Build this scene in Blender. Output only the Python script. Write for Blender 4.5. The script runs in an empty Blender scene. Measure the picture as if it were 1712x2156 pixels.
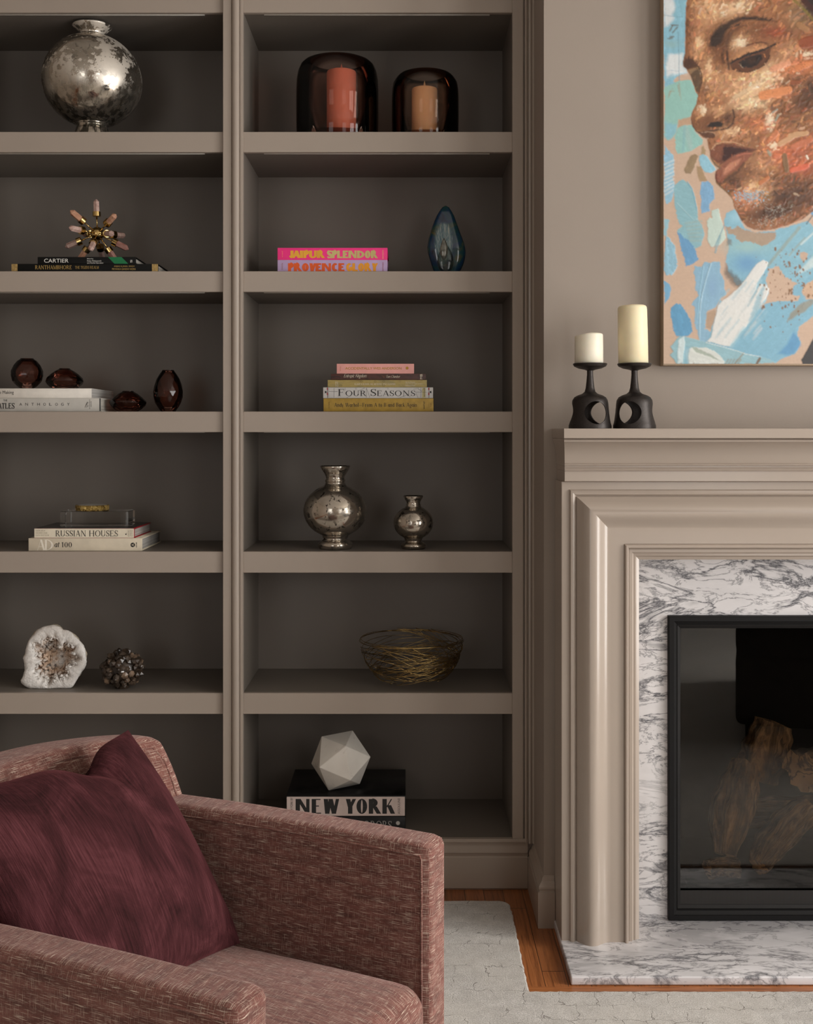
import bpy, bmesh, math, random
import numpy as np
from mathutils import Vector, Matrix

S = bpy.context.scene
COL = S.collection
R = math.radians

# ------------------------------------------------------------------ camera
CAM_D, CAM_H, FPX, CX, HY = 3.4, 1.365, 2394.0, 856.0, 910.0
cam_data = bpy.data.cameras.new('camera')
cam_data.sensor_fit = 'HORIZONTAL'
cam_data.sensor_width = 36.0
cam_data.lens = 36.0 * FPX / 1712.0
cam_data.shift_y = -(1078.0 - HY) / 1712.0
cam_data.clip_start = 0.05
cam = bpy.data.objects.new('camera', cam_data)
cam.location = (0, -CAM_D, CAM_H)
cam.rotation_euler = (R(90), 0, 0)
COL.objects.link(cam)
S.camera = cam

# ------------------------------------------------------------------ world, light, exposure
S.view_settings.view_transform = 'Standard'
S.view_settings.look = 'None'
S.view_settings.gamma = 1.0
S.view_settings.use_curve_mapping = False
S.view_settings.exposure = 0.0
S.cycles.use_denoising = True
S.cycles.max_bounces = 10
S.cycles.transparent_max_bounces = 24
S.cycles.sample_clamp_indirect = 6.0
S.cycles.caustics_reflective = False
S.cycles.caustics_refractive = False

w = bpy.data.worlds.new('world')
S.world = w
w.use_nodes = True
w.node_tree.nodes['Background'].inputs[0].default_value = (0.75, 0.85, 1.0, 1)
w.node_tree.nodes['Background'].inputs[1].default_value = 0.3

ROOM_L, ROOM_R, ROOM_F, ROOM_H = -2.6, 3.3, -5.6, 2.95
# daylight coming in through the windows: (wall, along0, along1, z0, z1, watts)
WINDOWS = [('right', -2.5, -1.2, 0.06, 2.7, 118.0), ('right', -4.4, -2.9, 0.06, 2.7, 112.0),
           ('front', -2.3, -1.0, 0.5, 2.7, 20.0), ('front', 1.5, 2.7, 0.5, 2.7, 20.0)]
for i, (side, a, b, z0, z1, p) in enumerate(WINDOWS):
    L = bpy.data.lights.new('window_daylight', 'AREA')
    L.shape = 'RECTANGLE'
    L.size, L.size_y = (b - a), (z1 - z0)
    L.energy = p
    L.color = (1.0, 0.975, 0.945)
    o = bpy.data.objects.new('window_daylight', L)
    COL.objects.link(o)
    if side == 'right':
        o.location = (ROOM_R + 0.10, (a + b) / 2, (z0 + z1) / 2)
        o.rotation_euler = (R(90), 0, R(90))
    else:
        o.location = ((a + b) / 2, ROOM_F - 0.10, (z0 + z1) / 2)
        o.rotation_euler = (R(90), 0, 0)

# hazy low sun slanting in through the right-hand windows
sl = bpy.data.lights.new('hazy_sun', 'SUN')
sl.energy = 2.7
sl.angle = R(16)
sl.color = (1.0, 0.955, 0.90)
so = bpy.data.objects.new('hazy_sun', sl)
COL.objects.link(so)
so.rotation_euler = Vector((-0.90, 0.23, -0.43)).to_track_quat('-Z', 'Y').to_euler()

# ------------------------------------------------------------------ helpers
def P(px, py, Y):
    d = CAM_D + Y
    return Vector(((px - CX) * d / FPX, Y, CAM_H - (py - HY) * d / FPX))
def X_(px, Y): return (px - CX) * (CAM_D + Y) / FPX
def Z_(py, Y): return CAM_H - (py - HY) * (CAM_D + Y) / FPX
def srgb(r, g, b):
    f = lambda c: (c / 12.92 if c <= 0.04045 else ((c + 0.055) / 1.055) ** 2.4)
    return (f(r / 255), f(g / 255), f(b / 255), 1.0)
def smooth(a, b, x):
    t = max(0.0, min(1.0, (x - a) / (b - a))); return t * t * (3 - 2 * t)

class MB:
    """collects geometry in world coordinates, linked later as one mesh"""
    def __init__(self): self.v, self.f, self.s = [], [], []
    def add(self, vs, fs, sm=False):
        n = len(self.v)
        self.v += [tuple(p) for p in vs]
        self.f += [tuple(i + n for i in q) for q in fs]
        self.s += [sm] * len(fs)
        return self
    def box(self, x0, x1, y0, y1, z0, z1):
        vs = [(x, y, z) for x in (x0, x1) for y in (y0, y1) for z in (z0, z1)]
        return self.add(vs, [(0, 1, 3, 2), (4, 6, 7, 5), (0, 4, 5, 1), (2, 3, 7, 6), (0, 2, 6, 4), (1, 5, 7, 3)])
    def bbox(self, x0, x1, y0, y1, z0, z1, bev=0.002, seg=2, M=None, sm=True):
        bm = bmesh.new()
        r = bmesh.ops.create_cube(bm, size=1.0)
        for q in r['verts']:
            q.co = Vector(((x0 + x1) / 2 + q.co.x * (x1 - x0), (y0 + y1) / 2 + q.co.y * (y1 - y0), (z0 + z1) / 2 + q.co.z * (z1 - z0)))
        bmesh.ops.bevel(bm, geom=bm.edges[:], offset=bev, segments=seg, affect='EDGES', profile=0.5)
        return self.bm(bm, M, sm)
    def bm(self, bm, M=None, sm=False):
        bm.verts.ensure_lookup_table(); bm.verts.index_update()
        vs = [(M @ q.co if M else q.co.copy()) for q in bm.verts]
        fs = [[q.index for q in f.verts] for f in bm.faces]
        bm.free()
        return self.add(vs, fs, sm)
    def lathe(self, prof, c, seg=48, sm=True, ang=0.0, stagger=False):
        """prof: (radius, z) pairs; c: (x, y)"""
        rows = []; vs = []; fs = []
        for k, (r, z) in enumerate(prof):
            if r < 1e-6:
                rows.append([len(vs)]); vs.append((c[0], c[1], z)); continue
            row = []
            for i in range(seg):
                a = ang + 2 * math.pi * (i + (0.5 * k if stagger else 0)) / seg
                row.append(len(vs)); vs.append((c[0] + r * math.cos(a), c[1] + r * math.sin(a), z))
            rows.append(row)
        for A, B in zip(rows, rows[1:]):
            if len(A) == 1 and len(B) == 1: continue
            for i in range(seg):
                j = (i + 1) % seg
                if len(A) == 1: fs.append((A[0], B[j], B[i]))
                elif len(B) == 1: fs.append((A[i], A[j], B[0]))
                elif stagger: fs += [(A[i], A[j], B[i]), (B[i], A[j], B[j])]
                else: fs.append((A[i], A[j], B[j], B[i]))
        return self.add(vs, fs, sm)
    def tube(self, pts, r, seg=8, sm=True, closed=False, cap=True):
        pts = [Vector(p) for p in pts]; n = len(pts)
        rr = r if isinstance(r, (list, tuple)) else [r] * n
        vs = []; fs = []; up = None
        for i, p in enumerate(pts):
            if closed: t = pts[(i + 1) % n] - pts[i - 1]
            else: t = pts[min(i + 1, n - 1)] - pts[max(i - 1, 0)]
            t.normalize()
            if up is None:
                up = t.orthogonal().normalized()
            up = (up - t * up.dot(t))
            up = up.normalized() if up.length > 1e-6 else t.orthogonal().normalized()
            s = t.cross(up)
            for k in range(seg):
                a = 2 * math.pi * k / seg
                vs.append(p + (up * math.cos(a) + s * math.sin(a)) * rr[i])
        m = n if closed else n - 1
        for i in range(m):
            a0, b0 = i * seg, ((i + 1) % n) * seg
            for k in range(seg):
                l = (k + 1) % seg
                fs.append((a0 + k, a0 + l, b0 + l, b0 + k))
        if cap and not closed:
            fs.append(tuple(range(seg - 1, -1, -1))); fs.append(tuple((n - 1) * seg + k for k in range(seg)))
        return self.add(vs, fs, sm)
    def loft(self, rings, sm=True, cap=True, closed=True):
        n = len(rings[0]); vs = [p for r_ in rings for p in r_]; fs = []
        for i in range(len(rings) - 1):
            for k in range(n if closed else n - 1):
                l = (k + 1) % n
                fs.append((i * n + k, i * n + l, (i + 1) * n + l, (i + 1) * n + k))
        if cap and closed:
            fs.append(tuple(range(n - 1, -1, -1))); fs.append(tuple((len(rings) - 1) * n + k for k in range(n)))
        return self.add(vs, fs, sm)
    def prism(self, poly, dirv, sm=False):
        """poly: 3-D outline, extruded by dirv"""
        n = len(poly); d = Vector(dirv)
        vs = [Vector(p) for p in poly] + [Vector(p) + d for p in poly]
        fs = [tuple(range(n - 1, -1, -1)), tuple(range(n, 2 * n))] + [(i, (i + 1) % n, n + (i + 1) % n, n + i) for i in range(n)]
        return self.add(vs, fs, sm)

def world_loc(o):
    v = Vector((0, 0, 0))
    while o: v += o.location; o = o.parent
    return v
def mk(name, mb, mat, parent=None, recalc=True, auto=None):
    off = world_loc(parent) if parent else Vector((0, 0, 0))
    me = bpy.data.meshes.new(name)
    me.from_pydata([tuple(Vector(p) - off) for p in mb.v], [], mb.f)
    me.polygons.foreach_set('use_smooth', mb.s)
    if recalc:
        bm = bmesh.new(); bm.from_mesh(me)
        bmesh.ops.recalc_face_normals(bm, faces=bm.faces[:])
        bm.to_mesh(me); bm.free()
    if auto is not None:
        me.polygons.foreach_set('use_smooth', [True] * len(me.polygons))
        try: me.set_sharp_from_angle(angle=R(auto))
        except Exception: pass
    me.update()
    if mat: me.materials.append(mat)
    o = bpy.data.objects.new(name, me)
    COL.objects.link(o)
    if parent: o.parent = parent
    return o
def thing(name, label, cat, loc=(0, 0, 0), group=None):
    o = bpy.data.objects.new(name, None)
    COL.objects.link(o); o.location = loc
    o.empty_display_size = 0.05
    return tag(o, label, cat, group)
def tag(o, label, cat, group=None, kind=None):
    o['label'] = label; o['category'] = cat
    if group: o['group'] = group
    if kind: o['kind'] = kind
    return o
def struct(o):
    o['kind'] = 'structure'; return o

# ------------------------------------------------------------------ material helpers
class NT:
    def __init__(self, name):
        self.m = bpy.data.materials.new(name); self.m.use_nodes = True
        self.t = self.m.node_tree
        self.b = self.t.nodes['Principled BSDF']; self.out = self.t.nodes['Material Output']
    def n(self, typ, **kw):
        nd = self.t.nodes.new(typ)
        for k, v in kw.items():
            if k.startswith('i_'):
                key = k[2:]
                nd.inputs[int(key) if key.isdigit() else key.replace('_', ' ')].default_value = v
            else: setattr(nd, k, v)
        return nd
    def l(self, a, b): self.t.links.new(a, b)
    def coord(self, kind='Object', scale=(1, 1, 1), rot=(0, 0, 0), loc=(0, 0, 0)):
        tc = self.n('ShaderNodeTexCoord'); mp = self.n('ShaderNodeMapping')
        mp.inputs['Scale'].default_value = scale; mp.inputs['Rotation'].default_value = rot; mp.inputs['Location'].default_value = loc
        self.l(tc.outputs[kind], mp.inputs['Vector']); return mp.outputs['Vector']
    def noise(self, vec, scale=5, detail=4, rough=0.5, dist=0.0):
        nd = self.n('ShaderNodeTexNoise'); nd.inputs['Scale'].default_value = scale
        nd.inputs['Detail'].default_value = detail; nd.inputs['Roughness'].default_value = rough
        nd.inputs['Distortion'].default_value = dist
        if vec is not None: self.l(vec, nd.inputs['Vector'])
        return nd.outputs['Fac']
    def ramp(self, fac, stops, interp='LINEAR'):
        nd = self.n('ShaderNodeValToRGB'); cr = nd.color_ramp; cr.interpolation = interp
        while len(cr.elements) < len(stops): cr.elements.new(0.5)
        for e, (p, c) in zip(cr.elements, stops):
            e.position = p; e.color = c if len(c) == 4 else (*c, 1)
        self.l(fac, nd.inputs['Fac']); return nd.outputs['Color']
    def mix(self, fac, a, b, mode='MIX'):
        nd = self.n('ShaderNodeMix', data_type='RGBA', blend_type=mode)
        for s, v in ((nd.inputs[0], fac), (nd.inputs[6], a), (nd.inputs[7], b)):
            if isinstance(v, (int, float)): s.default_value = v
            elif isinstance(v, tuple): s.default_value = v
            else: self.l(v, s)
        return nd.outputs[2]
    def math(self, op, a, b=None, c=None):
        nd = self.n('ShaderNodeMath', operation=op)
        for s, v in zip(nd.inputs, (a, b, c)):
            if v is None: continue
            if isinstance(v, (int, float)): s.default_value = v
            else: self.l(v, s)
        return nd.outputs[0]
    def bump(self, h, strength=0.3, dist=0.002):
        nd = self.n('ShaderNodeBump'); nd.inputs['Strength'].default_value = strength; nd.inputs['Distance'].default_value = dist
        self.l(h, nd.inputs['Height']); self.l(nd.outputs[0], self.b.inputs['Normal'])
    def base(self, v):
        if isinstance(v, tuple): self.b.inputs['Base Color'].default_value = v
        else: self.l(v, self.b.inputs['Base Color'])
    def set(self, **kw):
        for k, v in kw.items():
            s = self.b.inputs[k.replace('_', ' ')]
            if isinstance(v, (int, float, tuple)): s.default_value = v
            else: self.l(v, s)
        return self
BLACK, WHITE = (0, 0, 0, 1), (1, 1, 1, 1)

def plain(name, rgb, rough=0.5, metal=0.0, var=0.06, scale=40, bump=0.0, **kw):
    t = NT(name)
    v = t.coord()
    n = t.noise(v, scale, 4)
    c = rgb if len(rgb) == 4 else (*rgb, 1)
    dk = tuple(x * (1 - var) for x in c[:3]) + (1,); lt = tuple(min(1, x * (1 + var)) for x in c[:3]) + (1,)
    t.base(t.ramp(n, [(0.3, dk), (0.7, lt)]))
    t.set(Roughness=rough, Metallic=metal, **kw)
    if bump: t.bump(n, bump, 0.001)
    return t.m

def thin_glass(name, tint, ior=1.5, rough=0.0, edge=None, stops=(0.25, 0.95)):
    """pane or vessel wall: tinted see-through, deeper where the wall is crossed slantwise, with Fresnel reflection"""
    t = NT(name)
    tr = t.n('ShaderNodeBsdfTransparent'); gl = t.n('ShaderNodeBsdfGlossy'); fr = t.n('ShaderNodeFresnel'); mx = t.n('ShaderNodeMixShader')
    lw = t.n('ShaderNodeLayerWeight'); lw.inputs['Blend'].default_value = 0.5
    fr.inputs['IOR'].default_value = ior
    gl.inputs['Roughness'].default_value = rough
    dark = (*edge, 1) if edge else tuple(c ** 2.6 for c in tint[:3]) + (1,)
    t.l(t.ramp(lw.outputs['Facing'], [(stops[0], (*tint[:3], 1)), (stops[1], dark)]), tr.inputs['Color'])
    t.l(fr.outputs[0], mx.inputs[0]); t.l(tr.outputs[0], mx.inputs[1]); t.l(gl.outputs[0], mx.inputs[2])
    t.t.nodes.remove(t.b); t.l(mx.outputs[0], t.out.inputs['Surface'])
    return t.m

# ------------------------------------------------------------------ setting materials
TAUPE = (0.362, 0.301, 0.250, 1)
def paint(name, rough, bump=0.04, sc=160, c=TAUPE):
    t = NT(name)
    v = t.coord(); n = t.noise(v, sc, 3); big = t.noise(v, 2.3, 3)
    k = lambda f: tuple(x * f for x in c[:3]) + (1,)
    t.base(t.ramp(big, [(0.3, k(0.97)), (0.7, k(1.03))]))
    t.set(Roughness=rough); t.bump(n, bump, 0.001)
    return t.m
M_wall = paint('eggshell_wall_paint', 0.62, 0.10, 220, (0.315, 0.262, 0.218, 1))
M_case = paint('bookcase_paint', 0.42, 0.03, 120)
M_inner = paint('bookcase_interior_dark_taupe', 0.5, 0.03, 120, (0.172, 0.147, 0.124, 1))  # darker taupe than the fronts, so the recesses come out dark enough
M_trim = paint('semi_gloss_trim_paint', 0.30, 0.05, 90)
M_ceil = plain('ceiling_white', (0.62, 0.59, 0.55), 0.8, var=0.02)

def marble(name, sx, rot, dark=0.5, cov=0.5, base=(0.70, 0.675, 0.675, 1), lo=0.3, hi=0.55, vs=1.0):
    t = NT(name)
    v = t.coord('Object', scale=sx, rot=rot)
    warp = t.noise(v, 3.2, 6, 0.62)
    n1 = t.noise(v, 2.6 * vs, 12, 0.62, 1.0)
    n2 = t.noise(v, 7.5 * vs, 9, 0.66, 0.7)
    n3 = t.noise(v, 1.3, 5, 0.55, 0.5)
    ridge = lambda x, wdt: t.ramp(t.math('ABSOLUTE', t.math('SUBTRACT', x, 0.5)), [(0.0, WHITE), (wdt * 0.35, (0.55, 0.55, 0.55, 1)), (wdt, BLACK)])
    r1, r2 = ridge(n1, 0.032), ridge(n2, 0.028)
    m1 = t.ramp(n3, [(0.36, (lo, lo, lo, 1)), (hi, WHITE)])
    patch = t.ramp(n3, [(0.53, BLACK), (0.60, WHITE)])
    blot = t.ramp(n1, [(0.52, BLACK), (0.57, WHITE)])
    veins = t.mix(1.0, t.mix(1.0, r1, m1, 'MULTIPLY'), t.mix(1.0, t.mix(0.75, BLACK, r2), m1, 'MULTIPLY'), 'SCREEN')
    pb = t.mix(cov, BLACK, t.mix(1.0, patch, blot, 'MULTIPLY'))
    allv = t.mix(1.0, veins, pb, 'SCREEN')
    cloud = t.ramp(warp, [(0.35, tuple(x * 0.84 for x in base[:3]) + (1,)), (0.65, base)])
    t.base(t.mix(allv, cloud, (0.085, 0.085, 0.095, 1)))
    t.set(Roughness=0.22)
    return t.m
# ------------------------------------------------------------------ oak floor
def oak():
    t = NT('oak_floor_boards')
    geo = t.n('ShaderNodeNewGeometry'); sep = t.n('ShaderNodeSeparateXYZ'); t.l(geo.outputs['Position'], sep.inputs[0])
    x, y = sep.outputs[0], sep.outputs[1]
    front = t.math('LESS_THAN', y, -0.60)                     # boards in front of the hearth lie the other way
    def pick(a, b):
        return t.math('ADD', t.math('MULTIPLY', a, t.math('SUBTRACT', 1.0, front)), t.math('MULTIPLY', b, front))
    across, along = pick(x, y), pick(y, x)
    bi = t.math('FLOOR', t.math('DIVIDE', across, 0.057))
    fr = t.math('FRACT', t.math('DIVIDE', across, 0.057))
    wn = t.n('ShaderNodeTexWhiteNoise', noise_dimensions='1D'); t.l(bi, wn.inputs['W'])
    shift = t.math('ADD', along, t.math('MULTIPLY', wn.outputs[0], 3.0))
    seg = t.math('FLOOR', t.math('DIVIDE', shift, 0.75)); sfr = t.math('FRACT', t.math('DIVIDE', shift, 0.75))
    wn2 = t.n('ShaderNodeTexWhiteNoise', noise_dimensions='2D')
    cb = t.n('ShaderNodeCombineXYZ'); t.l(bi, cb.inputs[0]); t.l(seg, cb.inputs[1]); t.l(cb.outputs[0], wn2.inputs['Vector'])
    tone = wn2.outputs[0]
    cv = t.n('ShaderNodeCombineXYZ')
    t.l(t.math('MULTIPLY', across, 150.0), cv.inputs[0]); t.l(t.math('MULTIPLY', along, 6.0), cv.inputs[1]); t.l(t.math('MULTIPLY', tone, 50.0), cv.inputs[2])
    g = t.noise(cv.outputs[0], 1.0, 6, 0.65, 0.6)
    col = t.ramp(g, [(0.28, (0.10, 0.030, 0.010, 1)), (0.5, (0.34, 0.118, 0.037, 1)), (0.75, (0.48, 0.18, 0.062, 1))])
    col = t.mix(t.math('MULTIPLY', tone, 0.45), col, (0.17, 0.06, 0.022, 1))
    gap = t.math('MAXIMUM', t.math('LESS_THAN', fr, 0.03), t.math('LESS_THAN', sfr, 0.003))
    t.base(t.mix(gap, col, (0.03, 0.012, 0.006, 1)))
    t.set(Roughness=0.33)
    t.bump(g, 0.08, 0.001)
    return t.m
M_oak = oak()

# ------------------------------------------------------------------ room shell
YB = 0.354                      # back of the bookcase recess
BREAST_X, BREAST_Y = 0.380, -0.255
FIRE_C = 1.20                   # centre line of the fireplace
FX0, FX1 = 0.745, 2 * FIRE_C - 0.745   # firebox opening
FZ0, FZ1 = 0.045, 0.845
BRX = 2 * FIRE_C - BREAST_X
struct(mk('floor', MB().box(ROOM_L - .1, ROOM_R + .1, ROOM_F - .1, YB + .1, -0.06, 0.0), M_oak))
struct(mk('ceiling', MB().box(ROOM_L - .1, ROOM_R + .1, ROOM_F - .1, YB + .1, ROOM_H, ROOM_H + 0.08), M_ceil))
struct(mk('wall_left', MB().box(ROOM_L - 0.1, ROOM_L, ROOM_F, YB + .1, 0, ROOM_H), M_wall))
b = MB().box(ROOM_L, -1.412, 0.0, YB + 0.1, 0, ROOM_H).box(-1.412, BREAST_X, YB + 0.02, YB + 0.1, 0, ROOM_H)
b.box(BRX, ROOM_R, 0.0, YB + 0.1, 0, ROOM_H)
struct(mk('wall_back', b, M_wall))
def wall_with_windows(side):
    b = MB(); ws = [x for x in WINDOWS if x[0] == side]
    ws.sort(key=lambda q: q[1])
    lo, hi = (ROOM_F, YB + .1) if side == 'right' else (ROOM_L, ROOM_R)
    def put(a, c, z0, z1):
        if side == 'right': b.box(ROOM_R, ROOM_R + 0.1, a, c, z0, z1)
        else: b.box(a, c, ROOM_F - 0.1, ROOM_F, z0, z1)
    cur = lo
    for (_, a, c, z0, z1, _p) in ws:
        put(cur, a, 0, ROOM_H); put(a, c, 0, z0); put(a, c, z1, ROOM_H); cur = c
    put(cur, hi, 0, ROOM_H)
    return b
struct(mk('wall_right', wall_with_windows('right'), M_wall))
struct(mk('wall_front', wall_with_windows('front'), M_wall))
M_winframe = plain('window_white_paint', (0.7, 0.69, 0.66), 0.4, var=0.02)
for k, (side, a, c, z0, z1, _p) in enumerate(WINDOWS):
    b = MB()
    def bar(a0, a1, q0, q1):
        if side == 'right': b.box(ROOM_R - 0.01, ROOM_R + 0.05, a0, a1, q0, q1)
        else: b.box(a0, a1, ROOM_F - 0.05, ROOM_F + 0.01, q0, q1)
    t_ = 0.045
    bar(a, a + t_, z0, z1); bar(c - t_, c, z0, z1); bar(a + t_, c - t_, z0, z0 + t_); bar(a + t_, c - t_, z1 - t_, z1)
    m_ = (z0 + z1) / 2; bar(a + t_, c - t_, m_ - 0.02, m_ + 0.02)
    h_ = (a + c) / 2; bar(h_ - 0.012, h_ + 0.012, z0 + t_, m_ - 0.02); bar(h_ - 0.012, h_ + 0.012, m_ + 0.02, z1 - t_)
    struct(mk('window_%d' % (k + 1), b, M_winframe))

# chimney breast, built round the firebox opening
b = MB()
b.box(BREAST_X, FX0 - 0.01, BREAST_Y, YB + .1, 0, ROOM_H)
b.box(FX1 + 0.01, BRX, BREAST_Y, YB + .1, 0, ROOM_H)
b.box(FX0 - 0.01, FX1 + 0.01, BREAST_Y, YB + .1, FZ1 + 0.01, ROOM_H)
struct(mk('wall_chimney', b, M_wall))

def sweep_profile(prof, y_at, x0, x1):
    """profile list of (out, z) run along X; out = distance in front of y_at"""
    b = MB(); n = len(prof)
    vs = [(x, y_at - o, z) for x in (x0, x1) for o, z in prof]
    fs = [(i, i + 1, n + i + 1, n + i) for i in range(n - 1)]
    fs += [tuple(range(n)), tuple(range(n, 2 * n))]
    return b.add(vs, fs)
BASE_PROF = [(0.0, 0.0), (0.018, 0.0), (0.018, 0.098), (0.0135, 0.101), (0.0135, 0.104), (0.016, 0.107), (0.016, 0.112), (0.012, 0.120), (0.007, 0.126), (0.004, 0.136), (0.0, 0.140)]
# the chimney breast's baseboard wraps its left corner
def baseboard_wrap():
    b = MB(); vs = []; n = len(BASE_PROF)
    for o, z in BASE_PROF:
        vs += [(BREAST_X - o, -0.0005, z), (BREAST_X - o, BREAST_Y - o, z), (0.4085, BREAST_Y - o, z)]
    fs = []
    for i in range(n - 1):
        for k in range(2):
            fs.append((3 * i + k, 3 * i + k + 1, 3 * i + 3 + k + 1, 3 * i + 3 + k))
    fs.append(tuple(3 * i + 2 for i in range(n)))
    fs.append(tuple(3 * i for i in range(n)))
    return b.add(vs, fs)
struct(mk('baseboard_chimney', baseboard_wrap(), M_trim))
struct(mk('baseboard_left', sweep_profile(BASE_PROF, 0.0, ROOM_L, -1.412), M_trim))
struct(mk('baseboard_right', sweep_profile(BASE_PROF, 0.0, BRX, ROOM_R), M_trim))
# moulded strip closing the joint between bookcase and chimney breast
b = MB()
prof = [(0.3520, -0.004), (0.3525, -0.014), (0.3560, -0.019), (0.3600, -0.017), (0.3620, -0.013), (0.3640, -0.016), (0.3690, -0.017), (0.3740, -0.013), (0.3770, -0.018), (0.3795, -0.020), (0.3799, 0.0)]
b.loft([[(x, y, z) for x, y in prof] for z in (0.1405, ROOM_H - 0.002)], sm=False)
struct(mk('trim_1', b, M_trim))
# ------------------------------------------------------------------ built-in bookcase
SX = CAM_D / FPX
LB0, LB1 = -1.352, X_(471, 0)          # left bay
RB0, RB1 = X_(512, 0), X_(1079, 0)     # right bay
case = thing('built_in_bookcase', 'tall taupe painted built-in bookcase with two bays of thick shelves beside the fireplace', 'bookcase', (-0.5, 0.0, 0.0))
SHELVES = [(-17, 26.5), (277.5, 320.5), (571.0, 614.5), (866.5, 910.0), (1161.5, 1206.0), (1459.5, 1503.5)]
SHELF_Z = {}
M_led = plain('led_channel_metal', (0.48, 0.45, 0.40), 0.35, 0.0, var=0.03)
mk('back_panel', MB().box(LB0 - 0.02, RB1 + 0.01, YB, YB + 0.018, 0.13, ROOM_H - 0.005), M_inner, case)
for bay, (x0, x1) in enumerate(((LB0, LB1), (RB0, RB1))):
    for k, (t0, t1) in enumerate(SHELVES):
        zt, zb = Z_(t0, 0), Z_(t1, 0)
        b = MB()
        pr = [(0.0012, zt), (0.0155, zt), (0.0155, zb), (0.0012, zb), (0.0, zb + 0.0012), (0.0, zt - 0.0012)]
        b.prism([(x0, y, z) for y, z in pr], (x1 - x0, 0, 0))
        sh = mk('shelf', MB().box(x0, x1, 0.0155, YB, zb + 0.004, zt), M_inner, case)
        mk('shelf_front_edge', b, M_case, sh)
        lx0, lx1 = (X_(556, 0.02), X_(1031, 0.02)) if bay else (LB0 + 0.05, X_(431, 0.02))
        mk('led_channel', MB().bbox(lx0, lx1, 0.0165, 0.0245, zb - 0.0012, zb + 0.0045, 0.0006, 1), M_led, sh)
        SHELF_Z[k] = zt
ZBASE = Z_(1762.5, 0)
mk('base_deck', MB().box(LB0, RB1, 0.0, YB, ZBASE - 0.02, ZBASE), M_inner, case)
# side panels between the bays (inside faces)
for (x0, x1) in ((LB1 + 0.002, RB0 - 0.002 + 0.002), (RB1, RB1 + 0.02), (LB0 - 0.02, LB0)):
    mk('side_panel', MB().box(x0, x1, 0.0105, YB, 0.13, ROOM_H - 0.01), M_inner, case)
# divider stile: a flat board with a rounded bead on its right half
def stile(prof, z0, z1, name='stile'):
    b = MB(); b.loft([[(x, y, z) for x, y in prof] for z in (z0, z1)], sm=False)
    return mk(name, b, M_case, case, auto=28)
def X0(px): return X_(px, 0)
dz0, dz1 = 0.14, ROOM_H - 0.002
pr = [(LB1 - 0.0006, 0.010), (LB1 - 0.0006, -0.0100), (LB1 + 0.0006, -0.0112), (X0(487), -0.0112), (X0(488), -0.0112), (X0(489), -0.0090)]
for k in range(9):
    a = math.pi * k / 8; cx_, rx_ = X0(497.5), X0(497.5) - X0(489.5)
    pr.append((cx_ - rx_ * math.cos(a), -0.010 - 0.0105 * math.sin(a)))
pr += [(X0(506.5), -0.0090), (X0(507), -0.0120), (RB0 - 0.0004, -0.0120), (RB0 + 0.0006, -0.0105), (RB0 + 0.0006, 0.010)]
stile(pr, dz0, dz1)
pr = [(RB1 - 0.0006, 0.010), (RB1 - 0.0006, -0.0100), (RB1 + 0.0006, -0.0112), (X0(1100.0), -0.0112), (X0(1101.5), -0.0100), (X0(1102.0), 0.0), (X0(1102), 0.010)]
stile(pr, dz0, dz1)
pr = [(LB0 - 0.059, 0.010), (LB0 - 0.059, -0.0112), (LB0, -0.0112), (LB0, 0.010)]
stile(pr, dz0, dz1)
stile([(X0(1102.2), 0.0195), (X0(1102.2), 0.0), (BREAST_X - 0.0004, 0.0), (BREAST_X - 0.0004, 0.0195)], 0.0, dz1)
# plinth with its cap moulding
zc = lambda py: Z_(py, 0)
prof = [(0.0, ZBASE - 0.0005), (0.014, ZBASE - 0.0005), (0.018, ZBASE - 0.004), (0.018, ZBASE - 0.009), (0.015, ZBASE - 0.013), (0.013, ZBASE - 0.020), (0.013, ZBASE - 0.024),
        (0.014, ZBASE - 0.042), (0.0115, ZBASE - 0.046), (0.0085, ZBASE - 0.053), (0.0085, ZBASE - 0.055), (0.0105, ZBASE - 0.057), (0.0105, 0.006), (0.006, 0.0), (0.0, 0.0)]
mk('plinth', sweep_profile(prof, 0.0, LB0 - 0.059, BREAST_X - 0.0186), M_case, case)

# ------------------------------------------------------------------ fireplace surround (bolection) and mantel
SUR_X0, SUR_Y = 0.4095, -0.395
HEARTH_T = 0.022
sur = thing('fireplace_mantelpiece', 'taupe painted fireplace mantelpiece with deep bolection moulding around grey veined marble', 'mantelpiece', (FIRE_C, SUR_Y, HEARTH_T))
bol = [(1181, 0.130), (1181, 0.0), (1182, -0.001), (1197.5, -0.001), (1198, -0.004), (1200, -0.0085), (1204, -0.010), (1208, -0.008), (1210.5, -0.002), (1212, -0.001), (1213, -0.006),
       (1217, -0.012), (1222, -0.020), (1228, -0.0275), (1234, -0.033), (1240, -0.0355), (1247, -0.0350), (1254, -0.0310), (1261, -0.0245), (1268, -0.0180), (1274, -0.0135), (1279, -0.0115), (1284, -0.0110),
       (1311, -0.0110), (1312, -0.0100), (1312.6, -0.0150), (1315, -0.0185), (1318.5, -0.0180), (1321, -0.0130), (1322, -0.0050), (1323, -0.0060), (1329, -0.0060), (1329.6, -0.0010), (1333, 0.002), (1337, 0.001), (1340, 0.006), (1346, 0.010), (1346, 0.125)]
SZ0 = Z_(1014, SUR_Y)
SUR_X1 = 2 * FIRE_C - SUR_X0
rows = []
for px, dy in bol:
    Y = SUR_Y + dy
    u = (px - 1181) * (CAM_D + SUR_Y) / FPX
    rows.append([(SUR_X0 + u, Y, HEARTH_T), (SUR_X0 + u, Y, SZ0 - u), (SUR_X1 - u, Y, SZ0 - u), (SUR_X1 - u, Y, HEARTH_T)])
n = len(rows); b = MB()
vs = [p for r_ in rows for p in r_]; fs = []
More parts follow.
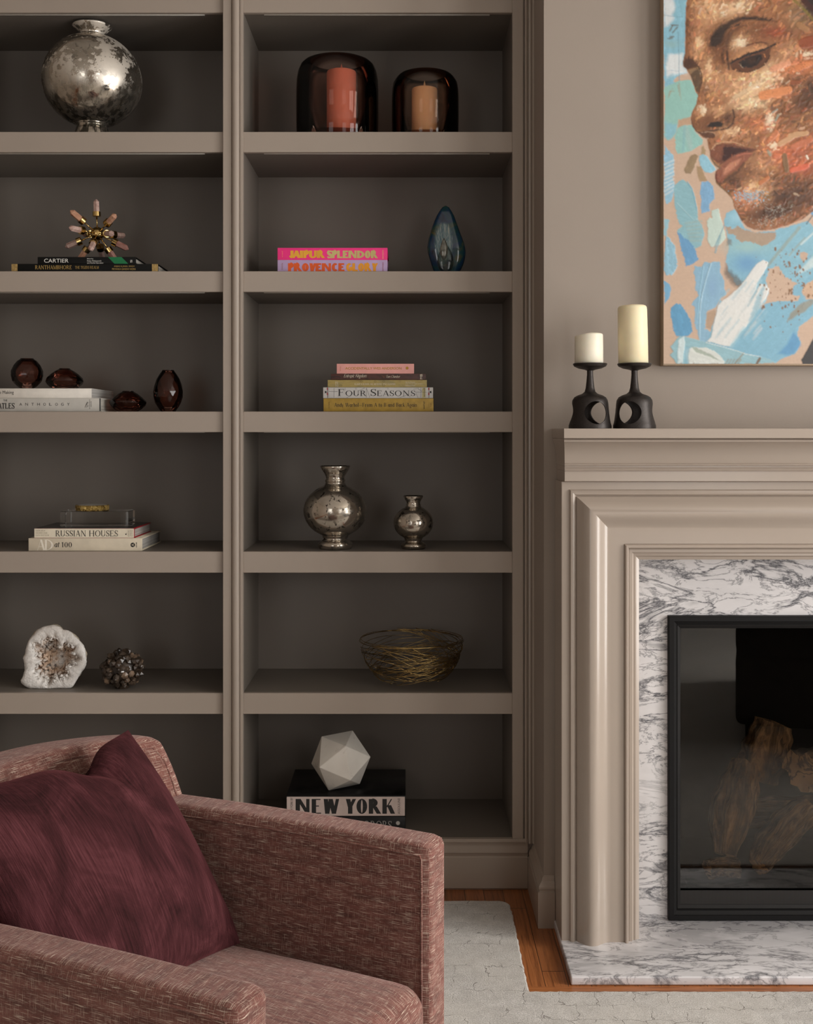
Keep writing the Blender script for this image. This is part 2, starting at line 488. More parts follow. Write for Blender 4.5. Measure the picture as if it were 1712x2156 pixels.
for i in range(n - 1):
    for k in range(3):
        fs.append((4 * i + k, 4 * i + k + 1, 4 * i + 4 + k + 1, 4 * i + 4 + k))
b.add(vs, fs)
M_mantel = paint('mantel_gloss_paint', 0.22, 0.05, 60)
U_IN = (1346 - 1181) * (CAM_D + SUR_Y) / FPX
mk('surround_moulding', b, M_mantel, sur, auto=24)
# frieze and crown, returned round both ends
crown = [(992 + 22, 0.000), (1014, -0.012), (1013, -0.020), (992, -0.020), (991, -0.026), (988, -0.029), (985, -0.026), (984, -0.024), (981, -0.024), (980, -0.032), (977.5, -0.034), (975, -0.030),
         (972, -0.031), (962, -0.036), (952, -0.044), (943, -0.055), (936, -0.068), (932, -0.080), (931, -0.084), (930, -0.088), (927, -0.090), (924.5, -0.087), (924, -0.084), (923, -0.098), (922, -0.100), (905, -0.102), (902.5, -0.100), (902, -0.096)]
b = MB(); vs = []; fs = []; ZM = None
for i, (py, dy) in enumerate(crown):
    z = Z_(py, SUR_Y + dy)
    e = max(0.0, (-dy - 0.020)) * 0.16            # ends overhang a little
    xl, xr = SUR_X0 + 0.006 - e, SUR_X1 - 0.006 + e
    vs += [(xl, BREAST_Y - 0.0005, z), (xl, SUR_Y + dy, z), (xr, SUR_Y + dy, z), (xr, BREAST_Y - 0.0005, z)]
    ZM = z
n = len(crown)
for i in range(n - 1):
    for k in range(3):
        fs.append((4 * i + k, 4 * i + k + 1, 4 * i + 5 + k, 4 * i + 4 + k))
fs.append((4 * n - 4, 4 * n - 3, 4 * n - 2, 4 * n - 1))
b.add(vs, fs)
mk('mantel_shelf', b, M_mantel, sur, auto=24)

# ------------------------------------------------------------------ marble surround, hearth
M_marble_s = marble('surround_marble', (1.0, 1.0, 2.8), (0, R(24), 0), cov=0.95, lo=0.35, hi=0.5)
M_marble_h = marble('hearth_marble', (1.0, 2.6, 1.0), (0, 0, R(33)), cov=0.35, base=(0.76, 0.74, 0.75, 1), lo=0.18, hi=0.60, vs=0.85)
MY = -0.264
FRX0, FRX1 = X_(1408, -0.275), 2 * FIRE_C - X_(1408, -0.275)
FRZ1, FRZ0 = Z_(1297, -0.275), HEARTH_T + 0.002
ms = thing('marble_fire_surround', 'white marble slabs with dark grey veins framing the black firebox', 'fireplace surround', (FIRE_C, MY, HEARTH_T))
mxo, mzo = SUR_X0 + U_IN - 0.02, SZ0 - U_IN + 0.02
mk('side_slab', MB().box(mxo, FRX0 - 0.0008, MY, BREAST_Y - 0.0002, HEARTH_T, mzo), M_marble_s, ms)
mk('side_slab', MB().box(FRX1 + 0.0008, 2 * FIRE_C - mxo, MY, BREAST_Y - 0.0002, HEARTH_T, mzo), M_marble_s, ms)
mk('top_slab', MB().box(FRX0 - 0.0008, FRX1 + 0.0008, MY, BREAST_Y - 0.0002, FRZ1 + 0.0008, mzo), M_marble_s, ms)
HX0, HX1, HYF = 0.406, 2 * FIRE_C - 0.406, -0.596
hb = MB().bbox(HX0, HX1, HYF, BREAST_Y - 0.0005, 0.0005, HEARTH_T, 0.0035, 3)
tag(mk('hearth_slab', hb, M_marble_h, auto=35), 'white marble hearth slab with grey veins on the floor under the fireplace', 'hearth')

# ------------------------------------------------------------------ fireplace insert
M_black = plain('black_powder_coat', (0.010, 0.0096, 0.0096), 0.45, 0.0, var=0.1, scale=200, Specular_IOR_Level=0.14)
M_fbox = plain('firebox_black_lining', (0.006, 0.005, 0.0045), 0.8, var=0.35, scale=30, bump=0.2, Specular_IOR_Level=0.1)
ins = thing('fireplace_insert', 'black metal gas fireplace insert with glass front and mesh strip set in the marble', 'fireplace', (FIRE_C, -0.27, HEARTH_T))
def frame_ring(x0, x1, z0, z1, wd, prof):
    """mitred frame; prof: (inward fraction, y)"""
    b = MB(); vs = []; fs = []
    for f_, y in prof:
        u = wd * f_
        vs += [(x0 + u, y, z0 + u), (x0 + u, y, z1 - u), (x1 - u, y, z1 - u), (x1 - u, y, z0 + u)]
    for i in range(len(prof) - 1):
        for k in range(4):
            l = (k + 1) % 4
            fs.append((4 * i + k, 4 * i + l, 4 * i + 4 + l, 4 * i + 4 + k))
    return b.add(vs, fs)
fr = mk('metal_frame', frame_ring(FRX0, FRX1, FRZ0, FRZ1, 0.025, [(0, -0.2555), (0, -0.277), (0.06, -0.279), (0.55, -0.279), (0.60, -0.275), (0.94, -0.268), (1.0, -0.262), (1.0, -0.245)]), M_black, ins)
mk('inner_liner', frame_ring(FRX0 + 0.025, FRX1 - 0.025, FRZ0 + 0.025, FRZ1 - 0.025, 0.012, [(0, -0.258), (0.0, -0.262), (0.2, -0.263), (0.9, -0.257), (1.0, -0.255), (1.0, -0.240)]), plain('dark_inner_frame', (0.010, 0.009, 0.0085), 0.5, 0.0, Specular_IOR_Level=0.2), ins)
b = MB()
fx0, fx1, fz0, fz1, fyb = FRX0 + 0.022, FRX1 - 0.022, FRZ0 + 0.02, FRZ1 - 0.02, 0.20
b.add([(fx0, -0.244, fz0), (fx1, -0.244, fz0), (fx1, -0.244, fz1), (fx0, -0.244, fz1), (fx0 + .05, fyb, fz0), (fx1 - .05, fyb, fz0), (fx1 - .05, fyb, fz1), (fx0 + .05, fyb, fz1)],
      [(0, 1, 5, 4), (1, 2, 6, 5), (2, 3, 7, 6), (3, 0, 4, 7), (4, 5, 6, 7)])
mk('firebox', b, M_fbox, ins, recalc=False)
gz0 = Z_(1877, -0.262)
M_pane = thin_glass('firebox_glass', (0.88, 0.85, 0.81), 1.54)
mk('glass_pane', MB().box(FRX0 + 0.026, FRX1 - 0.026, -0.2475, -0.2445, gz0 - 0.004, FRZ1 - 0.026), M_pane, ins)
def mesh_mat():
    t = NT('woven_metal_mesh')
    v = t.coord('Object', scale=(1, 1, 1))
    vo = t.n('ShaderNodeTexVoronoi', feature='F1'); vo.inputs['Scale'].default_value = 260; vo.inputs['Randomness'].default_value = 0.0
    t.l(v, vo.inputs['Vector'])
    t.base(t.ramp(vo.outputs['Distance'], [(0.30, (0.004, 0.004, 0.004, 1)), (0.5, (0.035, 0.032, 0.03, 1))]))
    t.set(Roughness=0.45, Metallic=0.5); return t.m
mk('mesh_strip', MB().box(FRX0 + 0.026, FRX1 - 0.026, -0.2560, -0.2530, FRZ0 + 0.026, gz0), mesh_mat(), ins)
b = MB()
for k in range(170):
    x = FRX0 + 0.03 + (FRX1 - FRX0 - 0.06) * k / 169
    b.bbox(x - 0.0013, x + 0.0013, -0.2570, -0.2561, FRZ0 + 0.0262, FRZ0 + 0.0288, 0.0003, 1)
mk('mesh_edge', b, plain('worn_metal_edge', (0.25, 0.24, 0.23), 0.4, 0.8), ins)
mk('burner_tray', MB().bbox(fx0 + 0.045, fx1 - 0.045, -0.205, 0.16, fz0 + 0.0005, gz0, 0.004), M_fbox, ins)
mk('log_grate', MB().bbox(fx0 + 0.06, fx1 - 0.06, -0.125, -0.105, gz0 + 0.001, gz0 + 0.012, 0.003), M_fbox, ins)

# ceramic logs behind the glass
def log_mat():
    t = NT('ceramic_log')
    v = t.coord('UV', scale=(9, 1.6, 1)); v3 = t.coord('Object', scale=(1, 1, 1))
    g = t.noise(v, 3.0, 6, 0.65, 0.8); n = t.noise(v3, 14, 4)
    c = t.ramp(g, [(0.32, (0.045, 0.024, 0.012, 1)), (0.5, (0.30, 0.165, 0.075, 1)), (0.7, (0.60, 0.36, 0.17, 1))])
    soot = t.ramp(n, [(0.42, BLACK), (0.62, WHITE)])
    t.base(t.mix(t.mix(0.75, BLACK, soot), c, (0.03, 0.024, 0.02, 1)))
    t.set(Roughness=0.85); t.bump(g, 0.8, 0.012); return t.m
M_log = log_mat()
def end_mat():
    t = NT('cut_log_end')
    v = t.coord('Object'); vd = t.noise(v, 18, 3)
    w_ = t.math('ABSOLUTE', t.math('SUBTRACT', t.noise(v, 11, 6, 0.6, 1.2), 0.5))
    c = t.ramp(vd, [(0.3, (0.26, 0.14, 0.06, 1)), (0.7, (0.60, 0.35, 0.16, 1))])
    crack = t.ramp(w_, [(0.012, WHITE), (0.035, BLACK)])
    t.base(t.mix(t.mix(0.8, BLACK, crack), c, (0.02, 0.012, 0.008, 1)))
    t.set(Roughness=0.85); t.bump(vd, 0.5, 0.006); return t.m
M_end = end_mat()
def log(name, label, pts, radii, seed, end=True):
    """a bark-ridged log along pts with knobbly radii"""
    rnd = random.Random(seed)
    pts = [Vector(p) for p in pts]
    N, SEG = 26, 30
    ph = [rnd.uniform(0, 6.28) for _ in range(6)]
    b = MB(); rings = []
    L = len(pts) - 1
    for i in range(N + 1):
        s = i / N * L; k = min(int(s), L - 1); f_ = s - k
        p = pts[k].lerp(pts[k + 1], f_); r = radii[k] * (1 - f_) + radii[k + 1] * f_
        t = (pts[k + 1] - pts[k]).normalized()
        if k + 2 <= L: t = t.lerp((pts[k + 2] - pts[k + 1]).normalized(), f_ * 0.5).normalized()
        up = Vector((0.2, -1, 0.15)); up = (up - t * up.dot(t)).normalized(); sd = t.cross(up)
        ring = []
        for j in range(SEG):
            a = 2 * math.pi * j / SEG
            rr = r * (1 + 0.13 * math.sin(3 * a + ph[0] + i * 0.10) + 0.11 * math.sin(7 * a + ph[1] - i * 0.07) + 0.07 * math.sin(13 * a + ph[2] + 0.2 * math.sin(i * 0.5)) + 0.05 * math.sin(i * 0.9 + ph[3] + 2 * a))
            ring.append(p + (up * math.cos(a) + sd * math.sin(a)) * rr)
        rings.append(ring)
    b.loft(rings, cap=not end)
    root = thing(name, label, 'log', pts[0])
    body = mk('bark_body', b, M_log, root)
    uv = body.data.uv_layers.new(name='UVMap')
    for poly in body.data.polygons:
        for li in poly.loop_indices:
            vi = body.data.loops[li].vertex_index
            uv.data[li].uv = ((vi % SEG) / SEG, vi // SEG / N)
    if end:
        for rg, dirs in ((rings[0], -1), (rings[-1], 1)):
            c = sum((Vector(p) for p in rg), Vector()) / SEG
            nrm = (pts[-1] - pts[-2]).normalized() if dirs > 0 else (pts[0] - pts[1]).normalized()
            e = MB(); e.add([c + nrm * 0.006] + [Vector(p) for p in rg], [(0, 1 + j, 1 + (j + 1) % SEG) for j in range(SEG)], True)
            mk('cut_end', e, M_end, root)
    return root
q = lambda px, py, Y: tuple(P(px, py, Y))
log('ceramic_log', 'large upright ridged fireplace log leaning behind the glass, nearest the left side', [q(1528, 1800, -0.16), q(1540, 1720, -0.12), q(1556, 1655, -0.07), q(1566, 1612, -0.03)], [0.030, 0.058, 0.052, 0.040], 4)
log('ceramic_log', 'stout dark log standing at the top of the pile behind the firebox glass', [q(1592, 1640, 0.09), q(1607, 1580, 0.10), q(1625, 1520, 0.11)], [0.060, 0.066, 0.050], 9)
log('ceramic_log', 'round log showing its cracked cut end to the right of the pile', [q(1688, 1622, -0.075), q(1740, 1612, 0.02), q(1800, 1600, 0.09)], [0.055, 0.058, 0.05], 12)
log('ceramic_log', 'thick forked log slanting down to the front of the firebox', [q(1598, 1826, -0.185), q(1622, 1785, -0.14), q(1662, 1738, -0.08), q(1698, 1704, -0.04)], [0.026, 0.040, 0.044, 0.038], 21)
log('ceramic_log', 'short log stub lying low at the front left of the firebox', [q(1489, 1830, -0.190), q(1515, 1824, -0.180), q(1552, 1829, -0.165)], [0.024, 0.025, 0.024], 33)
log('ceramic_log', 'dim long log lying level along the back of the firebox', [q(1560, 1712, 0.05), q(1700, 1706, 0.07), q(1840, 1712, 0.07)], [0.042, 0.045, 0.042], 41)

# ------------------------------------------------------------------ rug
def rug_mat():
    t = NT('carved_wool_rug')
    v = t.coord('Object')
    dn = t.n('ShaderNodeTexNoise'); dn.inputs['Scale'].default_value = 26; dn.inputs['Detail'].default_value = 3; t.l(v, dn.inputs['Vector'])
    def lines(sc, rot, seed, wdt, wob):
        vv = t.coord('Object', scale=sc, rot=(0, 0, rot), loc=(seed, seed * .37, 0))
        mxv = t.n('ShaderNodeVectorMath', operation='MULTIPLY_ADD'); t.l(dn.outputs['Color'], mxv.inputs[0]); mxv.inputs[1].default_value = (wob, wob, 0); t.l(vv, mxv.inputs[2])
        bk = t.n('ShaderNodeTexBrick'); bk.offset = 0.4; bk.offset_frequency = 2; bk.squash = 0.7; bk.squash_frequency = 3
        for k_, v_ in (('Color1', BLACK), ('Color2', BLACK), ('Mortar', WHITE)): bk.inputs[k_].default_value = v_
        for k_, v_ in (('Scale', 1.0), ('Mortar Size', wdt), ('Mortar Smooth', 0.6), ('Brick Width', 0.085), ('Row Height', 0.062)): bk.inputs[k_].default_value = v_
        t.l(mxv.outputs[0], bk.inputs['Vector']); return bk.outputs['Color']
    l1 = lines((1, 1, 1), 0.05, 0.13, 0.0014, 0.055)
    brk = t.ramp(t.noise(v, 16, 3), [(0.48, BLACK), (0.58, WHITE)])
    cut = t.mix(1.0, l1, brk, 'MULTIPLY')
    fib = t.noise(v, 300, 4, 0.8); med = t.noise(v, 34, 4, 0.6); big = t.noise(v, 5, 3)
    c = t.ramp(med, [(0.3, (0.50, 0.472, 0.437, 1)), (0.7, (0.71, 0.68, 0.64, 1))])
    c = t.mix(t.ramp(fib, [(0.38, (0.8, 0.8, 0.8, 1)), (0.58, BLACK)]), c, (0.25, 0.23, 0.205, 1))
    c = t.mix(t.mix(0.30, BLACK, t.ramp(big, [(0.4, BLACK), (0.6, WHITE)])), c, (0.60, 0.56, 0.50, 1))
    t.base(t.mix(t.mix(0.6, BLACK, cut), c, (0.19, 0.165, 0.14, 1)))
    h = t.math('SUBTRACT', t.math('MULTIPLY', fib, 0.5), t.math('MULTIPLY', cut, 0.8))
    t.set(Roughness=0.95, Sheen_Weight=0.15); t.bump(h, 0.7, 0.006)
    return t.m
RZ = 0.013
out = []
def arc(cx, cy, r, a0, a1, n=6):
    return [(cx + r * math.cos(R(a0 + (a1 - a0) * k / n)), cy + r * math.sin(R(a0 + (a1 - a0) * k / n))) for k in range(n + 1)]
rx1, ryb, ryn = 0.297, -0.116, -0.648
out += [(-2.1, ryb)] + arc(rx1 - 0.035, ryb - 0.035, 0.035, 90, 0) + [(rx1, ryn + 0.004)] + [(rx1 + 0.003, ryn)] + [(2.75, ryn)] + [(2.75, -5.2), (-2.1, -5.2)]
# slightly wavy cut pile edge
dense = []
rnd = random.Random(5)
for (a, c) in zip(out, out[1:] + out[:1]):
    a, c = Vector((*a, 0)), Vector((*c, 0)); L_ = (c - a).length
    m_ = max(1, int(L_ / 0.012)) if max(a.y, c.y) > -1.2 and min(a.y, c.y) > -1.2 else max(1, int(L_ / 0.3))
    for k in range(m_):
        p = a.lerp(c, k / m_); j = 0.0016 if m_ > 3 else 0
        dense.append((p.x + rnd.uniform(-j, j), p.y + rnd.uniform(-j, j)))
b = MB(); n = len(dense)
vs = [(x, y, 0.0005) for x, y in dense] + [(x, y, RZ - 0.003) for x, y in dense]
def inset(i, d):
    p0, p1, p2 = (Vector(dense[(i + k) % n]) for k in (-1, 0, 1))
    t_ = (p2 - p0); nn = Vector((t_.y, -t_.x)).normalized()
    q_ = p1 + nn * d; return (q_.x, q_.y, RZ)
vs += [inset(i, 0.004) for i in range(n)]
fs = [(i, (i + 1) % n, n + (i + 1) % n, n + i) for i in range(n)] + [(n + i, n + (i + 1) % n, 2 * n + (i + 1) % n, 2 * n + i) for i in range(n)]
fs.append(tuple(2 * n + i for i in range(n)))
b.add(vs, fs)
rug = tag(mk('area_rug', b, rug_mat()), 'grey beige cut-pile area rug with broken carved lines, notched around the hearth', 'rug')

# ------------------------------------------------------------------ dark sofa across the rug, caught in the firebox glass
M_char = plain('charcoal_wool', (0.018, 0.016, 0.015), 0.9, var=0.3, scale=300, Specular_IOR_Level=0.15)
sofa = thing('sofa', 'charcoal sofa on the rug opposite the fireplace, seen only reflected in its glass', 'sofa', (2.0, -2.6, RZ))
def smk(name, mb, mat, parent):
    c_, s_ = math.cos(R(17)), math.sin(R(17))            # the sofa stands a little askew, turned about its near corner
    mb.v = [(1.42 + (x - 1.42) * c_ - (y + 2.0) * s_, -2.0 + (x - 1.42) * s_ + (y + 2.0) * c_, z) for x, y, z in mb.v]
    return mk(name, mb, mat, parent)
sx0, sx1, sy0, sy1 = 1.42, 2.40, -3.4, -2.0
smk('seat_base', MB().bbox(sx0, sx1, sy0, sy1, 0.10, 0.40, 0.03, 4), M_char, sofa)
smk('backrest', MB().bbox(sx1 - 0.20, sx1, sy0 + .15, sy1 - .15, 0.4005, 0.78, 0.05, 4), M_char, sofa)
for y0, y1 in ((sy0, sy0 + .149), (sy1 - .149, sy1)): smk('armrest', MB().bbox(sx0, sx1, y0, y1, 0.4005, 0.60, 0.04, 4), M_char, sofa)
for k in range(2): smk('seat_cushion', MB().bbox(sx0 + .01, sx1 - .205, sy0 + .155 + .595 * k, sy0 + .745 + .595 * k, 0.4005, 0.50, 0.035, 4), M_char, sofa)
for x in (sx0 + .06, sx1 - .06):
    for y in (sy0 + .06, sy1 - .06): smk('leg', MB().bbox(x - .02, x + .02, y - .02, y + .02, RZ + .0006, 0.0995, 0.004, 2), M_char, sofa)
# ------------------------------------------------------------------ lettering
def sans(text, bold=0.0):
    """outline of a line of plain letters as (verts 2-D, faces), normalised later"""
    cu = bpy.data.curves.new('letters', 'FONT'); cu.body = text; cu.offset = bold; cu.resolution_u = 4
    o = bpy.data.objects.new('letters', cu); COL.objects.link(o)
    dg = bpy.context.evaluated_depsgraph_get(); dg.update()
    ev = o.evaluated_get(dg); me = ev.to_mesh()
    vs = [(q.co.x, q.co.y) for q in me.vertices]; fs = [tuple(p.vertices) for p in me.polygons]
    ev.to_mesh_clear(); bpy.data.objects.remove(o); bpy.data.curves.remove(cu)
    return vs, fs
class Pen:
    """letters drawn with a broad pen: thick stems, thin hairlines, optional serifs"""
    def __init__(self, T=0.15, t=0.05, serif=0.09, slant=0.0): self.T, self.t, self.sf, self.sl = T, t, serif, slant; self.v, self.f = [], []
    def quad(self, *p):
        n = len(self.v); self.v += [(x + self.sl * y, y) for x, y in p]; self.f.append(tuple(range(n, n + len(p))))
    def rect(self, x0, x1, y0, y1): self.quad((x0, y0), (x1, y0), (x1, y1), (x0, y1))
    def V(self, x, y0=0.0, y1=1.0, w=None, s=True):
        w = self.T if w is None else w
        self.rect(x - w / 2, x + w / 2, y0, y1)
        if s and self.sf:
            for y in ((y0, y0 + self.t * .7), (y1 - self.t * .7, y1)): self.rect(x - w / 2 - self.sf, x + w / 2 + self.sf, *y)
    def H(self, x0, x1, y, w=None, tick=0):
        w = self.t if w is None else w
        self.rect(x0, x1, y - w / 2, y + w / 2)
        if tick and self.sf: self.rect(x1 - self.t * .8, x1, min(y, y + tick), max(y, y + tick))
    def D(self, x0, y0, x1, y1, w):
        self.quad((x0 - w / 2, y0), (x0 + w / 2, y0), (x1 + w / 2, y1), (x1 - w / 2, y1))
    def foot(self, x, y, w=0.1):
        if self.sf: self.rect(x - w / 2 - self.sf * .8, x + w / 2 + self.sf * .8, y - self.t * .35, y + self.t * .35)
    def O(self, cx, cy, rx, ry, a0=0, a1=360, Tl=None, n=28):
        T = self.T if Tl is None else Tl
        for k in range(n):
            aa = [R(a0 + (a1 - a0) * (k + q) / n) for q in (0, 1)]
            o = [(cx + rx * math.cos(a), cy + ry * math.sin(a)) for a in aa]
            i = [(cx + (rx - T) * math.cos(a), cy + (ry - self.t) * math.sin(a)) for a in aa]
            self.quad(o[0], o[1], i[1], i[0])
    def S(self, pts, ws):
        pts = [Vector((*p, 0)) for p in pts]; m = []
        for i in range(len(pts)):
            a = pts[max(i - 1, 0)]; b_ = pts[min(i + 1, len(pts) - 1)]; t_ = (b_ - a).normalized(); nn = Vector((-t_.y, t_.x, 0)) * ws[i] / 2
            m.append(((pts[i] + nn).xy, (pts[i] - nn).xy))
        for (a, c), (d, e) in zip(m, m[1:]): self.quad(tuple(a), tuple(d), tuple(e), tuple(c))
    # each glyph returns its advance width; drawn at x
    def glyph(self, c, x):
        T, t = self.T, self.t; h = T / 2; XH = 0.66
        V = lambda a, *q, **k: self.V(x + a, *q, **k)
        H = lambda a, b_, y, *q, **k: self.H(x + a, x + b_, y, *q, **k)
        D = lambda a, y0, b_, y1, w_: self.D(x + a, y0, x + b_, y1, w_)
        O = lambda cx, *q, **k: self.O(x + cx, *q, **k)
        s = self.sf
        if c == ' ': return 0.38
        if c == '-': H(0.0, 0.9, 0.33); return 0.95
        if c in 'EFLI1':
            a = h + s + .02
            V(a)
            if c == '1':
                self.S([(x + a - h - .12, .8), (x + a, 1.0)], [t, t]); return a + h + s + .1
            if c == 'I': return a + h + s + .05
            if c in 'EF': H(a, a + .5, 1 - t / 2, tick=-.18); H(a, a + .38, .52, tick=.08)
            if c in 'EL': H(a, a + .54, t / 2, tick=.2)
            return a + .60
        if c in 'HN':
            a = h + s + .02; wd = .62 + T * .4
            if c == 'H': V(a); V(a + wd); H(a, a + wd, .52)
            else:
                tw = t if s else T * .75
                V(a, w=tw if s else T); V(a + wd, w=tw); D(a + (0 if s else h * .4), 1, a + wd, 0, T * (1.15 if s else .9))
            return a * 2 + wd + .03
        if c == 'M':
            a = h + s; V(a, w=t); V(a + .82); D(a, 1, a + .41, 0, T); D(a + .80, 1, a + .41, 0, t); return a * 2 + .85
        if c == 'K':
            a = h + s + .02; V(a); D(a + h, .45, a + .52, 1, t * 1.3); self.foot(x + a + .52, 1 - t * .35); D(a + h + .16, .58, a + .62, 0, T); self.foot(x + a + .62, t * .35, T); return a + .62 + h + s * .7
        if c in 'PRBD':
            a = h + s + .02; V(a)
            if c == 'D': O(a, .5, .62 + h, .5, -90, 90); return a + .68 + h
            O(a + .1, .74, .40, .26 + t / 2, -90, 90); H(a, a + .12, 1 - t / 2); H(a, a + .12, .5)
            if c == 'B': O(a + .1, .26 + t / 4, .45, .26 + t / 4, -90, 90); H(a, a + .12, t / 2); return a + .6
            if c == 'R':
                D(a + .26, .5, a + .60, 0, T); self.foot(x + a + .62, t * .35, T); return a + .62 + h + s * .5
            return a + .54
        if c in 'OQGC':
            rx = .47 if s else .40
            if c == 'O': O(rx + .03, .5, rx, .51); return 2 * rx + .08
            O(rx + .03, .5, rx, .51, 45, 318 if c == 'C' else 330)
            if c == 'G': V(2 * rx - .02, 0.08, .45, w=T, s=False); H(1.25 * rx, 2 * rx + .05, .45)
            return 2 * rx + .06
        if c == '0': O(.28, .5, .27, .51); return .60
        if c == 'S':
            m = .62; X0 = x + .03
            pts = [(.54, .80), (.48, .93), (.31, 1 - t / 2), (.13, .92), (.07, .75), (.15, .60), (.32, .50), (.48, .40), (.56, .25), (.49, .09), (.30, t / 2), (.12, .08), (.04, .24)]
            ws = [t, t, t, T * .7, T * .9, T, T * 1.05, T, T * .9, T * .7, t, t, t]
            self.S([(X0 + a, y) for a, y in pts], ws)
            if s: self.rect(X0 + .52, X0 + .52 + t, .70, 1.0); self.rect(X0 + .02, X0 + .02 + t, 0, .30)
            return m + .03
        if c == 'T':
            V(.36, 0, 1); H(.0, .72, 1 - t / 2)
            if s: self.rect(x, x + t, .78, 1); self.rect(x + .72 - t, x + .72, .78, 1)
            return .74
        if c == 'U':
            a = h + s * .8; wd = .56; tw = t if s else T * .8
            V(a, .32, 1, s=False); V(a + wd, .32, 1, w=tw, s=False)
            self.foot(x + a, 1 - t * .35, T); self.foot(x + a + wd, 1 - t * .35, t)
            O(a + wd / 2 - h * .0, .34, wd / 2 + h, .35, 180, 360); return 2 * a + wd + .03
        if c in 'VAY':
            if c == 'V': D(.08 + h, 1, .40, 0, T); D(.74, 1, .42, 0, t if s else T * .8); self.foot(x + .08 + h, 1 - t * .35, T); self.foot(x + .74, 1 - t * .35, t); return .82
            if c == 'A': D(.10, 0, .42, 1, t if s else T * .7); D(.74, 0, .43, 1, T); H(.2, .66, .33); self.foot(x + .10, t * .35, t); self.foot(x + .74, t * .35, T); return .86
            D(.06 + h, 1, .38, .45, T); D(.70, 1, .40, .45, t if s else T * .8); V(.39, 0, .48, s=False); self.foot(x + .39, t * .35, T); self.foot(x + .06 + h, 1 - t * .35, T); self.foot(x + .7, 1 - t * .35, t); return .78
        if c == 'W':
            tw = t if s else T * .75
            D(.08 + h, 1, .36, 0, T); D(.60, 1, .38, 0, tw); D(.60, 1, .86, 0, T); D(1.12, 1, .88, 0, tw)
            self.foot(x + .08 + h, 1 - t * .35, T); self.foot(x + 1.12, 1 - t * .35, t); self.foot(x + .6, 1 - t * .35, T); return 1.2
        if c == 'J':
            V(.42, .3, 1, s=False); self.foot(x + .42, 1 - t * .35, T); O(.42 - .26 + h, .3, .26, .31, 180, 360); return .56
        # small letters
        if c in 'nhmr':
            a = h + s * .7
            V(a, 0, 1 if c == 'h' else XH, s=False); self.foot(x + a, t * .35, T); self.rect(x + a - h - s * .6, x + a, (1 if c == 'h' else XH) - t * .7, (1 if c == 'h' else XH))
            if c == 'r': O(a + .20, .40, .2 + h, .26, 60, 180); return a + .38
            for q in range(2 if c == 'm' else 1):
                O(a + .18 + q * .38, .42, .18 + h, .25, 0, 180); V(a + .36 + q * .38, 0, .43, s=False); self.foot(x + a + .36 + q * .38, t * .35, T)
            return a * 2 + (.76 if c == 'm' else .38)
        if c in 'doagceq':
            O(.27, .33, .26, .34, 0 if c not in 'ce' else 40, 360 if c not in 'ce' else 320)
            if c == 'e': H(.05, .5, .40); O(.27, .33, .26, .34, 0, 45)
            if c in 'da': V(.46, 0, 1 if c == 'd' else XH, s=False); self.foot(x + .49, t * .35, T)
            if c == 'g': O(.27, -.20, .25, .16); V(.46, .3, XH, w=t, s=False)
            return .58 if c not in 'ce' else .54
        if c in 'pb':
            a = h + s * .5; V(a, -.28 if c == 'p' else 0, XH if c == 'p' else 1, s=False); O(a + .22, .33, .25 + h * .3, .34); return a + .56
        if c in 'il':
            a = h + s * .7
            V(a, 0, 1 if c == 'l' else XH, s=False); self.foot(x + a, t * .35, T)
            if c == 'i': self.O(x + a, .88, .075, .075, Tl=.07, n=10)
            return a * 2 + .02
        if c == 'k':
            V(.12, 0, 1, s=False); self.foot(x + .12, t * .35, T); D(.18, .3, .44, XH, t); D(.26, .4, .5, 0, T); return .58
        if c == 't':
            V(.16, .1, .85, s=False); H(.02, .36, XH - t / 2); O(.27, .12, .12 + h, .13, 180, 300, Tl=T); return .40
        if c == 'y':
            D(.08, XH, .28, 0, T); D(.50, XH, .20, -.25, t); return .56
        if c == '&': self.O(x + .3, .28, .26, .28); self.O(x + .28, .76, .18, .24); return .66
        return 0.4
def serif(text, T=0.15, t=0.05, sf=0.09, slant=0.0, gap=0.06, small=None):
    p = Pen(T, t, sf, slant); x = 0.0
    for i, c in enumerate(text):
        n0 = len(p.v); w_ = p.glyph(c, 0.0); k = 1.0
        if small and (i > 0 and text[i - 1] != ' '): k = small
        for j in range(n0, len(p.v)): p.v[j] = (p.v[j][0] * k + x, p.v[j][1] * k)
        x += w_ * k + gap
    return p.v, p.f
def lettering(name, shape, mat, parent, corner, ux, uy, w_, h_, lift=(0, -0.0004, 0), label=None):
    """fits an outline into the box corner + w_*ux, h_*uy"""
    vs, fs = shape
    xs = [q_[0] for q_ in vs]; ys = [q_[1] for q_ in vs]
    x0, x1, y0, y1 = min(xs), max(xs), min(ys), max(ys)
    c = Vector(corner) + Vector(lift); ux, uy = Vector(ux), Vector(uy)
    b = MB()
    pts = [c + ux * (w_ * (x - x0) / (x1 - x0)) + uy * (h_ * (y - y0) / max(1e-6, y1 - y0)) for x, y in vs]
    if len(fs) and sum(len(f) for f in fs) == len(vs):       # pen strokes overlap: step each one forward a hair
        for j, f in enumerate(fs):
            for i in f: pts[i] = pts[i] + Vector((0, -0.000006 * (j % 45), 0))
    b.add(pts, fs)
    o = mk(name, b, mat, parent, recalc=False)
    if label: o['label'] = label
    return o

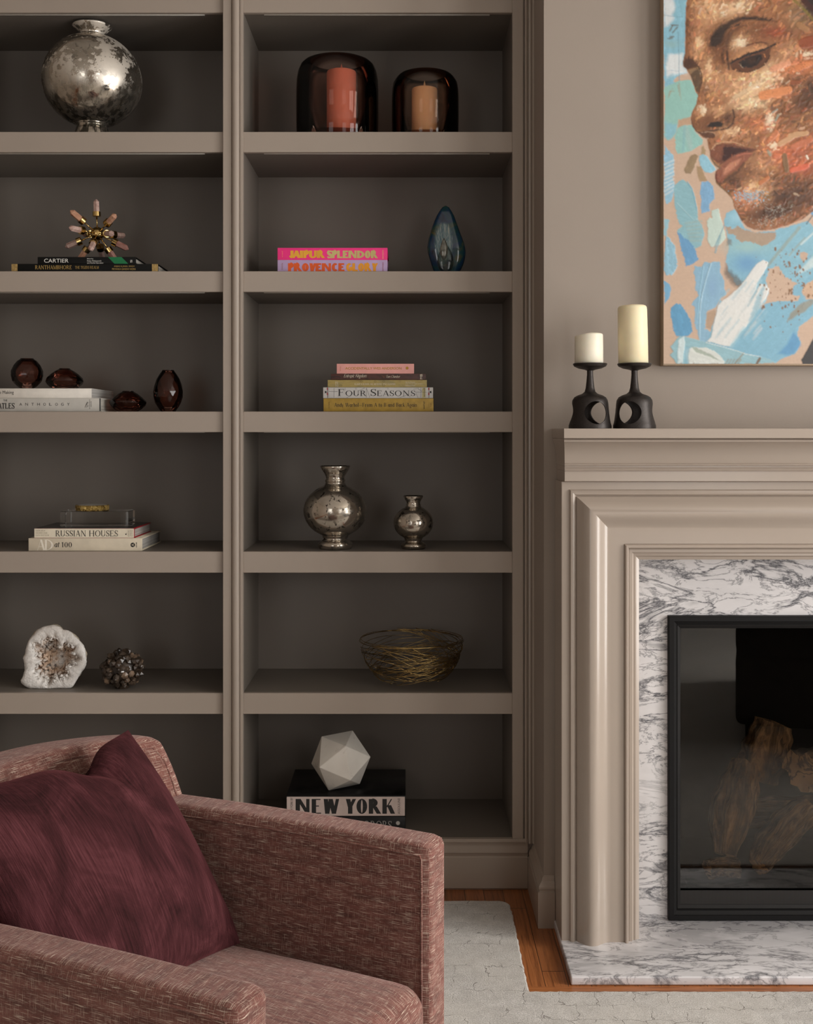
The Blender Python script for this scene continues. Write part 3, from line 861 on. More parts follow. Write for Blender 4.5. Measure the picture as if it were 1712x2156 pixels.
# ------------------------------------------------------------------ books
M_page = {}
def page_mat(key, c, vert=900):
    if key not in M_page:
        t = NT('page_edges_' + key)
        v = t.coord('Object', scale=(2, 2, vert)); n = t.noise(v, 1.0, 3, 0.6)
        t.base(t.ramp(n, [(0.35, tuple(x * .55 for x in c[:3]) + (1,)), (0.65, c)]))
        t.set(Roughness=0.85); M_page[key] = t.m
    return M_page[key]
INK = plain('black_ink', (0.012, 0.011, 0.010), 0.6, var=0)
def book(label, px0, px1, zt, zb, Yf, depth, cover, cat='book', board=0.003, page=(0.52, 0.48, 0.42, 1), key='cream', inset=0.004, round_spine=True, yaw=0.0, group=None, soft=False):
    x0, x1 = X_(px0, Yf), X_(px1, Yf)
    root = thing('book', label, cat, ((x0 + x1) / 2, Yf + depth / 2, zb), group)
    b = MB()
    b.bbox(x0, x1, Yf, Yf + 0.006, zb, zt, 0.0012 if round_spine else 0.0005, 2)
    b.bbox(x0, x1, Yf + 0.004, Yf + depth, zb, zb + board, 0.0006, 1)
    b.bbox(x0, x1, Yf + 0.004, Yf + depth, zt - board, zt, 0.0006, 1)
    mk('cover', b, cover, root)
    mk('page_block', MB().bbox(x0 + inset, x1 - inset, Yf + 0.006, Yf + depth - inset, zb + board, zt - board, 0.0003, 1), page_mat(key, page), root)
    return root
def spine_text(root, shape, mat, px0, px1, py0, py1, Yf, name='title'):
    """box given in the photograph's pixels on the spine plane"""
    x0, x1, z1, z0 = X_(px0, Yf), X_(px1, Yf), Z_(py0, Yf), Z_(py1, Yf)
    return lettering(name, shape, mat, root, (x0, Yf, z0), (1, 0, 0), (0, 0, 1), x1 - x0, z1 - z0)
def spine_text_v(root, shape, mat, px0, px1, py0, py1, Yf, name='imprint'):
    """letters turned to read downwards"""
    x0, x1, z1, z0 = X_(px0, Yf), X_(px1, Yf), Z_(py0, Yf), Z_(py1, Yf)
    return lettering(name, shape, mat, root, (x0, Yf, z1), (0, 0, -1), (1, 0, 0), z1 - z0, x1 - x0)
def spine_text_u(root, shape, mat, px0, px1, py0, py1, Yf, name='imprint'):
    x0, x1, z1, z0 = X_(px0, Yf), X_(px1, Yf), Z_(py0, Yf), Z_(py1, Yf)
    return lettering(name, shape, mat, root, (x1, Yf, z0), (0, 0, 1), (-1, 0, 0), z1 - z0, x1 - x0)
def spine_patch(root, mat, poly, Yf, name='spine_patch', lift=0.0003):
    b = MB(); b.prism([(X_(px, Yf), Yf - lift, Z_(py, Yf)) for px, py in poly], (0, lift * 0.6, 0))
    return mk(name, b, mat, root)
C = lambda name, r, g, b_, rough=0.5, **k: plain(name, srgb(r, g, b_), rough, **k)
GREYINK = C('grey_ink', 90, 92, 92)
OLIVEINK = C('dark_olive_ink', 105, 92, 52)
GOLDINK = plain('gold_foil_ink', (0.50, 0.33, 0.10), 0.4, 0.5)
CREAMINK = C('cream_ink', 225, 215, 195)

# --- second shelf, left bay: two black books
zs = SHELF_Z[2] + 0.0005; Yf = 0.035
black_cov = plain('black_book_cloth', (0.007, 0.007, 0.0065), 0.5, Specular_IOR_Level=0.15)
zA = Z_(555.5, Yf); zB = Z_(541, Yf)
b1 = book('long black book with gold ends to its spine, under a thinner black book', 24, 333, zA, zs, Yf, 0.25, black_cov)
goldp = plain('gold_spine_end', (0.42, 0.28, 0.10), 0.45, 0.4, var=0.4, scale=300)
spine_patch(b1, goldp, [(24.3, 556), (37, 556), (37, 571), (24.3, 571)], Yf)
spine_patch(b1, goldp, [(320, 556), (332.7, 556), (332.7, 572), (320, 572)], Yf)
spine_text(b1, serif('RANTHAMBHORE', .15, .07, .07), GOLDINK, 74, 151, 558.5, 567, Yf)
spine_text(b1, serif('THE TIGERS REALM', .13, .07, .06), GOLDINK, 158, 208, 560, 566, Yf, 'subtitle')
spine_text(b1, sans('ANJALI & JAISAL SINGH'), GOLDINK, 240, 283, 559, 563, Yf, 'author')
spine_text(b1, sans('PRIYANKA GANDHI VADRA'), GOLDINK, 236, 286, 564.5, 568.5, Yf, 'author')
b2 = book('thin black book with white capitals and a green stripe, under the brass and crystal ornament', 79, 286, zB, zA, Yf, 0.24, black_cov)
green = C('green_spine_stripe', 0, 110, 62)
spine_patch(b2, green, [(227.5, 541.3), (256, 541.3), (270, 555.3), (241, 555.3)], Yf)
WINK = C('white_ink', 225, 222, 215)
spine_text(b2, sans('CARTIER', 0.004), WINK, 93, 144.5, 544.8, 553, Yf)
for k, s_ in enumerate(('Edited by', 'Helen Molesworth', 'and Rachel Garrahan')):
    spine_text(b2, sans(s_), WINK, 183.5, 183.5 + (13, 30, 34)[k], 543.6 + 4.2 * k, 546.6 + 4.2 * k, Yf, 'author')
spine_text_v(b2, sans('S'), WINK, 274.5, 278.5, 547, 553, Yf, 'emblem')

# --- second shelf, right bay: pink and lilac books
Yf = 0.03
zA = Z_(547.3, Yf); zB = Z_(521.8, Yf)
lil = C('lilac_book_cloth', 190, 165, 205, 0.6); pink = C('hot_pink_book_cloth', 255, 52, 138, 0.55)
b3 = book('lilac book with orange capitals, under the hot pink book', 584.5, 816, zA, zs, Yf, 0.25, lil, round_spine=False)
b4 = book('hot pink book with yellow and green capitals, on top of the lilac book', 584.5, 816, zB, zA, Yf, 0.25, pink, round_spine=False)
fat = lambda s_: serif(s_, .37, .21, 0, gap=-.045)
spine_text(b4, fat('JAIPUR'), C('yellow_ink', 232, 168, 50), 609, 684.5, 526, 543.5, Yf)
spine_text(b4, fat('SPLENDOR'), C('sage_ink', 205, 185, 120), 688, 796, 526, 544, Yf)
spine_text(b3, fat('PROVENCE'), C('burnt_orange_ink', 222, 88, 22), 606.5, 725.5, 552.5, 571.3, Yf)
spine_text(b3, fat('GLORY'), C('amber_ink', 238, 158, 30), 729, 796, 552.5, 571.3, Yf)
for bb, y0 in ((b4, 527), (b3, 553)):
    spine_text_v(bb, sans('ASSOULINE'), C('pale_pink_ink', 250, 190, 150) if bb is b4 else C('plum_ink', 150, 60, 70), 805, 808, y0 - 1, y0 + 18, Yf)
    spine_text_v(bb, sans('JAIPUR' if bb is b4 else 'PROVENCE'), C('rose_ink', 250, 150, 120) if bb is b4 else C('plum_ink_2', 150, 80, 60), 593, 595.5, y0 + 1, y0 + 15, Yf)

# --- third shelf, left bay: white and grey books lying flat, out of frame on the left
zs = SHELF_Z[3] + 0.0005; Yf = 0.03
zA = Z_(838.2, Yf); zB = Z_(817.8, Yf)
grey = C('pale_grey_book_jacket', 190, 186, 178, 0.5); whiteb = C('white_book_jacket', 226, 220, 210, 0.5)
b5 = book('pale grey thick book with black spaced capitals, under the white paperback', -45, 212, zA, zs, Yf, 0.28, grey, board=0.0032, inset=0.003)
spine_patch(b5, plain('black_hinge', (0.01, 0.01, 0.01), 0.5), [(209.6, 839), (212, 839), (212, 865.5), (209.6, 865.5)], Yf)
spine_text(b5, serif('BEATLES', .2, .1, .05, gap=.02), INK, -18, 31, 848, 860.5, Yf)
spine_text(b5, sans('THE'), INK, 7, 15.5, 841, 845, Yf, 'title')
for k, ch in enumerate('ANTHOLOGY'):
    spine_text(b5, sans(ch), INK, 41 + 12.55 * k, 46.5 + 12.55 * k, 848.3, 854, Yf)
spine_text_v(b5, sans('CHRONICLE'), INK, 188, 190, 841, 861, Yf); spine_text_v(b5, sans('BOOKS'), INK, 191, 193, 845, 857, Yf)
b = MB(); b.tube([P(a, c, Yf - 0.0004) for a, c in ((179, 858), (184, 846), (186, 847), (181, 853), (185, 852), (182, 858), (187, 854))], 0.0005, 5)
mk('emblem', b, INK, b5)
# white paperback with a bulging page block
x0, x1 = X_(-45, Yf), X_(192.5, Yf)
b6 = thing('book', 'white paperback lying on the thick grey book, two small glass vases standing on it', 'book', ((x0 + x1) / 2, Yf + .13, zA))
b = MB().bbox(x0, x1, Yf, Yf + 0.003, zA + 0.0002, zB, 0.0006, 1).box(x0, x1, Yf + 0.003, Yf + 0.26, zB - 0.0008, zB)
b.box(x0, x1, Yf + 0.003, Yf + 0.26, zA + 0.0002, zA + 0.001)
mk('cover', b, whiteb, b6)
b = MB(); pg = []
for k in range(13):
    f_ = k / 12; y = Yf + 0.003 + 0.256 * f_
    pg.append((x1 - 0.0005 + 0.010 * math.sin(f_ * 3.14) * 0.3, y))
poly = [(x0 + 0.002, Yf + 0.003), *pg, (x0 + 0.002, Yf + 0.258)]
b.prism([(x, y, zA + 0.001) for x, y in poly], (0, 0, zB - 0.0008 - zA - 0.001))
mk('page_block', b, page_mat('grey', (0.50, 0.48, 0.45, 1)), b6)
spine_text(b6, sans('s in the Making'), INK, -22, 29, 822.5, 831.5, Yf)

# --- third shelf, right bay: stack of five
Yf = 0.025
ys = [865.5, 838.3, 815.3, 799.8, 786.8, 765.8]
zz = [zs] + [Z_(y, Yf) for y in ys[1:]]
mus = plain('mustard_gold_jacket', srgb(172, 140, 58), 0.42, 0.2, var=0.14, scale=60)
k1 = book('mustard gold thick book at the bottom of the five-book stack', 681, 913, zz[1] - 0.0006, zz[0], Yf, 0.26, mus)
spine_text(k1, serif('Andy Warhol-From A to B and Back Again', .15, .055, .06, gap=.05), INK, 704, 878, 848.0, 859.5, Yf)
spine_text_u(k1, sans('WHITNEY', .006), INK, 891.5, 895, 844, 861.5, Yf); spine_text_u(k1, serif('Yale', .13, .06, .05), C('brown_ink', 120, 85, 30), 904.5, 909, 848, 857, Yf); spine_text_u(k1, sans('De Salvo'), C('brown_ink_2', 110, 80, 30), 691, 694, 846, 860, Yf)
b = MB(); b.tube([P(a, c, Yf - 0.0004) for a, c in ((897, 846), (899, 860), (901.5, 848), (903, 860), (904, 847))], 0.0003, 4); mk('emblem', b, C('brown_ink_3', 120, 90, 40), k1)
fs_cov = C('white_marble_map_jacket', 205, 203, 200, 0.45)
k2 = book('white book with big black title, red stripes and map lines, in the five-book stack', 680.5, 912, zz[2] - 0.0005, zz[1], Yf, 0.26, fs_cov, round_spine=False)
red = C('red_spine_stripe', 150, 28, 36)
for a, c in ((688.3, 690.6), (901.8, 904.2)):
    for (y0, y1) in ((816.3, 821), (826.5, 832)): spine_patch(k2, red, [(a, y0), (c, y0), (c, y1), (a, y1)], Yf)
    for (y0, y1) in ((821, 826.5), (832, 837.5)): spine_patch(k2, INK, [(a + .8, y0), (c - .6, y0), (c - .6, y1), (a + .8, y1)], Yf)
for (a, c, d, e) in ((692, 817, 692, 837), (703.5, 817, 703.5, 837), (726.5, 816.5, 726.5, 822), (749.5, 817, 749.5, 820), (771.5, 817, 771.5, 837), (772, 818, 779, 837), (817, 817, 817, 820), (863, 833, 863, 837), (886.5, 816.5, 886.5, 837),
                     (692, 824.5, 711, 824.5), (875, 825.5, 899, 825.5), (730, 837, 740, 833), (754, 823, 768, 817), (842, 837, 862, 830), (870, 820, 881, 816.8), (876, 828, 880, 837), (880, 818, 888, 824), (888, 824, 893, 816.6)):
    mk('map_line', MB().tube([P(a, c, Yf - 0.0002), P(d, e, Yf - 0.0002)], 0.00045, 4), GREYINK, k2)
spine_text(k2, serif('FOUR SEASONS', .14, .05, .09, gap=.05, small=.78), INK, 711.5, 874.5, 819.2, 833.8, Yf)
spine_patch(k2, C('pale_olive_patch', 190, 180, 130), [(889, 816.5), (896, 816.5), (896, 837.6), (889, 837.6)], Yf, lift=0.00025)
spine_text_v(k2, sans('ASSOULINE', .005), INK, 892.3, 895.2, 817, 835.5, Yf); spine_text_u(k2, serif('XIX', .2, .1, .1), INK, 684, 687.5, 821.5, 829.5, Yf); spine_text_u(k2, serif('XIX', .2, .1, .1), INK, 905, 908.5, 821.5, 829.5, Yf)
def collage(name, stops, sc):
    t = NT(name); v = t.coord('Object', scale=(1, 1, 2)); n = t.noise(v, sc, 4, 0.6, 0.6)
    t.base(t.ramp(n, stops)); t.set(Roughness=0.45); return t.m
olv = collage('olive_painted_jacket', [(0.3, srgb(150, 130, 75)), (0.5, srgb(176, 156, 92)), (0.7, srgb(150, 138, 92))], 22)
k3 = book('olive gold slim book with small white capitals, in the middle of the five-book stack', 690, 899, zz[3] - 0.0004, zz[2], Yf, 0.24, olv, round_spine=False)
spine_text(k3, serif('KLIMT & RODIN AN ARTISTIC ENCOUNTER', .16, .08, .07), CREAMINK, 746.5, 833, 807, 810.5, Yf)
for k, wd in enumerate((20, 36, 20)): spine_text(k3, sans(('Fine Arts Museums', 'of San Francisco Legion of Honor', 'DelMonico Prestel')[k]), CREAMINK, 854, 854 + wd, 803.4 + 3.6 * k, 805.8 + 3.6 * k, Yf, 'imprint')
spine_text_u(k3, sans('NATTER'), CREAMINK, 706.5, 708.5, 803, 814, Yf); spine_text_u(k3, sans('KLIMT'), CREAMINK, 710, 712, 803, 814, Yf)
for (a, c) in ((761, 803), (808, 803), (790, 803.4), (718, 812), (808, 812)):
    b = MB(); b.tube([P(a + 2.4 * math.cos(q_ * .7), c + 1.8 * math.sin(q_ * .7), Yf - 0.0002) for q_ in range(10)], 0.0004, 4)
    mk('ornament', b, OLIVEINK, k3)
brn = collage('dark_brown_photo_jacket', [(0.34, srgb(32, 24, 22)), (0.48, srgb(82, 44, 36)), (0.62, srgb(60, 36, 30)), (0.75, srgb(130, 74, 44))], 26)
k4 = book('thin dark brown book with script lettering, just under the pink book', 697, 897, zz[4] - 0.0003, zz[3], Yf, 0.23, brn, round_spine=False)
spine_text(k4, serif('Entropic Kingdom', .09, .05, .0, slant=.35, gap=.0), CREAMINK, 724, 772, 787.5, 797, Yf)
spine_text(k4, serif('Tom Chambers', .09, .05, .0, slant=.35, gap=.0), CREAMINK, 813.5, 843, 790, 795.5, Yf, 'author')
spine_text_u(k4, sans('MB'), CREAMINK, 884.5, 889.5, 787.6, 798.3, Yf)
pk = C('dusty_pink_cloth', 240, 172, 164, 0.6)
k5 = book('dusty pink small book with gold capitals, on top of the five-book stack', 709, 872, zz[5], zz[4], Yf, 0.20, pk)
GI2 = C('ochre_ink', 190, 142, 40)
spine_text(k5, sans('ACCIDENTALLY WES ANDERSON', .012), GI2, 727, 845.5, 773, 778, Yf)
b = MB(); c_ = P(857.3, 775, Yf - 0.0003); b.prism([(c_.x + .0044 * math.cos(R(24 * q_)), c_.y, c_.z + .0044 * math.sin(R(24 * q_))) for q_ in range(15)], (0, .0002, 0)); mk('emblem', b, GI2, k5)
spine_text_u(k5, sans('KOVAL'), C('faded_ink', 215, 140, 110), 715.5, 718, 771, 781, Yf)

# --- fourth shelf, left bay: two cream books
zs = SHELF_Z[4] + 0.0005; Yf = 0.02
zA = Z_(1133.2, Yf); zB = Z_(1112.5, Yf)
crm = C('cream_book_cloth', 214, 202, 180, 0.6); ivo = C('ivory_book_jacket', 226, 216, 194, 0.45)
b7 = book('large cream book with a faint white monogram, under the ivory book', 60, 299, zA, zs, Yf, 0.265, crm, board=0.003, inset=0.004, key='greyish', page=(0.42, 0.40, 0.37, 1), round_spine=False)
spine_text(b7, serif('AD', .19, .04, .05, gap=-.12), C('pearl_ink', 238, 230, 214), 78, 112, 1136, 1158.5, Yf)
spine_text(b7, serif('at', .14, .05, .03, slant=.22), INK, 115, 126, 1141.8, 1152.0, Yf); spine_text(b7, serif('100', .13, .05, .05), INK, 129.5, 151.5, 1141.5, 1152.3, Yf)
b = MB(); c_ = P(279.6, 1147.3, Yf - 0.0003); b.prism([(c_.x + .0068 * math.cos(R(18 * q_)), c_.y, c_.z + .0068 * math.sin(R(18 * q_))) for q_ in range(20)], (0, .0002, 0)); mk('emblem', b, INK, b7)
spine_text_u(b7, sans('A', .005), crm, 276.5, 282.5, 1144.6, 1150, Yf - 0.0002); spine_text_u(b7, sans('ABRAMS', .006), INK, 286, 288.6, 1141.5, 1153, Yf)
redc = C('crimson_book_cloth', 150, 26, 34, 0.5)
b8 = book('ivory book with crimson boards and black serif title, on top of the large cream book', 72, 283, zB, zA, Yf, 0.225, redc, board=0.0028, inset=0.004, key='pinkgrey', page=(0.48, 0.43, 0.40, 1))
spine_patch(b8, ivo, [(72.5, 1112.9), (282.0, 1112.9), (282.0, 1132.4), (72.5, 1132.4)], Yf, 'spine_jacket', 0.0006)
x0, x1 = X_(72.5, Yf), X_(279, Yf)
mk('front_jacket', MB().box(x0, x1, Yf + 0.001, Yf + 0.225, zB, zB + 0.0005), plain('black_photo_jacket', (0.02, 0.018, 0.016), 0.3), b8)
spine_text(b8, serif('RUSSIAN HOUSES', .13, .05, .07, gap=.06), INK, 117, 248.5, 1116.5, 1129.5, Yf - 0.0006)
for k, s_ in enumerate(('GERARD', 'HESSELINK', 'GOLDSTEIN')): spine_text(b8, serif(s_, .14, .08, .07, gap=.3), C('taupe_ink', 140, 128, 105), 75.5, (95, 100, 103)[k], 1116 + 4.8 * k, 1118.6 + 4.8 * k, Yf - 0.0006, 'author')
b = MB(); b.prism([P(a, c, Yf - 0.0009) for a, c in ((263.5, 1123), (265.5, 1124.5), (267.5, 1121), (266, 1126.5), (264, 1126))], (0, .0002, 0)); mk('emblem', b, INK, b8)
for k in range(3): spine_text_u(b8, sans(('STEWART', 'TABORI', 'CHANG')[k]), C('taupe_ink_2', 120, 108, 90), 269.5 + 3.6 * k, 271.7 + 3.6 * k, 1115.5, 1130, Yf - 0.0006)
# black hairline under the ivory jacket is the shadow gap between the books

# --- bottom of the right bay: two black books under the polyhedron
zs = ZBASE + 0.0005; Yf = 0.03
sc = (CAM_D + Yf) / FPX
zA = Z_(1719.5, Yf); zB = Z_(1675.5, Yf)
blk2 = plain('black_printed_cover', (0.010, 0.0095, 0.0095), 0.35, var=0.9, scale=26, Specular_IOR_Level=0.25)
b9 = book('black book with faint white capitals, mostly hidden behind the armchair, under the thick boxed book', 604, 854, zA - 0.0004, zs, Yf, 0.27, blk2, board=0.003)
spine_text(b9, serif('HORRORS', .14, .06, .05), C('silver_ink', 150, 146, 140), 742, 825, 1728, 1745, Yf)
b = MB(); c_ = P(838, 1733, Yf - 0.0003); b.prism([(c_.x + .006 * math.cos(R(18 * q_)), c_.y, c_.z + .006 * math.sin(R(18 * q_))) for q_ in range(20)], (0, .0002, 0)); mk('emblem', b, C('silver_ink_2', 170, 166, 160), b9)
b10 = book('thick black book with pale spine and heavy black capitals, the stone polyhedron standing on it', 603, 854, zB, zA, Yf, 0.27, blk2, board=0.004, round_spine=False)
spine_patch(b10, C('pale_mauve_spine', 200, 182, 174, 0.5), [(604, 1677.5), (852.5, 1677.5), (852.5, 1717.5), (604, 1717.5)], Yf, 'spine_label')
spine_text(b10, serif('NEW YORK', .33, .07, 0, gap=.05), INK, 622.5, 832, 1681, 1713.5, Yf)
spine_text_u(b10, sans('ASSOULINE', .0), INK, 837.5, 842.5, 1680.5, 1713.5, Yf); spine_text_u(b10, sans('NEW YORK BY', .01), INK, 611.5, 616.5, 1679, 1714, Yf)
# ------------------------------------------------------------------ mercury glass vases
def mercury(name, patch, streak=False, seed=0.0, dirt=0.5):
    t = NT(name)
    v = t.coord('Object', loc=(seed, seed, seed))
    big = t.noise(v, 9, 5, 0.62, 0.6); fine = t.noise(v, 46, 6, 0.7, 0.4); sp = t.noise(v, 120, 3, 0.6)
    speck = t.ramp(fine, [(0.545, BLACK), (0.60, WHITE)])
    area = t.ramp(big, [(0.40, BLACK), (0.55, WHITE)])
    worn = t.mix(1.0, speck, t.mix(1.0 - patch, area, WHITE), 'MULTIPLY')
    if streak: worn = t.mix(0.5, BLACK, worn)
    col = t.ramp(big, [(0.32, (0.36, 0.31, 0.245, 1)), (0.6, (0.58, 0.525, 0.45, 1))])
    col = t.mix(worn, col, (0.055, 0.045, 0.035, 1))
    rough = t.ramp(fine, [(0.40, (0.05, 0.05, 0.05, 1)), (0.60, (0.30, 0.30, 0.30, 1))])
    if streak:
        sv = t.coord('Object', scale=(1, 1, 0.16), loc=(seed, 0, 0)); sn = t.noise(sv, 70, 4, 0.6)
        sep = t.n('ShaderNodeSeparateXYZ'); tc = t.n('ShaderNodeTexCoord'); t.l(tc.outputs['Object'], sep.inputs[0])
        low = t.ramp(sep.outputs[2], [(0.04, WHITE), (0.17, BLACK)])
        runs = t.mix(1.0, t.ramp(sn, [(0.45, WHITE), (0.52, BLACK)]), low, 'MULTIPLY')
        col = t.mix(t.mix(0.9, BLACK, runs), col, (0.04, 0.037, 0.026, 1))
        # whitish frosted bloom with crumbling edges over the upper body
        f1 = t.noise(v, 8, 12, 0.74, 0.0); f2 = t.noise(v, 60, 4, 0.7)
        fro = t.ramp(t.math('ADD', f1, t.math('MULTIPLY', t.math('SUBTRACT', f2, 0.5), 0.35)), [(0.50, BLACK), (0.535, WHITE)])
        up = t.ramp(sep.outputs[2], [(0.12, BLACK), (0.20, WHITE)])
        fro = t.mix(1.0, fro, up, 'MULTIPLY')
        col = t.mix(t.mix(0.8, BLACK, fro), col, (0.80, 0.74, 0.66, 1))
        rough = t.mix(fro, rough, (0.68, 0.68, 0.68, 1))
    t.base(col); t.set(Metallic=0.93, Roughness=rough)
    t.bump(sp, 0.04, 0.0005)
    return t.m
def lathe_px(name, label, cat, cx, prof, Y, zs, mat, seg=72, parent=None, group=None, auto=None, **k):
    """profile in the photograph's pixels (radius, y); the last row stands on zs"""
    sc = (CAM_D + Y) / FPX; x = X_(cx, Y)
    pts = [(r * sc, Z_(y, Y)) for r, y in prof]
    pts = [(r, max(z, zs)) for r, z in pts]
    pts[-1] = (pts[-1][0], zs)
    b = MB().lathe(pts, (x, Y), seg, **k)
    if parent: return mk(name, b, mat, parent, auto=auto)
    root = thing(name, label, cat, (x, Y, zs), group)
    return root, b
def sphere_rows(cy, rx, ry, y0, y1, n=26):
    a0 = math.asin(max(-1, min(1, (cy - y0) / ry))); a1 = math.asin(max(-1, min(1, (cy - y1) / ry)))
    return [(rx * math.cos(a0 + (a1 - a0) * k / n), cy - ry * math.sin(a0 + (a1 - a0) * k / n)) for k in range(n + 1)]
EPS = 0.0004
z1_, z2_, z3_, z4_, z5_, z6_ = (SHELF_Z[k] + EPS for k in (1, 2, 3, 4, 5, 5))
z6_ = ZBASE + EPS
M_merc_a = mercury('mercury_glass_frosted', 0.9, True, 1.7); M_merc_b = mercury('mercury_glass_speckled', 0.75, False, 4.2); M_merc_c = mercury('mercury_glass_small', 0.8, False, 8.3)
# tall frosted vase, top left
root, b = lathe_px('mercury_vase', 'big round silvered glass vase with frosted worn surface and short neck, the largest of three', 'vase', 194,
    [(26, 63), (35, 57), (39.5, 54.8), (40.5, 56.2), (38.5, 59), (31, 65), (25.5, 70), (24, 73), (24.5, 75.5), (27, 77)] + sphere_rows(171, 103, 97, 78, 263.5) + [(34, 264), (31, 267), (33, 272), (35, 280), (36, 288), (35, 294), (0, 294)], 0.105, z1_, M_merc_a)
mk('body', b, M_merc_a, root)
root, b = lathe_px('mercury_vase', 'larger silvered speckled vase with flared rim and foot, beside the small silvered vase', 'vase', 706,
    [(22, 992), (28, 983), (31, 980.5), (32, 982), (29, 988), (23.5, 996), (20, 1003), (19.5, 1008), (21.5, 1010.5), (21.5, 1013.5), (20, 1015), (21.5, 1019), (25, 1023)] + sphere_rows(1075, 67, 56, 1024.5, 1125) + [(27, 1127), (26.5, 1131), (24.5, 1134), (29, 1137.5), (35, 1141), (36.5, 1146), (35, 1152), (33, 1156), (0, 1156)], 0.085, z4_, M_merc_b)
mk('body', b, M_merc_b, root)
root, b = lathe_px('mercury_vase', 'small silvered vase with narrow neck and foot, right of the larger silvered vase', 'vase', 870.5,
    [(14, 1052), (18.5, 1046), (20.5, 1043.5), (21, 1045.5), (18, 1051), (15, 1056), (14, 1060), (15.5, 1062), (15.5, 1065), (17, 1067)] + sphere_rows(1100.5, 42, 35.5, 1068.5, 1132) + [(19, 1133.5), (18, 1137), (17, 1139.5), (22, 1142.5), (26, 1145), (26.5, 1149), (25, 1154), (0, 1156)], 0.085, z4_, M_merc_c)
mk('body', b, M_merc_c, root)

# ------------------------------------------------------------------ hurricane lamps and candles on the top right shelf
def wax(name, c, sss=0.25, rough=0.45):
    t = NT(name); v = t.coord('Object'); n = t.noise(v, 18, 3)
    k = lambda f: tuple(min(1, x * f) for x in c[:3]) + (1,)
    t.base(t.ramp(n, [(0.3, k(0.94)), (0.7, k(1.04))]))
    t.set(Roughness=rough, Subsurface_Weight=sss, Subsurface_Radius=(0.03, 0.018, 0.009), Subsurface_Scale=0.5)
    t.bump(n, 0.05, 0.002); return t.m
M_amber = thin_glass('dark_amber_glass', (0.92, 0.78, 0.73), 1.35, edge=(0.30, 0.17, 0.13), stops=(0.20, 0.32))
M_amber2 = thin_glass('brown_amber_glass', (0.95, 0.85, 0.78), 1.35, edge=(0.34, 0.20, 0.13), stops=(0.20, 0.34))
M_wick = plain('wick_and_flame_tip', (0.50, 0.22, 0.12), 0.6)
def candle_solid(cx, r, ytop, Y, zb, tilt=0.0, dome=1.0):
    sc = (CAM_D + Y) / FPX; x = X_(cx, Y); z1 = Z_(ytop, Y); rr = r * sc
    return MB().lathe([(0, z1 - 0.004 * dome), (rr * .80, z1 - 0.0025 * dome), (rr * .90, z1), (rr * .97, z1 - 0.0012), (rr, z1 - 0.005), (rr, zb + 0.002), (rr * .98, zb), (0, zb)], (x, Y), 48)
for (lab, cx, rx, oy, orad, kcx, kr, kty, M_g, M_c, clab) in (
    ('large dark amber glass hurricane dome with open top, holding the coral candle', 710.5, 86.5, 130, 58, 719, 31, 151, M_amber, wax('coral_wax', (0.80, 0.36, 0.26, 1)), 'coral pillar candle inside the large amber glass dome'),
    ('small brown amber glass hurricane dome with open top, holding the peach candle', 895.5, 70.5, 157, 45, 894, 27, 187, M_amber2, wax('peach_wax', (0.92, 0.68, 0.44, 1)), 'peach pillar candle inside the small amber glass dome')):
    Y = 0.135; k = rx / 86.5
    outer = [(orad, oy), (orad + 5 * k, oy + .5), (orad + 13 * k, oy + 4 * k), (orad + 20 * k, oy + 11 * k), (rx - 3.5 * k, oy + 24 * k), (rx - 1.0 * k, oy + 40 * k), (rx, oy + 62 * k), (rx, 255), (rx * 0.985, 297), (rx * .97, 303)]
    root, b = lathe_px('hurricane_lamp', lab, 'candle holder', cx, outer, Y, z1_, None, 80)
    mk('glass_dome', b, M_g, root)
    sc = (CAM_D + Y) / FPX
    xx = X_(cx, Y)
    inner = [((orad + .5) * sc, Z_(oy + 1.2, Y)), ((rx - 9 * k) * sc, Z_(oy + 20 * k, Y)), ((rx - 5 * k) * sc, Z_(oy + 42 * k, Y)), ((rx - 4.5 * k) * sc, z1_ + 0.024), ((rx - 14 * k) * sc, z1_ + 0.016), (0, z1_ + 0.016)]
    mk('inner_wall', MB().lathe(inner, (xx, Y), 80), M_g, root)
    mk('rim', MB().tube([(xx + orad * sc * math.cos(R(6 * q_)), Y + orad * sc * math.sin(R(6 * q_)), Z_(oy, Y)) for q_ in range(60)], 0.0016, 6, closed=True), M_g, root)
    zb = z1_ + 0.0165
    cr = thing('pillar_candle', clab, 'candle', (X_(kcx, Y), Y, zb))
    mk('wax_body', candle_solid(kcx, kr, kty, Y, zb), M_c, cr)
    zt = Z_(kty, Y); kx = X_(kcx, Y)
    mk('wick', MB().lathe([(0.0009, zt - 0.004), (0.0026, zt + 0.004), (0.0034, zt + 0.012), (0.0022, zt + 0.018), (0, zt + 0.026)], (kx, Y), 10), M_c, cr)

# ------------------------------------------------------------------ brass ornament with crystal points
M_brass = plain('polished_brass', (0.62, 0.43, 0.17), 0.16, 1.0, var=0.05)
def quartz_mat(name, c1, c2):
    t = NT(name); v = t.coord('Object'); n = t.noise(v, 75, 5, 0.6, 0.5)
    t.base(t.ramp(n, [(0.32, c1), (0.68, c2)])); t.set(Roughness=0.32, Subsurface_Weight=0.3, Subsurface_Radius=(0.01, 0.006, 0.004), Subsurface_Scale=0.3); return t.m
M_rose = quartz_mat('rose_quartz', (0.40, 0.24, 0.20, 1), (0.62, 0.44, 0.38, 1)); M_peachq = quartz_mat('peach_quartz', (0.42, 0.20, 0.12, 1), (0.62, 0.36, 0.24, 1)); M_redq = quartz_mat('red_quartz', (0.30, 0.13, 0.10, 1), (0.45, 0.24, 0.20, 1))
Y = 0.145; sc = (CAM_D + Y) / FPX
c = P(205, 492, Y)
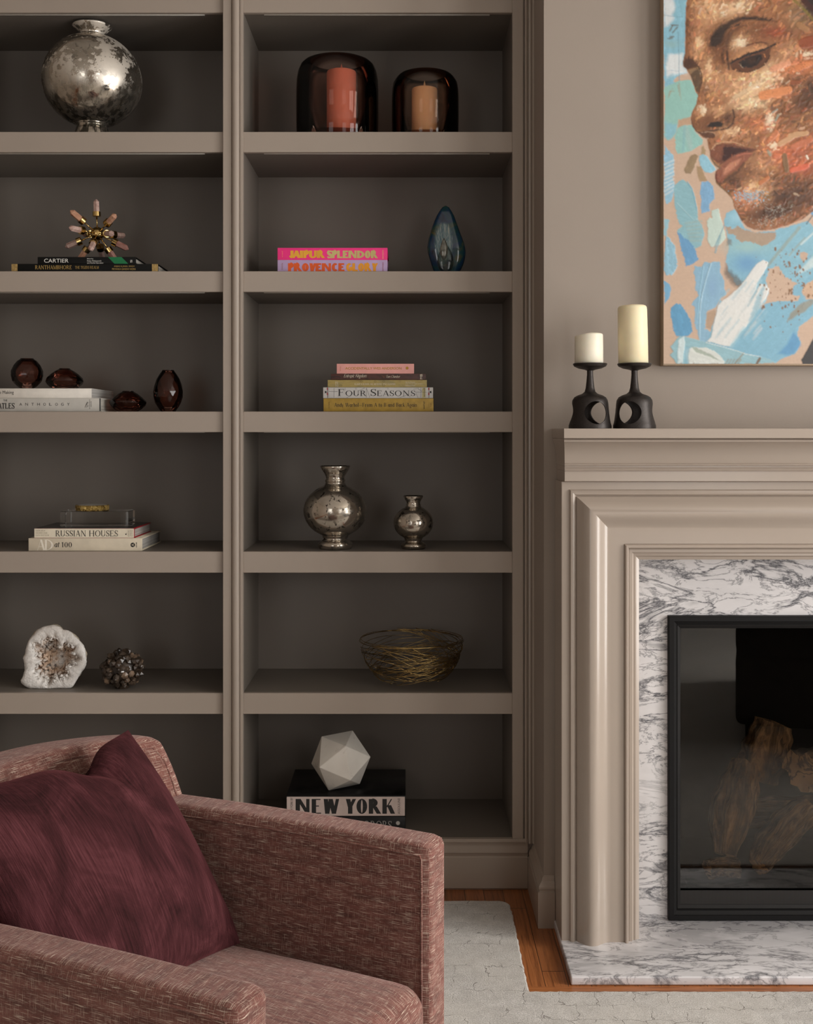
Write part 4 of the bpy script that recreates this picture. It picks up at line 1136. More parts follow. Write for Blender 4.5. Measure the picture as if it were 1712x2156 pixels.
orn = thing('crystal_starburst', 'brass ball ornament bristling with rose quartz points, standing on the black books', 'ornament', (c.x, c.y, c.z - 0.09))
RT = 72 * sc
mk('hub', MB().lathe([(0.021 * math.sin(R(9 * k)), c.z + 0.021 * math.cos(R(9 * k))) for k in range(21)], (c.x, c.y), 32), M_brass, orn)
dirs = [((-.035, 0, 1), M_rose), ((-.63, -.53, .57), M_peachq), ((.68, -.57, .45), M_peachq), ((-.58, -.81, .03), M_rose), ((.64, -.75, -.13), M_rose), ((-.91, -.05, -.40), M_rose), ((.90, .05, -.45), M_redq),
        ((-.52, .12, -.69), M_peachq), ((.46, .14, -.69), M_redq), ((0.02, -.80, -.60), M_rose), ((-.60, .79, .12), M_redq), ((.62, .78, .08), M_rose), ((-.06, .80, -.60), M_rose)]
for d, mq in dirs:
    d = Vector(d).normalized(); s1 = d.orthogonal().normalized(); s2 = d.cross(s1)
    a = MB(); a.tube([c + d * 0.018, c + d * (RT * .52)], 0.0021, 10)
    rod = mk('rod', a, M_brass, orn)
    col = MB(); col.tube([c + d * (RT * .50), c + d * (RT * .505), c + d * (RT * .635), c + d * (RT * .64)], [0.0108, 0.0126, 0.0126, 0.0112], 24, sm=False)
    mk('collar', col, M_brass, rod)
    pt = MB(); rg = []
    for f_, r_ in ((.60, .0100), (.93, .0096), (1.0, .0026), (1.012, .0006)):
        rg.append([c + d * (RT * f_) + (s1 * math.cos(R(60 * k)) + s2 * math.sin(R(60 * k))) * r_ for k in range(6)])
    pt.loft(rg, sm=False)
    mk('crystal_point', pt, mq, rod)

# ------------------------------------------------------------------ art glass sculpture
def artglass():
    t = NT('swirled_art_glass')
    tc = t.n('ShaderNodeTexCoord'); v = tc.outputs['Object']
    sep = t.n('ShaderNodeSeparateXYZ'); t.l(v, sep.inputs[0]); x, z = sep.outputs[0], sep.outputs[2]
    # feathered streaks fanning from the base
    cb = t.n('ShaderNodeCombineXYZ'); ang = t.math('ARCTAN2', x, t.math('ADD', z, 0.02)); t.l(t.math('MULTIPLY', ang, 14.0), cb.inputs[0]); t.l(t.math('MULTIPLY', z, 7.0), cb.inputs[1])
    st = t.noise(cb.outputs[0], 3.0, 6, 0.7, 0.9); n = t.noise(v, 14, 4, 0.55, 1.0); n2 = t.noise(v, 26, 5, 0.6, 1.5)
    body = t.ramp(n, [(0.30, (0.008, 0.010, 0.008, 1)), (0.44, (0.010, 0.040, 0.10, 1)), (0.55, (0.014, 0.065, 0.065, 1)), (0.68, (0.12, 0.095, 0.03, 1))])
    ex = t.math('ADD', t.math('POWER', t.math('DIVIDE', t.math('ADD', x, 0.009), 0.030), 2.0), t.math('POWER', t.math('DIVIDE', t.math('SUBTRACT', z, 0.105), 0.072), 2.0))
    ex = t.math('ADD', ex, t.math('MULTIPLY', t.math('SUBTRACT', n2, 0.5), 1.0))
    core = t.ramp(ex, [(0.6, WHITE), (1.05, BLACK)])
    cc = t.ramp(st, [(0.34, (0.012, 0.045, 0.085, 1)), (0.46, (0.06, 0.15, 0.18, 1)), (0.56, (0.26, 0.34, 0.34, 1)), (0.68, (0.50, 0.46, 0.33, 1))])
    t.base(t.mix(core, body, cc)); t.set(Roughness=0.06, Coat_Weight=0.6, Coat_Roughness=0.03); return t.m
M_art = artglass()
Y = 0.16; sc = (CAM_D + Y) / FPX; base_py = HY + (CAM_H - z2_) / sc
sil = [(433.5, 936.5, 940), (437, 931, 946), (445, 925, 951), (455, 919, 956.5), (466, 914, 960.5), (480, 909, 965.5), (492, 905.5, 970), (503, 902, 974.5), (512, 900.5, 977.5), (522, 899.3, 980), (533, 900.5, 981), (545, 904, 979.5), (556, 907.5, 976.5), (566, 911, 972), (578, 915, 966), (base_py, 917, 962)]
art = thing('glass_sculpture', 'blue green almond shaped art glass sculpture standing right of the pink book', 'sculpture', (X_(940, Y), Y, z2_))
rings = []
for y, l_, r_ in sil:
    cx_ = X_((l_ + r_) / 2, Y); w_ = (r_ - l_) / 2 * sc; dp = min(0.045, w_ * 0.62)
    ring = []
    for k in range(40):
        a = 2 * math.pi * k / 40; ca, sa = math.cos(a), math.sin(a)
        e = 0.85
        yy = dp * math.copysign(abs(sa) ** e, sa)
        yy = max(yy, -dp * 0.82)                       # polished flat front
        ring.append((cx_ + w_ * math.copysign(abs(ca) ** 0.9, ca), Y + yy, max(z2_, Z_(y, Y))))
    rings.append(ring)
mk('body', MB().loft(rings[::-1]), M_art, art, auto=40)
M_bub = thin_glass('clear_glass_bubble', (0.70, 0.74, 0.70), 1.5)
def teardrop(px, py, w_, h_, Y0, dep):
    rg = []
    for k in range(15):
        f_ = k / 14; r_ = math.sin(math.pi * f_ ** 0.8) ** 0.8 if 0 < f_ < 1 else 0.02
        z = Z_(py + h_ / 2 - h_ * f_, Y0)
        rg.append([(X_(px, Y0) + w_ / 2 * sc * r_ * math.cos(R(20 * q_)), Y0 + dep * r_ * math.sin(R(20 * q_)), z) for q_ in range(18)])
    return MB().loft(rg)
mk('inner_bubble', teardrop(935, 524, 17, 46, Y - 0.0325, 0.006), plain('silver_bubble_glass', (0.20, 0.20, 0.17), 0.10, 0.3, var=0.5, scale=90), art)
mk('outer_bubble', teardrop(938, 545, 34, 66, Y - 0.031, 0.006), M_bub, art)

# ------------------------------------------------------------------ faceted plum glass vases
M_plum = thin_glass('plum_glass', (0.70, 0.50, 0.44), 1.45, edge=(0.42, 0.26, 0.22), stops=(0.4, 0.98))
M_plum_in = thin_glass('plum_glass_inner', (0.84, 0.68, 0.62), 1.25, edge=(0.55, 0.38, 0.33), stops=(0.4, 0.98))
M_clear = thin_glass('clear_glass_foot', (0.86, 0.80, 0.78), 1.5)
def facet_vase(label, cx, prof, Y, zs, seg=15, foot=None):
    sc = (CAM_D + Y) / FPX; x = X_(cx, Y)
    pts = [(r * sc, max(zs, Z_(y, Y))) for r, y in prof]; pts[-1] = (pts[-1][0], zs)
    root = thing('faceted_vase', label, 'vase', (x, Y, zs))
    mk('outer_wall', MB().lathe(pts, (x, Y), seg, sm=False, stagger=True).lathe([(pts[-1][0], zs), (0, zs)], (x, Y), seg, sm=False, ang=math.pi * (len(pts) - 1) / seg), M_plum, root)
    z_lo = pts[-1][1]; hh = pts[0][1] - z_lo
    inn = [(max(0.001, r * 0.86), z_lo + 0.10 * hh + (z - z_lo) * 0.90) for r, z in pts]
    mk('inner_wall', MB().lathe(inn[:1] + inn + [(0, inn[-1][1])], (x, Y), 32), M_plum_in, root)
    mk('lip', MB().tube([(x + pts[0][0] * math.cos(R(12 * q_)), Y + pts[0][0] * math.sin(R(12 * q_)), pts[0][1]) for q_ in range(30)], 0.0011, 6, closed=True), M_plum, root)
    return root
zb6 = Z_(817.8, 0.03) + 0.0005
facet_vase('round faceted plum glass bud vase at the left end of the white book', 57, [(13, 755.5), (20, 760), (27.5, 769), (32.5, 781), (33, 791), (29.5, 803), (22, 812), (13, 819), (11, 822)], 0.12, zb6)
facet_vase('wide low faceted plum glass vase sitting on the white book', 136, [(10.5, 776.5), (19, 781), (29, 788), (36.5, 796), (39.5, 803), (36, 809), (29, 816), (22, 820), (20, 822)], 0.12, zb6)
facet_vase('wide low faceted plum glass vase sitting on the shelf beside the stacked books', 269.5, [(11, 824), (20, 829), (30, 837), (37, 844), (39, 848), (36, 854), (29, 861), (22, 866), (19, 868)], 0.10, z3_)
facet_vase('tall egg shaped faceted plum glass vase near the right end of its shelf', 354, [(12, 780), (18, 788), (24, 798), (28.5, 811), (31, 824), (30.5, 836), (27, 848), (22, 857), (17, 864), (15, 868)], 0.10, z3_, 15)

# ------------------------------------------------------------------ acrylic block and gilded ring
Yb = 0.075; zb8 = Z_(1112.5, 0.02) + 0.0010
ab = thing('acrylic_block', 'clear acrylic block lying on the ivory book', 'block', (X_(198, Yb), Yb + .03, zb8))
ta = NT('clear_acrylic'); ta.base((0.96, 0.98, 0.97, 1)); ta.set(Roughness=0.0, IOR=1.42, Transmission_Weight=1.0); M_acr = ta.m
bm_x0, bm_x1, zt_ = X_(126, Yb), X_(270, Yb), Z_(1076.5, Yb)
mk('body', MB().bbox(bm_x0, bm_x1, Yb, Yb + 0.085, zb8, zt_, 0.0018, 2, sm=False), M_acr, ab)
Yr = 0.115
def gilt():
    t = NT('hammered_gold_leaf'); v = t.coord('Object'); n = t.noise(v, 160, 5, 0.7, 0.4)
    t.base(t.ramp(n, [(0.36, (0.10, 0.055, 0.015, 1)), (0.5, (0.55, 0.36, 0.10, 1)), (0.7, (0.95, 0.74, 0.32, 1))])); t.set(Metallic=1.0, Roughness=0.28); t.bump(n, 1.0, 0.006); return t.m
sc = (CAM_D + Yr) / FPX; rr = 35 * sc; zr0, zr1 = zt_ + 0.0005, Z_(1062.5, Yr)
gr = thing('gilded_dish', 'small round dish with hammered gold leaf rim on the clear acrylic block', 'dish', (X_(194.5, Yr), Yr, zr0))
mk('gilded_rim', MB().lathe([(rr * .93, zr0), (rr * .985, zr0 + .001), (rr, (zr0 + zr1) / 2), (rr * .99, zr1 - .001), (rr * .93, zr1), (rr * .90, zr1 - .001), (rr * .90, zr0), (rr * .93, zr0)], (X_(194.5, Yr), Yr), 64), gilt(), gr)
mk('crystal_bowl', MB().lathe([(rr * .895, zr1 - .001), (rr * .85, zr1 + .0003), (rr * .6, zr0 + .010), (0, zr0 + .006)], (X_(194.5, Yr), Yr), 48), plain('pale_quartz_bowl', (0.5, 0.47, 0.43), 0.3), gr)

# ------------------------------------------------------------------ geode half
Y = 0.06; sc = (CAM_D + Y) / FPX
outl = [(104, 1318.5), (112, 1319.5), (122, 1323), (128, 1329), (138, 1330), (148, 1335), (155, 1343), (165, 1352), (174, 1362), (178, 1374), (179.5, 1388), (181, 1397), (178, 1407), (171, 1417), (164, 1428), (158, 1438), (154, 1446), (148, 1450), (128, 1450), (108, 1451.5), (92, 1454), (78, 1455), (66, 1452.5), (53, 1446.5), (44, 1440), (42.5, 1434), (48, 1425), (50, 1412), (49, 1398), (45.5, 1388), (50, 1380), (52, 1366), (57, 1350), (68, 1337), (74, 1329), (85, 1323), (96, 1320.5)]
gc = (116, 1392)
geo = thing('geode', 'white quartz geode half with tan crystal hollow, left of the dark crystal cluster', 'geode', (X_(112, Y), Y + .04, z5_))
rnd = random.Random(3)
angs = [(math.atan2(-(y - gc[1]), x - gc[0]) % (2 * math.pi), math.hypot(x - gc[0], y - gc[1])) for x, y in outl]
angs.sort()
def rad(a):
    a %= 2 * math.pi
    for (a0, r0), (a1, r1) in zip(angs, angs[1:] + [(angs[0][0] + 2 * math.pi, angs[0][1])]):
        for s_ in (0, 2 * math.pi):
            if a0 <= a + s_ <= a1: return r0 + (r1 - r0) * (a + s_ - a0) / (a1 - a0)
    return angs[0][1]
NS = 120
hole = lambda a: 0.66 + 0.09 * math.sin(3 * a + .6) + 0.06 * math.sin(7 * a + 2) + .05 * math.sin(13 * a) + .03 * math.sin(23 * a + 1)
def gp(a, f_, yy, wob=0.0):
    r_ = rad(a) * f_
    px, py = gc[0] + r_ * math.cos(a), gc[1] - r_ * math.sin(a)
    z = max(z5_ + 0.0002, Z_(py, Y))
    lean = (z - z5_) * 0.10
    return (X_(px, Y) - 0.2 * max(0, yy) * (f_ > .5) + wob * rnd.uniform(-1, 1), Y + yy + lean + wob * rnd.uniform(-1, 1), z + (wob * rnd.uniform(0, 1)))
fr_rows = []
for f_, yy in ((0.02, 0.070), (0.4, 0.066), (0.62, 0.058), (0.82, 0.044), (0.94, 0.022)):
    fr_rows.append([gp(2 * math.pi * k / NS, hole(2 * math.pi * k / NS) * f_, yy + 0.010 * math.sin(5 * f_ + 3 * 2 * math.pi * k / NS) * f_, 0.0012) for k in range(NS)])
for f_, yy in ((0.0, 0.002), (0.35, -0.003), (0.75, -0.003), (0.95, 0.0), (1.0, 0.006)):
    fr_rows.append([gp(a := 2 * math.pi * k / NS, hole(a) + (1 - hole(a)) * f_, yy, 0.0009) for k in range(NS)])
back_rows = [fr_rows[-1]]
for f_, yy in ((0.99, 0.016), (0.95, 0.035), (0.86, 0.058), (0.66, 0.080), (0.3, 0.092), (0.02, 0.094)):
    back_rows.append([gp(2 * math.pi * k / NS, f_ * (1 + .03 * math.sin(9 * 2 * math.pi * k / NS)), yy, 0.0010) for k in range(NS)])
def geode_mat():
    t = NT('geode_quartz'); v = t.coord('Object'); n = t.noise(v, 22, 4); f = t.noise(v, 120, 4, 0.7)
    tc = t.n('ShaderNodeTexCoord'); sep = t.n('ShaderNodeSeparateXYZ'); t.l(tc.outputs['Object'], sep.inputs[0])
    deep = t.ramp(t.math('ADD', sep.outputs[1], 0.04), [(0.012, BLACK), (0.045, WHITE)])
    tan = t.mix(1.0, deep, t.ramp(n, [(0.34, BLACK), (0.52, WHITE)]), 'MULTIPLY')
    c = t.ramp(f, [(0.3, (0.60, 0.565, 0.53, 1)), (0.7, (0.86, 0.83, 0.79, 1))])
    t.base(t.mix(t.mix(0.8, BLACK, tan), c, (0.56, 0.36, 0.22, 1))); t.set(Roughness=0.35, Subsurface_Weight=0.15, Subsurface_Radius=(0.01, 0.009, 0.008), Subsurface_Scale=0.5)
    t.bump(f, 0.6, 0.004); return t.m
M_geode = geode_mat()
M_rind = plain('geode_rind', (0.50, 0.43, 0.32), 0.85, var=0.35, scale=60, bump=0.6)
mk('quartz_face', MB().loft(fr_rows, cap=False), M_geode, geo)
mk('rind', MB().loft(back_rows, cap=False), M_rind, geo)
cr = MB()
def crystal(b, p, d, r_, h_):
    d = Vector(d).normalized(); s1 = d.orthogonal().normalized(); s2 = d.cross(s1); p = Vector(p); t0 = rnd.uniform(0, 1)
    rg = [[p + d * (h_ * f_) + (s1 * math.cos(R(60 * k) + t0) + s2 * math.sin(R(60 * k) + t0)) * r_ * q_ for k in range(6)] for f_, q_ in ((-.4, .9), (.66, 1.0), (1.0, 0.14))]
    b.loft(rg, sm=False)
for k in range(900):
    a = rnd.uniform(0, 2 * math.pi); f_ = rnd.uniform(0.1, 1.08)
    h0 = hole(a)
    if f_ <= 1.0:
        yy = 0.070 - 0.066 * f_ ** 2.4
        p = gp(a, h0 * f_, yy)
        d = (-math.cos(a) * f_, -1.1, -math.sin(a) * f_ * .8)
        s_ = rnd.uniform(0.0018, 0.0052)
    else:
        p = gp(a, h0 * f_, 0.0); d = (rnd.uniform(-.5, .5), -1, rnd.uniform(-.3, .5)); s_ = rnd.uniform(0.001, 0.002)
    if p[2] < z5_ + 0.009: continue
    crystal(cr, p, d, s_, s_ * 1.9)
co = mk('crystal_lining', cr, M_geode, geo); co['kind'] = 'stuff'

# ------------------------------------------------------------------ smoky quartz cluster
Y = 0.075; sc = (CAM_D + Y) / FPX
cc = P(257.5, 1408, Y)
cl = thing('quartz_cluster', 'dark smoky quartz crystal cluster, right of the white geode', 'crystal cluster', (cc.x, cc.y, z5_))
def smoky(name, c1, c2):
    t = NT(name); v = t.coord('Object'); n = t.noise(v, 38, 4, 0.6)
    t.base(t.ramp(n, [(0.38, c1), (0.66, c2)])); t.set(Roughness=0.3, Coat_Weight=0.15); return t.m
M_sm = smoky('smoky_quartz', (0.018, 0.012, 0.008, 1), (0.075, 0.050, 0.033, 1)); M_sm2 = smoky('pale_smoky_quartz', (0.07, 0.045, 0.03, 1), (0.22, 0.15, 0.10, 1))
core = MB(); cb1, cb2 = MB(), MB()
rx_, rz_ = 38 * sc, 34 * sc
core.lathe([(rx_ * .92 * math.sin(R(10 * k)), cc.z + rz_ * .92 * math.cos(R(10 * k))) for k in range(19)], (cc.x, cc.y), 24)
rnd = random.Random(11)
for k in range(150):
    zf = 1 - 2 * (k + .5) / 150; ph = k * 2.39996
    d = Vector((math.sqrt(1 - zf * zf) * math.cos(ph), math.sqrt(1 - zf * zf) * math.sin(ph), zf)); d += Vector((rnd.uniform(-.25, .25), rnd.uniform(-.25, .25), rnd.uniform(-.25, .25))); d.normalize()
    p = Vector((cc.x + d.x * rx_ * .9, cc.y + d.y * rx_ * .9, cc.z + d.z * rz_ * .9))
    r_ = rnd.uniform(0.0070, 0.0118); h_ = rnd.uniform(0.012, 0.021)
    if p.z + d.z * h_ - r_ * .8 < z5_: h_ = max(0.003, (p.z - z5_ - r_ * .8) / max(.2, -d.z)); r_ *= .8
    if p.z - r_ * .9 < z5_: r_ = max(.003, (p.z - z5_) * .9)
    if p.z < z5_ + .004: continue
    crystal(cb2 if rnd.random() < 0.22 else cb1, p, d, r_, h_)
core.lathe([(rx_ * .40, cc.z - rz_ * .75), (rx_ * .40, z5_), (0, z5_)], (cc.x, cc.y), 20)
mk('rock_core', core, M_sm, cl)
o = mk('crystal_points', cb1, M_sm, cl); o['kind'] = 'stuff'
o = mk('pale_crystal_points', cb2, M_sm2, cl); o['kind'] = 'stuff'; o['label'] = 'paler brown crystal points'

# ------------------------------------------------------------------ brass wire bowl
Y = 0.15; sc = (CAM_D + Y) / FPX
bx = X_(866.5, Y); zt_b = Z_(1337, Y); Rb = 108 * sc; Hb = zt_b - z5_
wb = thing('wire_bowl', 'woven brass wire bowl on the shelf under the silvered vases', 'bowl', (bx, Y, z5_))
M_wire = plain('antique_brass_wire', (0.46, 0.32, 0.13), 0.30, 1.0, var=0.25, scale=120)
rnd = random.Random(8)
def bowl_pt(th, f_, off=0.0):
    """f_ 0 at the base to 1 at the rim"""
    r_ = Rb * (0.50 + 0.50 * math.sin(min(1, f_ * 1.02) * math.pi / 2) ** 0.75) if f_ > 0.06 else Rb * (0.50 * (f_ / 0.06) ** .5 + 0.0)
    if f_ > 0.9: r_ *= 1 - (f_ - .9) * 0.25
    r_ += off
    z = z5_ + 0.003 + (Hb - 0.006) * (f_ ** 1.15)
    return (bx + r_ * math.cos(th), Y + r_ * math.sin(th), z)
wires = MB()
for k in range(95):
    t0 = rnd.uniform(0, 2 * math.pi); span = rnd.choice((-1, 1)) * rnd.uniform(1.3, 2.7); f0, f1 = sorted((rnd.uniform(0.0, .65), rnd.uniform(0.3, 1.0)))
    if rnd.random() < .5: f0, f1 = f1, f0
    sag = rnd.uniform(-.22, .22); off = rnd.uniform(-.002, .0035); n = 18; pts = []
    for q_ in range(n + 1):
        s_ = q_ / n
        f_ = max(0.03, min(1.0, f0 + (f1 - f0) * s_ + sag * math.sin(math.pi * s_)))
        pts.append(bowl_pt(t0 + span * s_, f_, off))
    wires.tube(pts, 0.00085, 5)
o = mk('wire_weave', wires, M_wire, wb); o['kind'] = 'stuff'
for k in range(4):
    m_ = MB(); w_ = rnd.uniform(0.010, 0.022); p0 = rnd.uniform(0, 6)
    m_.tube([bowl_pt(R(5 * q_), 0.955 + w_ * math.sin(R(5 * q_) * rnd.choice((2, 3)) * 0 + R(10 * q_) + p0) - 0.02 * (k % 2), rnd.uniform(0, .0006) + .001 * k) for q_ in range(72)], 0.0009, 5, closed=True)
    mk('rim_wire', m_, M_wire, wb)

# ------------------------------------------------------------------ stone polyhedron
Yi = 0.105; zt10 = Z_(1675.5, 0.03)
phi = (1 + 5 ** .5) / 2
IV = [Vector(p).normalized() for p in [(-1, phi, 0), (1, phi, 0), (-1, -phi, 0), (1, -phi, 0), (0, -1, phi), (0, 1, phi), (0, -1, -phi), (0, 1, -phi), (phi, 0, -1), (phi, 0, 1), (-phi, 0, -1), (-phi, 0, 1)]]
IF = [(0, 11, 5), (0, 5, 1), (0, 1, 7), (0, 7, 10), (0, 10, 11), (1, 5, 9), (5, 11, 4), (11, 10, 2), (10, 7, 6), (7, 1, 8), (3, 9, 4), (3, 4, 2), (3, 2, 6), (3, 6, 8), (3, 8, 9), (4, 9, 5), (2, 4, 11), (6, 2, 10), (8, 6, 7), (9, 8, 1)]
# the front facet's three corners as seen: x right, z up, y away
tgt = []
for dx, dz in ((-108, 0), (35, 112), (60, -65)):
    tgt.append(Vector((dx, -math.sqrt(max(0, 172 ** 2 - dx * dx - dz * dz)), dz)) / 172)
best = None
for fa in IF:
    for perm in ((0, 1, 2), (1, 2, 0), (2, 0, 1), (0, 2, 1), (2, 1, 0), (1, 0, 2)):
        A = np.array([list(IV[fa[q_]]) for q_ in perm]); B = np.array([list(p) for p in tgt])
        U, _s, Vt = np.linalg.svd(A.T @ B); D_ = np.diag([1, 1, np.sign(np.linalg.det(Vt.T @ U.T))]); Rm = Vt.T @ D_ @ U.T
        e = np.abs(A @ Rm.T - B).sum()
        if best is None or e < best[0] - 1e-9: best = (e, Rm)
Rm = Matrix(best[1].tolist())
pv = [Rm @ p for p in IV]
# settle it on three corners
sc = (CAM_D + Yi) / FPX; Rr = 65.5 * sc
low = min(p.z for p in pv)
ctr = Vector((X_(717.5, Yi), Yi, zt10 + 0.0006 - low * Rr))
ico = MB(); ico.add([ctr + p * Rr for p in pv], IF)
bm = bmesh.new(); bv = [bm.verts.new(p) for p in ico.v]
for f_ in IF: bm.faces.new([bv[i] for i in f_])
bmesh.ops.recalc_face_normals(bm, faces=bm.faces[:]); bmesh.ops.bevel(bm, geom=bm.edges[:], offset=0.0009, segments=2, affect='EDGES')
t = NT('carrara_stone'); v = t.coord('Object'); n = t.noise(v, 26, 7, 0.68, 0.8); n2 = t.noise(v, 9, 3)
t.base(t.mix(t.ramp(n, [(0.60, BLACK), (0.70, (0.6, 0.6, 0.6, 1))]), t.ramp(n2, [(0.3, (0.70, 0.655, 0.59, 1)), (0.7, (0.82, 0.78, 0.71, 1))]), (0.48, 0.43, 0.37, 1))); t.set(Roughness=0.45)
ob = MB(); ob.bm(bm)
tag(mk('stone_polyhedron', ob, t.m), 'pale stone twenty-sided polyhedron standing on the thick black book', 'sculpture')

# ------------------------------------------------------------------ iron candle holders and candles on the mantel
M_iron = plain('dark_cast_iron', (0.030, 0.024, 0.021), 0.42, 0.55, var=0.25, scale=260, bump=0.12)
MTOP = ZM + EPS
Yc = -0.405
def holder(label, cx, hole_ang, plate_y=763.0):
    sc = (CAM_D + Yc) / FPX; x = X_(cx, Yc)
    root = thing('candle_holder', label, 'candle holder', (x, Yc, MTOP))
    pr = [(0, 766), (33, 765), (35.2, 762.5), (35.8, 764), (33.5, 768.5), (24, 773), (12, 775.5), (6.5, 777.5), (6.4, 786), (7.6, 800), (9.2, 814), (11.5, 822), (17, 826.5), (26, 829.5), (33, 833.5), (37, 840), (38.2, 848), (39.5, 864), (41.5, 880), (43.2, 889), (44.6, 893), (44.8, 899)]
    Zy = lambda y: MTOP + (899 - y) * sc
    outer = [(r * sc, Zy(y)) for r, y in pr]
    inner = [(42.0 * sc, MTOP), (40.0 * sc, Zy(889)), (36.5 * sc, Zy(862)), (35 * sc, Zy(845)), (30 * sc, Zy(836)), (0, Zy(832))]
    o = mk('holder_body', MB().lathe(outer + inner, (x, Yc), 72), M_iron, root)
    for a in (hole_ang, hole_ang + 120, hole_ang + 240):
        dd = Vector((math.sin(R(a)), -math.cos(R(a)), 0)); c0 = Vector((x, Yc, Zy(866.5)))
        cut = MB(); cut.tube([c0 + dd * 0.012, c0 + dd * 0.09], 23.8 * sc, 48)
        co = mk('cutter', cut, None)
        m_ = o.modifiers.new('hole', 'BOOLEAN'); m_.operation = 'DIFFERENCE'; m_.object = co; m_.solver = 'EXACT'
        dg = bpy.context.evaluated_depsgraph_get(); dg.update()
        me = bpy.data.meshes.new_from_object(o.evaluated_get(dg))
        o.modifiers.clear(); old = o.data; o.data = me; bpy.data.meshes.remove(old); bpy.data.objects.remove(co)
    o.data.polygons.foreach_set('use_smooth', [True] * len(o.data.polygons)); o.data.set_sharp_from_angle(angle=R(35))
    if not o.data.materials: o.data.materials.append(M_iron)
    return root, x, Zy(765) + 0.0006
M_ivory = wax('ivory_wax', (0.82, 0.76, 0.62, 1), 0.35); M_ivory2 = wax('cream_yellow_wax', (0.84, 0.74, 0.50, 1), 0.45)
def mantel_candle(label, x, zb, px0, px1, ptop, M_c, lean, dn):
    sc = (CAM_D + Yc) / FPX; r_ = (px1 - px0) / 2 * sc; z1 = Z_(ptop, Yc); rg = []
    for f_, q_ in ((0.0, .96), (0.004, 1.0), (.5, 1.0), (.93, .985), (.965, .965), (.985, .92), (.997, .84), (1.0, .72), (.985, .45), (.975, .0)):
        ring = []
        for k in range(40):
            a = 2 * math.pi * k / 40
            dent = -dn * smooth(-0.2, 1.0, math.cos(a - math.pi * 0.98)) * smooth(.80, 1.0, f_)
            ring.append((x + lean * (f_ - .5) + r_ * max(q_, .01) * math.cos(a), Yc + r_ * max(q_, .01) * math.sin(a), zb + (z1 - zb) * f_ + dent))
        rg.append(ring)
    root = thing('pillar_candle', label, 'candle', (x, Yc, zb))
    mk('wax_body', MB().loft(rg), M_c, root)
    mk('wick', MB().tube([(x + lean * .4, Yc, z1 - 0.004), (x + lean * .4 + .001, Yc, z1 + 0.0005)], 0.0008, 6), INK, root)
r1, x, zb = holder('dark iron bell shaped candle holder with a round hole facing front, carrying the short candle', 1242.5, 11)
mantel_candle('short ivory pillar candle on the left iron holder', X_(1240, Yc), zb, 1210, 1270, 702, M_ivory, 0.0, 0.005)
r2, x, zb = holder('dark iron bell shaped candle holder with holes to both sides, carrying the tall candle', 1336, -27)
mantel_candle('tall cream yellow pillar candle on the right iron holder', X_(1332.5, Yc), zb, 1302, 1364, 643, M_ivory2, -0.003, 0.0015)
# ------------------------------------------------------------------ armchair
def tweed():
    t = NT('rust_tweed_upholstery')
    def slub(scale, lo, hi, off):
        v = t.coord('UV', scale=scale, loc=(off, off * .7, 0)); n = t.noise(v, 1.0, 3, 0.55, 0.15); return t.ramp(n, [(lo, BLACK), (hi, WHITE)]), n
    a, na = slub((36, 950, 1), 0.565, 0.67, 0.0); b_, nb = slub((950, 44, 1), 0.575, 0.68, 3.1)
    va = t.coord('UV', scale=(900, 900, 1)); fine = t.noise(va, 1.0, 2, 0.6)
    big = t.noise(t.coord('UV', scale=(16, 70, 1)), 1.0, 4, 0.6)
    c = t.ramp(big, [(0.32, (0.100, 0.031, 0.023, 1)), (0.5, (0.185, 0.064, 0.048, 1)), (0.7, (0.29, 0.12, 0.093, 1))])
    c = t.mix(t.ramp(fine, [(0.36, (0.75, 0.75, 0.75, 1)), (0.6, BLACK)]), c, (0.085, 0.034, 0.026, 1))
    c = t.mix(t.mix(0.7, BLACK, b_), c, (0.46, 0.35, 0.275, 1))
    c = t.mix(t.mix(0.82, BLACK, a), c, (0.68, 0.55, 0.44, 1))
    t.base(c)
    h = t.math('ADD', t.math('MULTIPLY', fine, 0.7), t.math('ADD', na, nb))
    t.set(Roughness=0.9, Sheen_Weight=0.36, Sheen_Roughness=0.3, Sheen_Tint=(1.0, 0.72, 0.68, 1)); t.bump(h, 0.55, 0.0022)
    return t.m
M_tweed = tweed()
CF, CS, CO = Vector((0.911, -0.411, 0)).normalized(), Vector((0.411, 0.911, 0)).normalized(), Vector((-0.071, -1.611, 0))
LW = lambda u, v, w_: CO + CF * u + CS * v + Vector((0, 0, w_))
chair = thing('armchair', 'rust tweed upholstered armchair with low arched back in the foreground, turned to the fireplace', 'armchair', tuple(LW(-0.35, 0, RZ)))
def rounded_box(x0, x1, y0, y1, z0, z1, r, cuts=14, fn=None):
    """local chair coordinates, rounded by r"""
    bm = bmesh.new(); bmesh.ops.create_cube(bm, size=2.0)
    bmesh.ops.subdivide_edges(bm, edges=bm.edges[:], cuts=cuts, use_grid_fill=True)
    c = Vector(((x0 + x1) / 2, (y0 + y1) / 2, (z0 + z1) / 2)); h = Vector(((x1 - x0) / 2, (y1 - y0) / 2, (z1 - z0) / 2))
    for q_ in bm.verts:
        o = Vector([math.copysign(abs(a) ** 0.55, a) for a in q_.co])        # crowd the grid towards the edges
        p = Vector((o.x * h.x, o.y * h.y, o.z * h.z))
        inn = Vector([max(-(k - r), min(k - r, a)) for a, k in zip(p, h)])
        d = p - inn
        if d.length > 1e-9: p = inn + d.normalized() * r
        if fn: p = fn(p + c) - c
        q_.co = p + c
    return bm
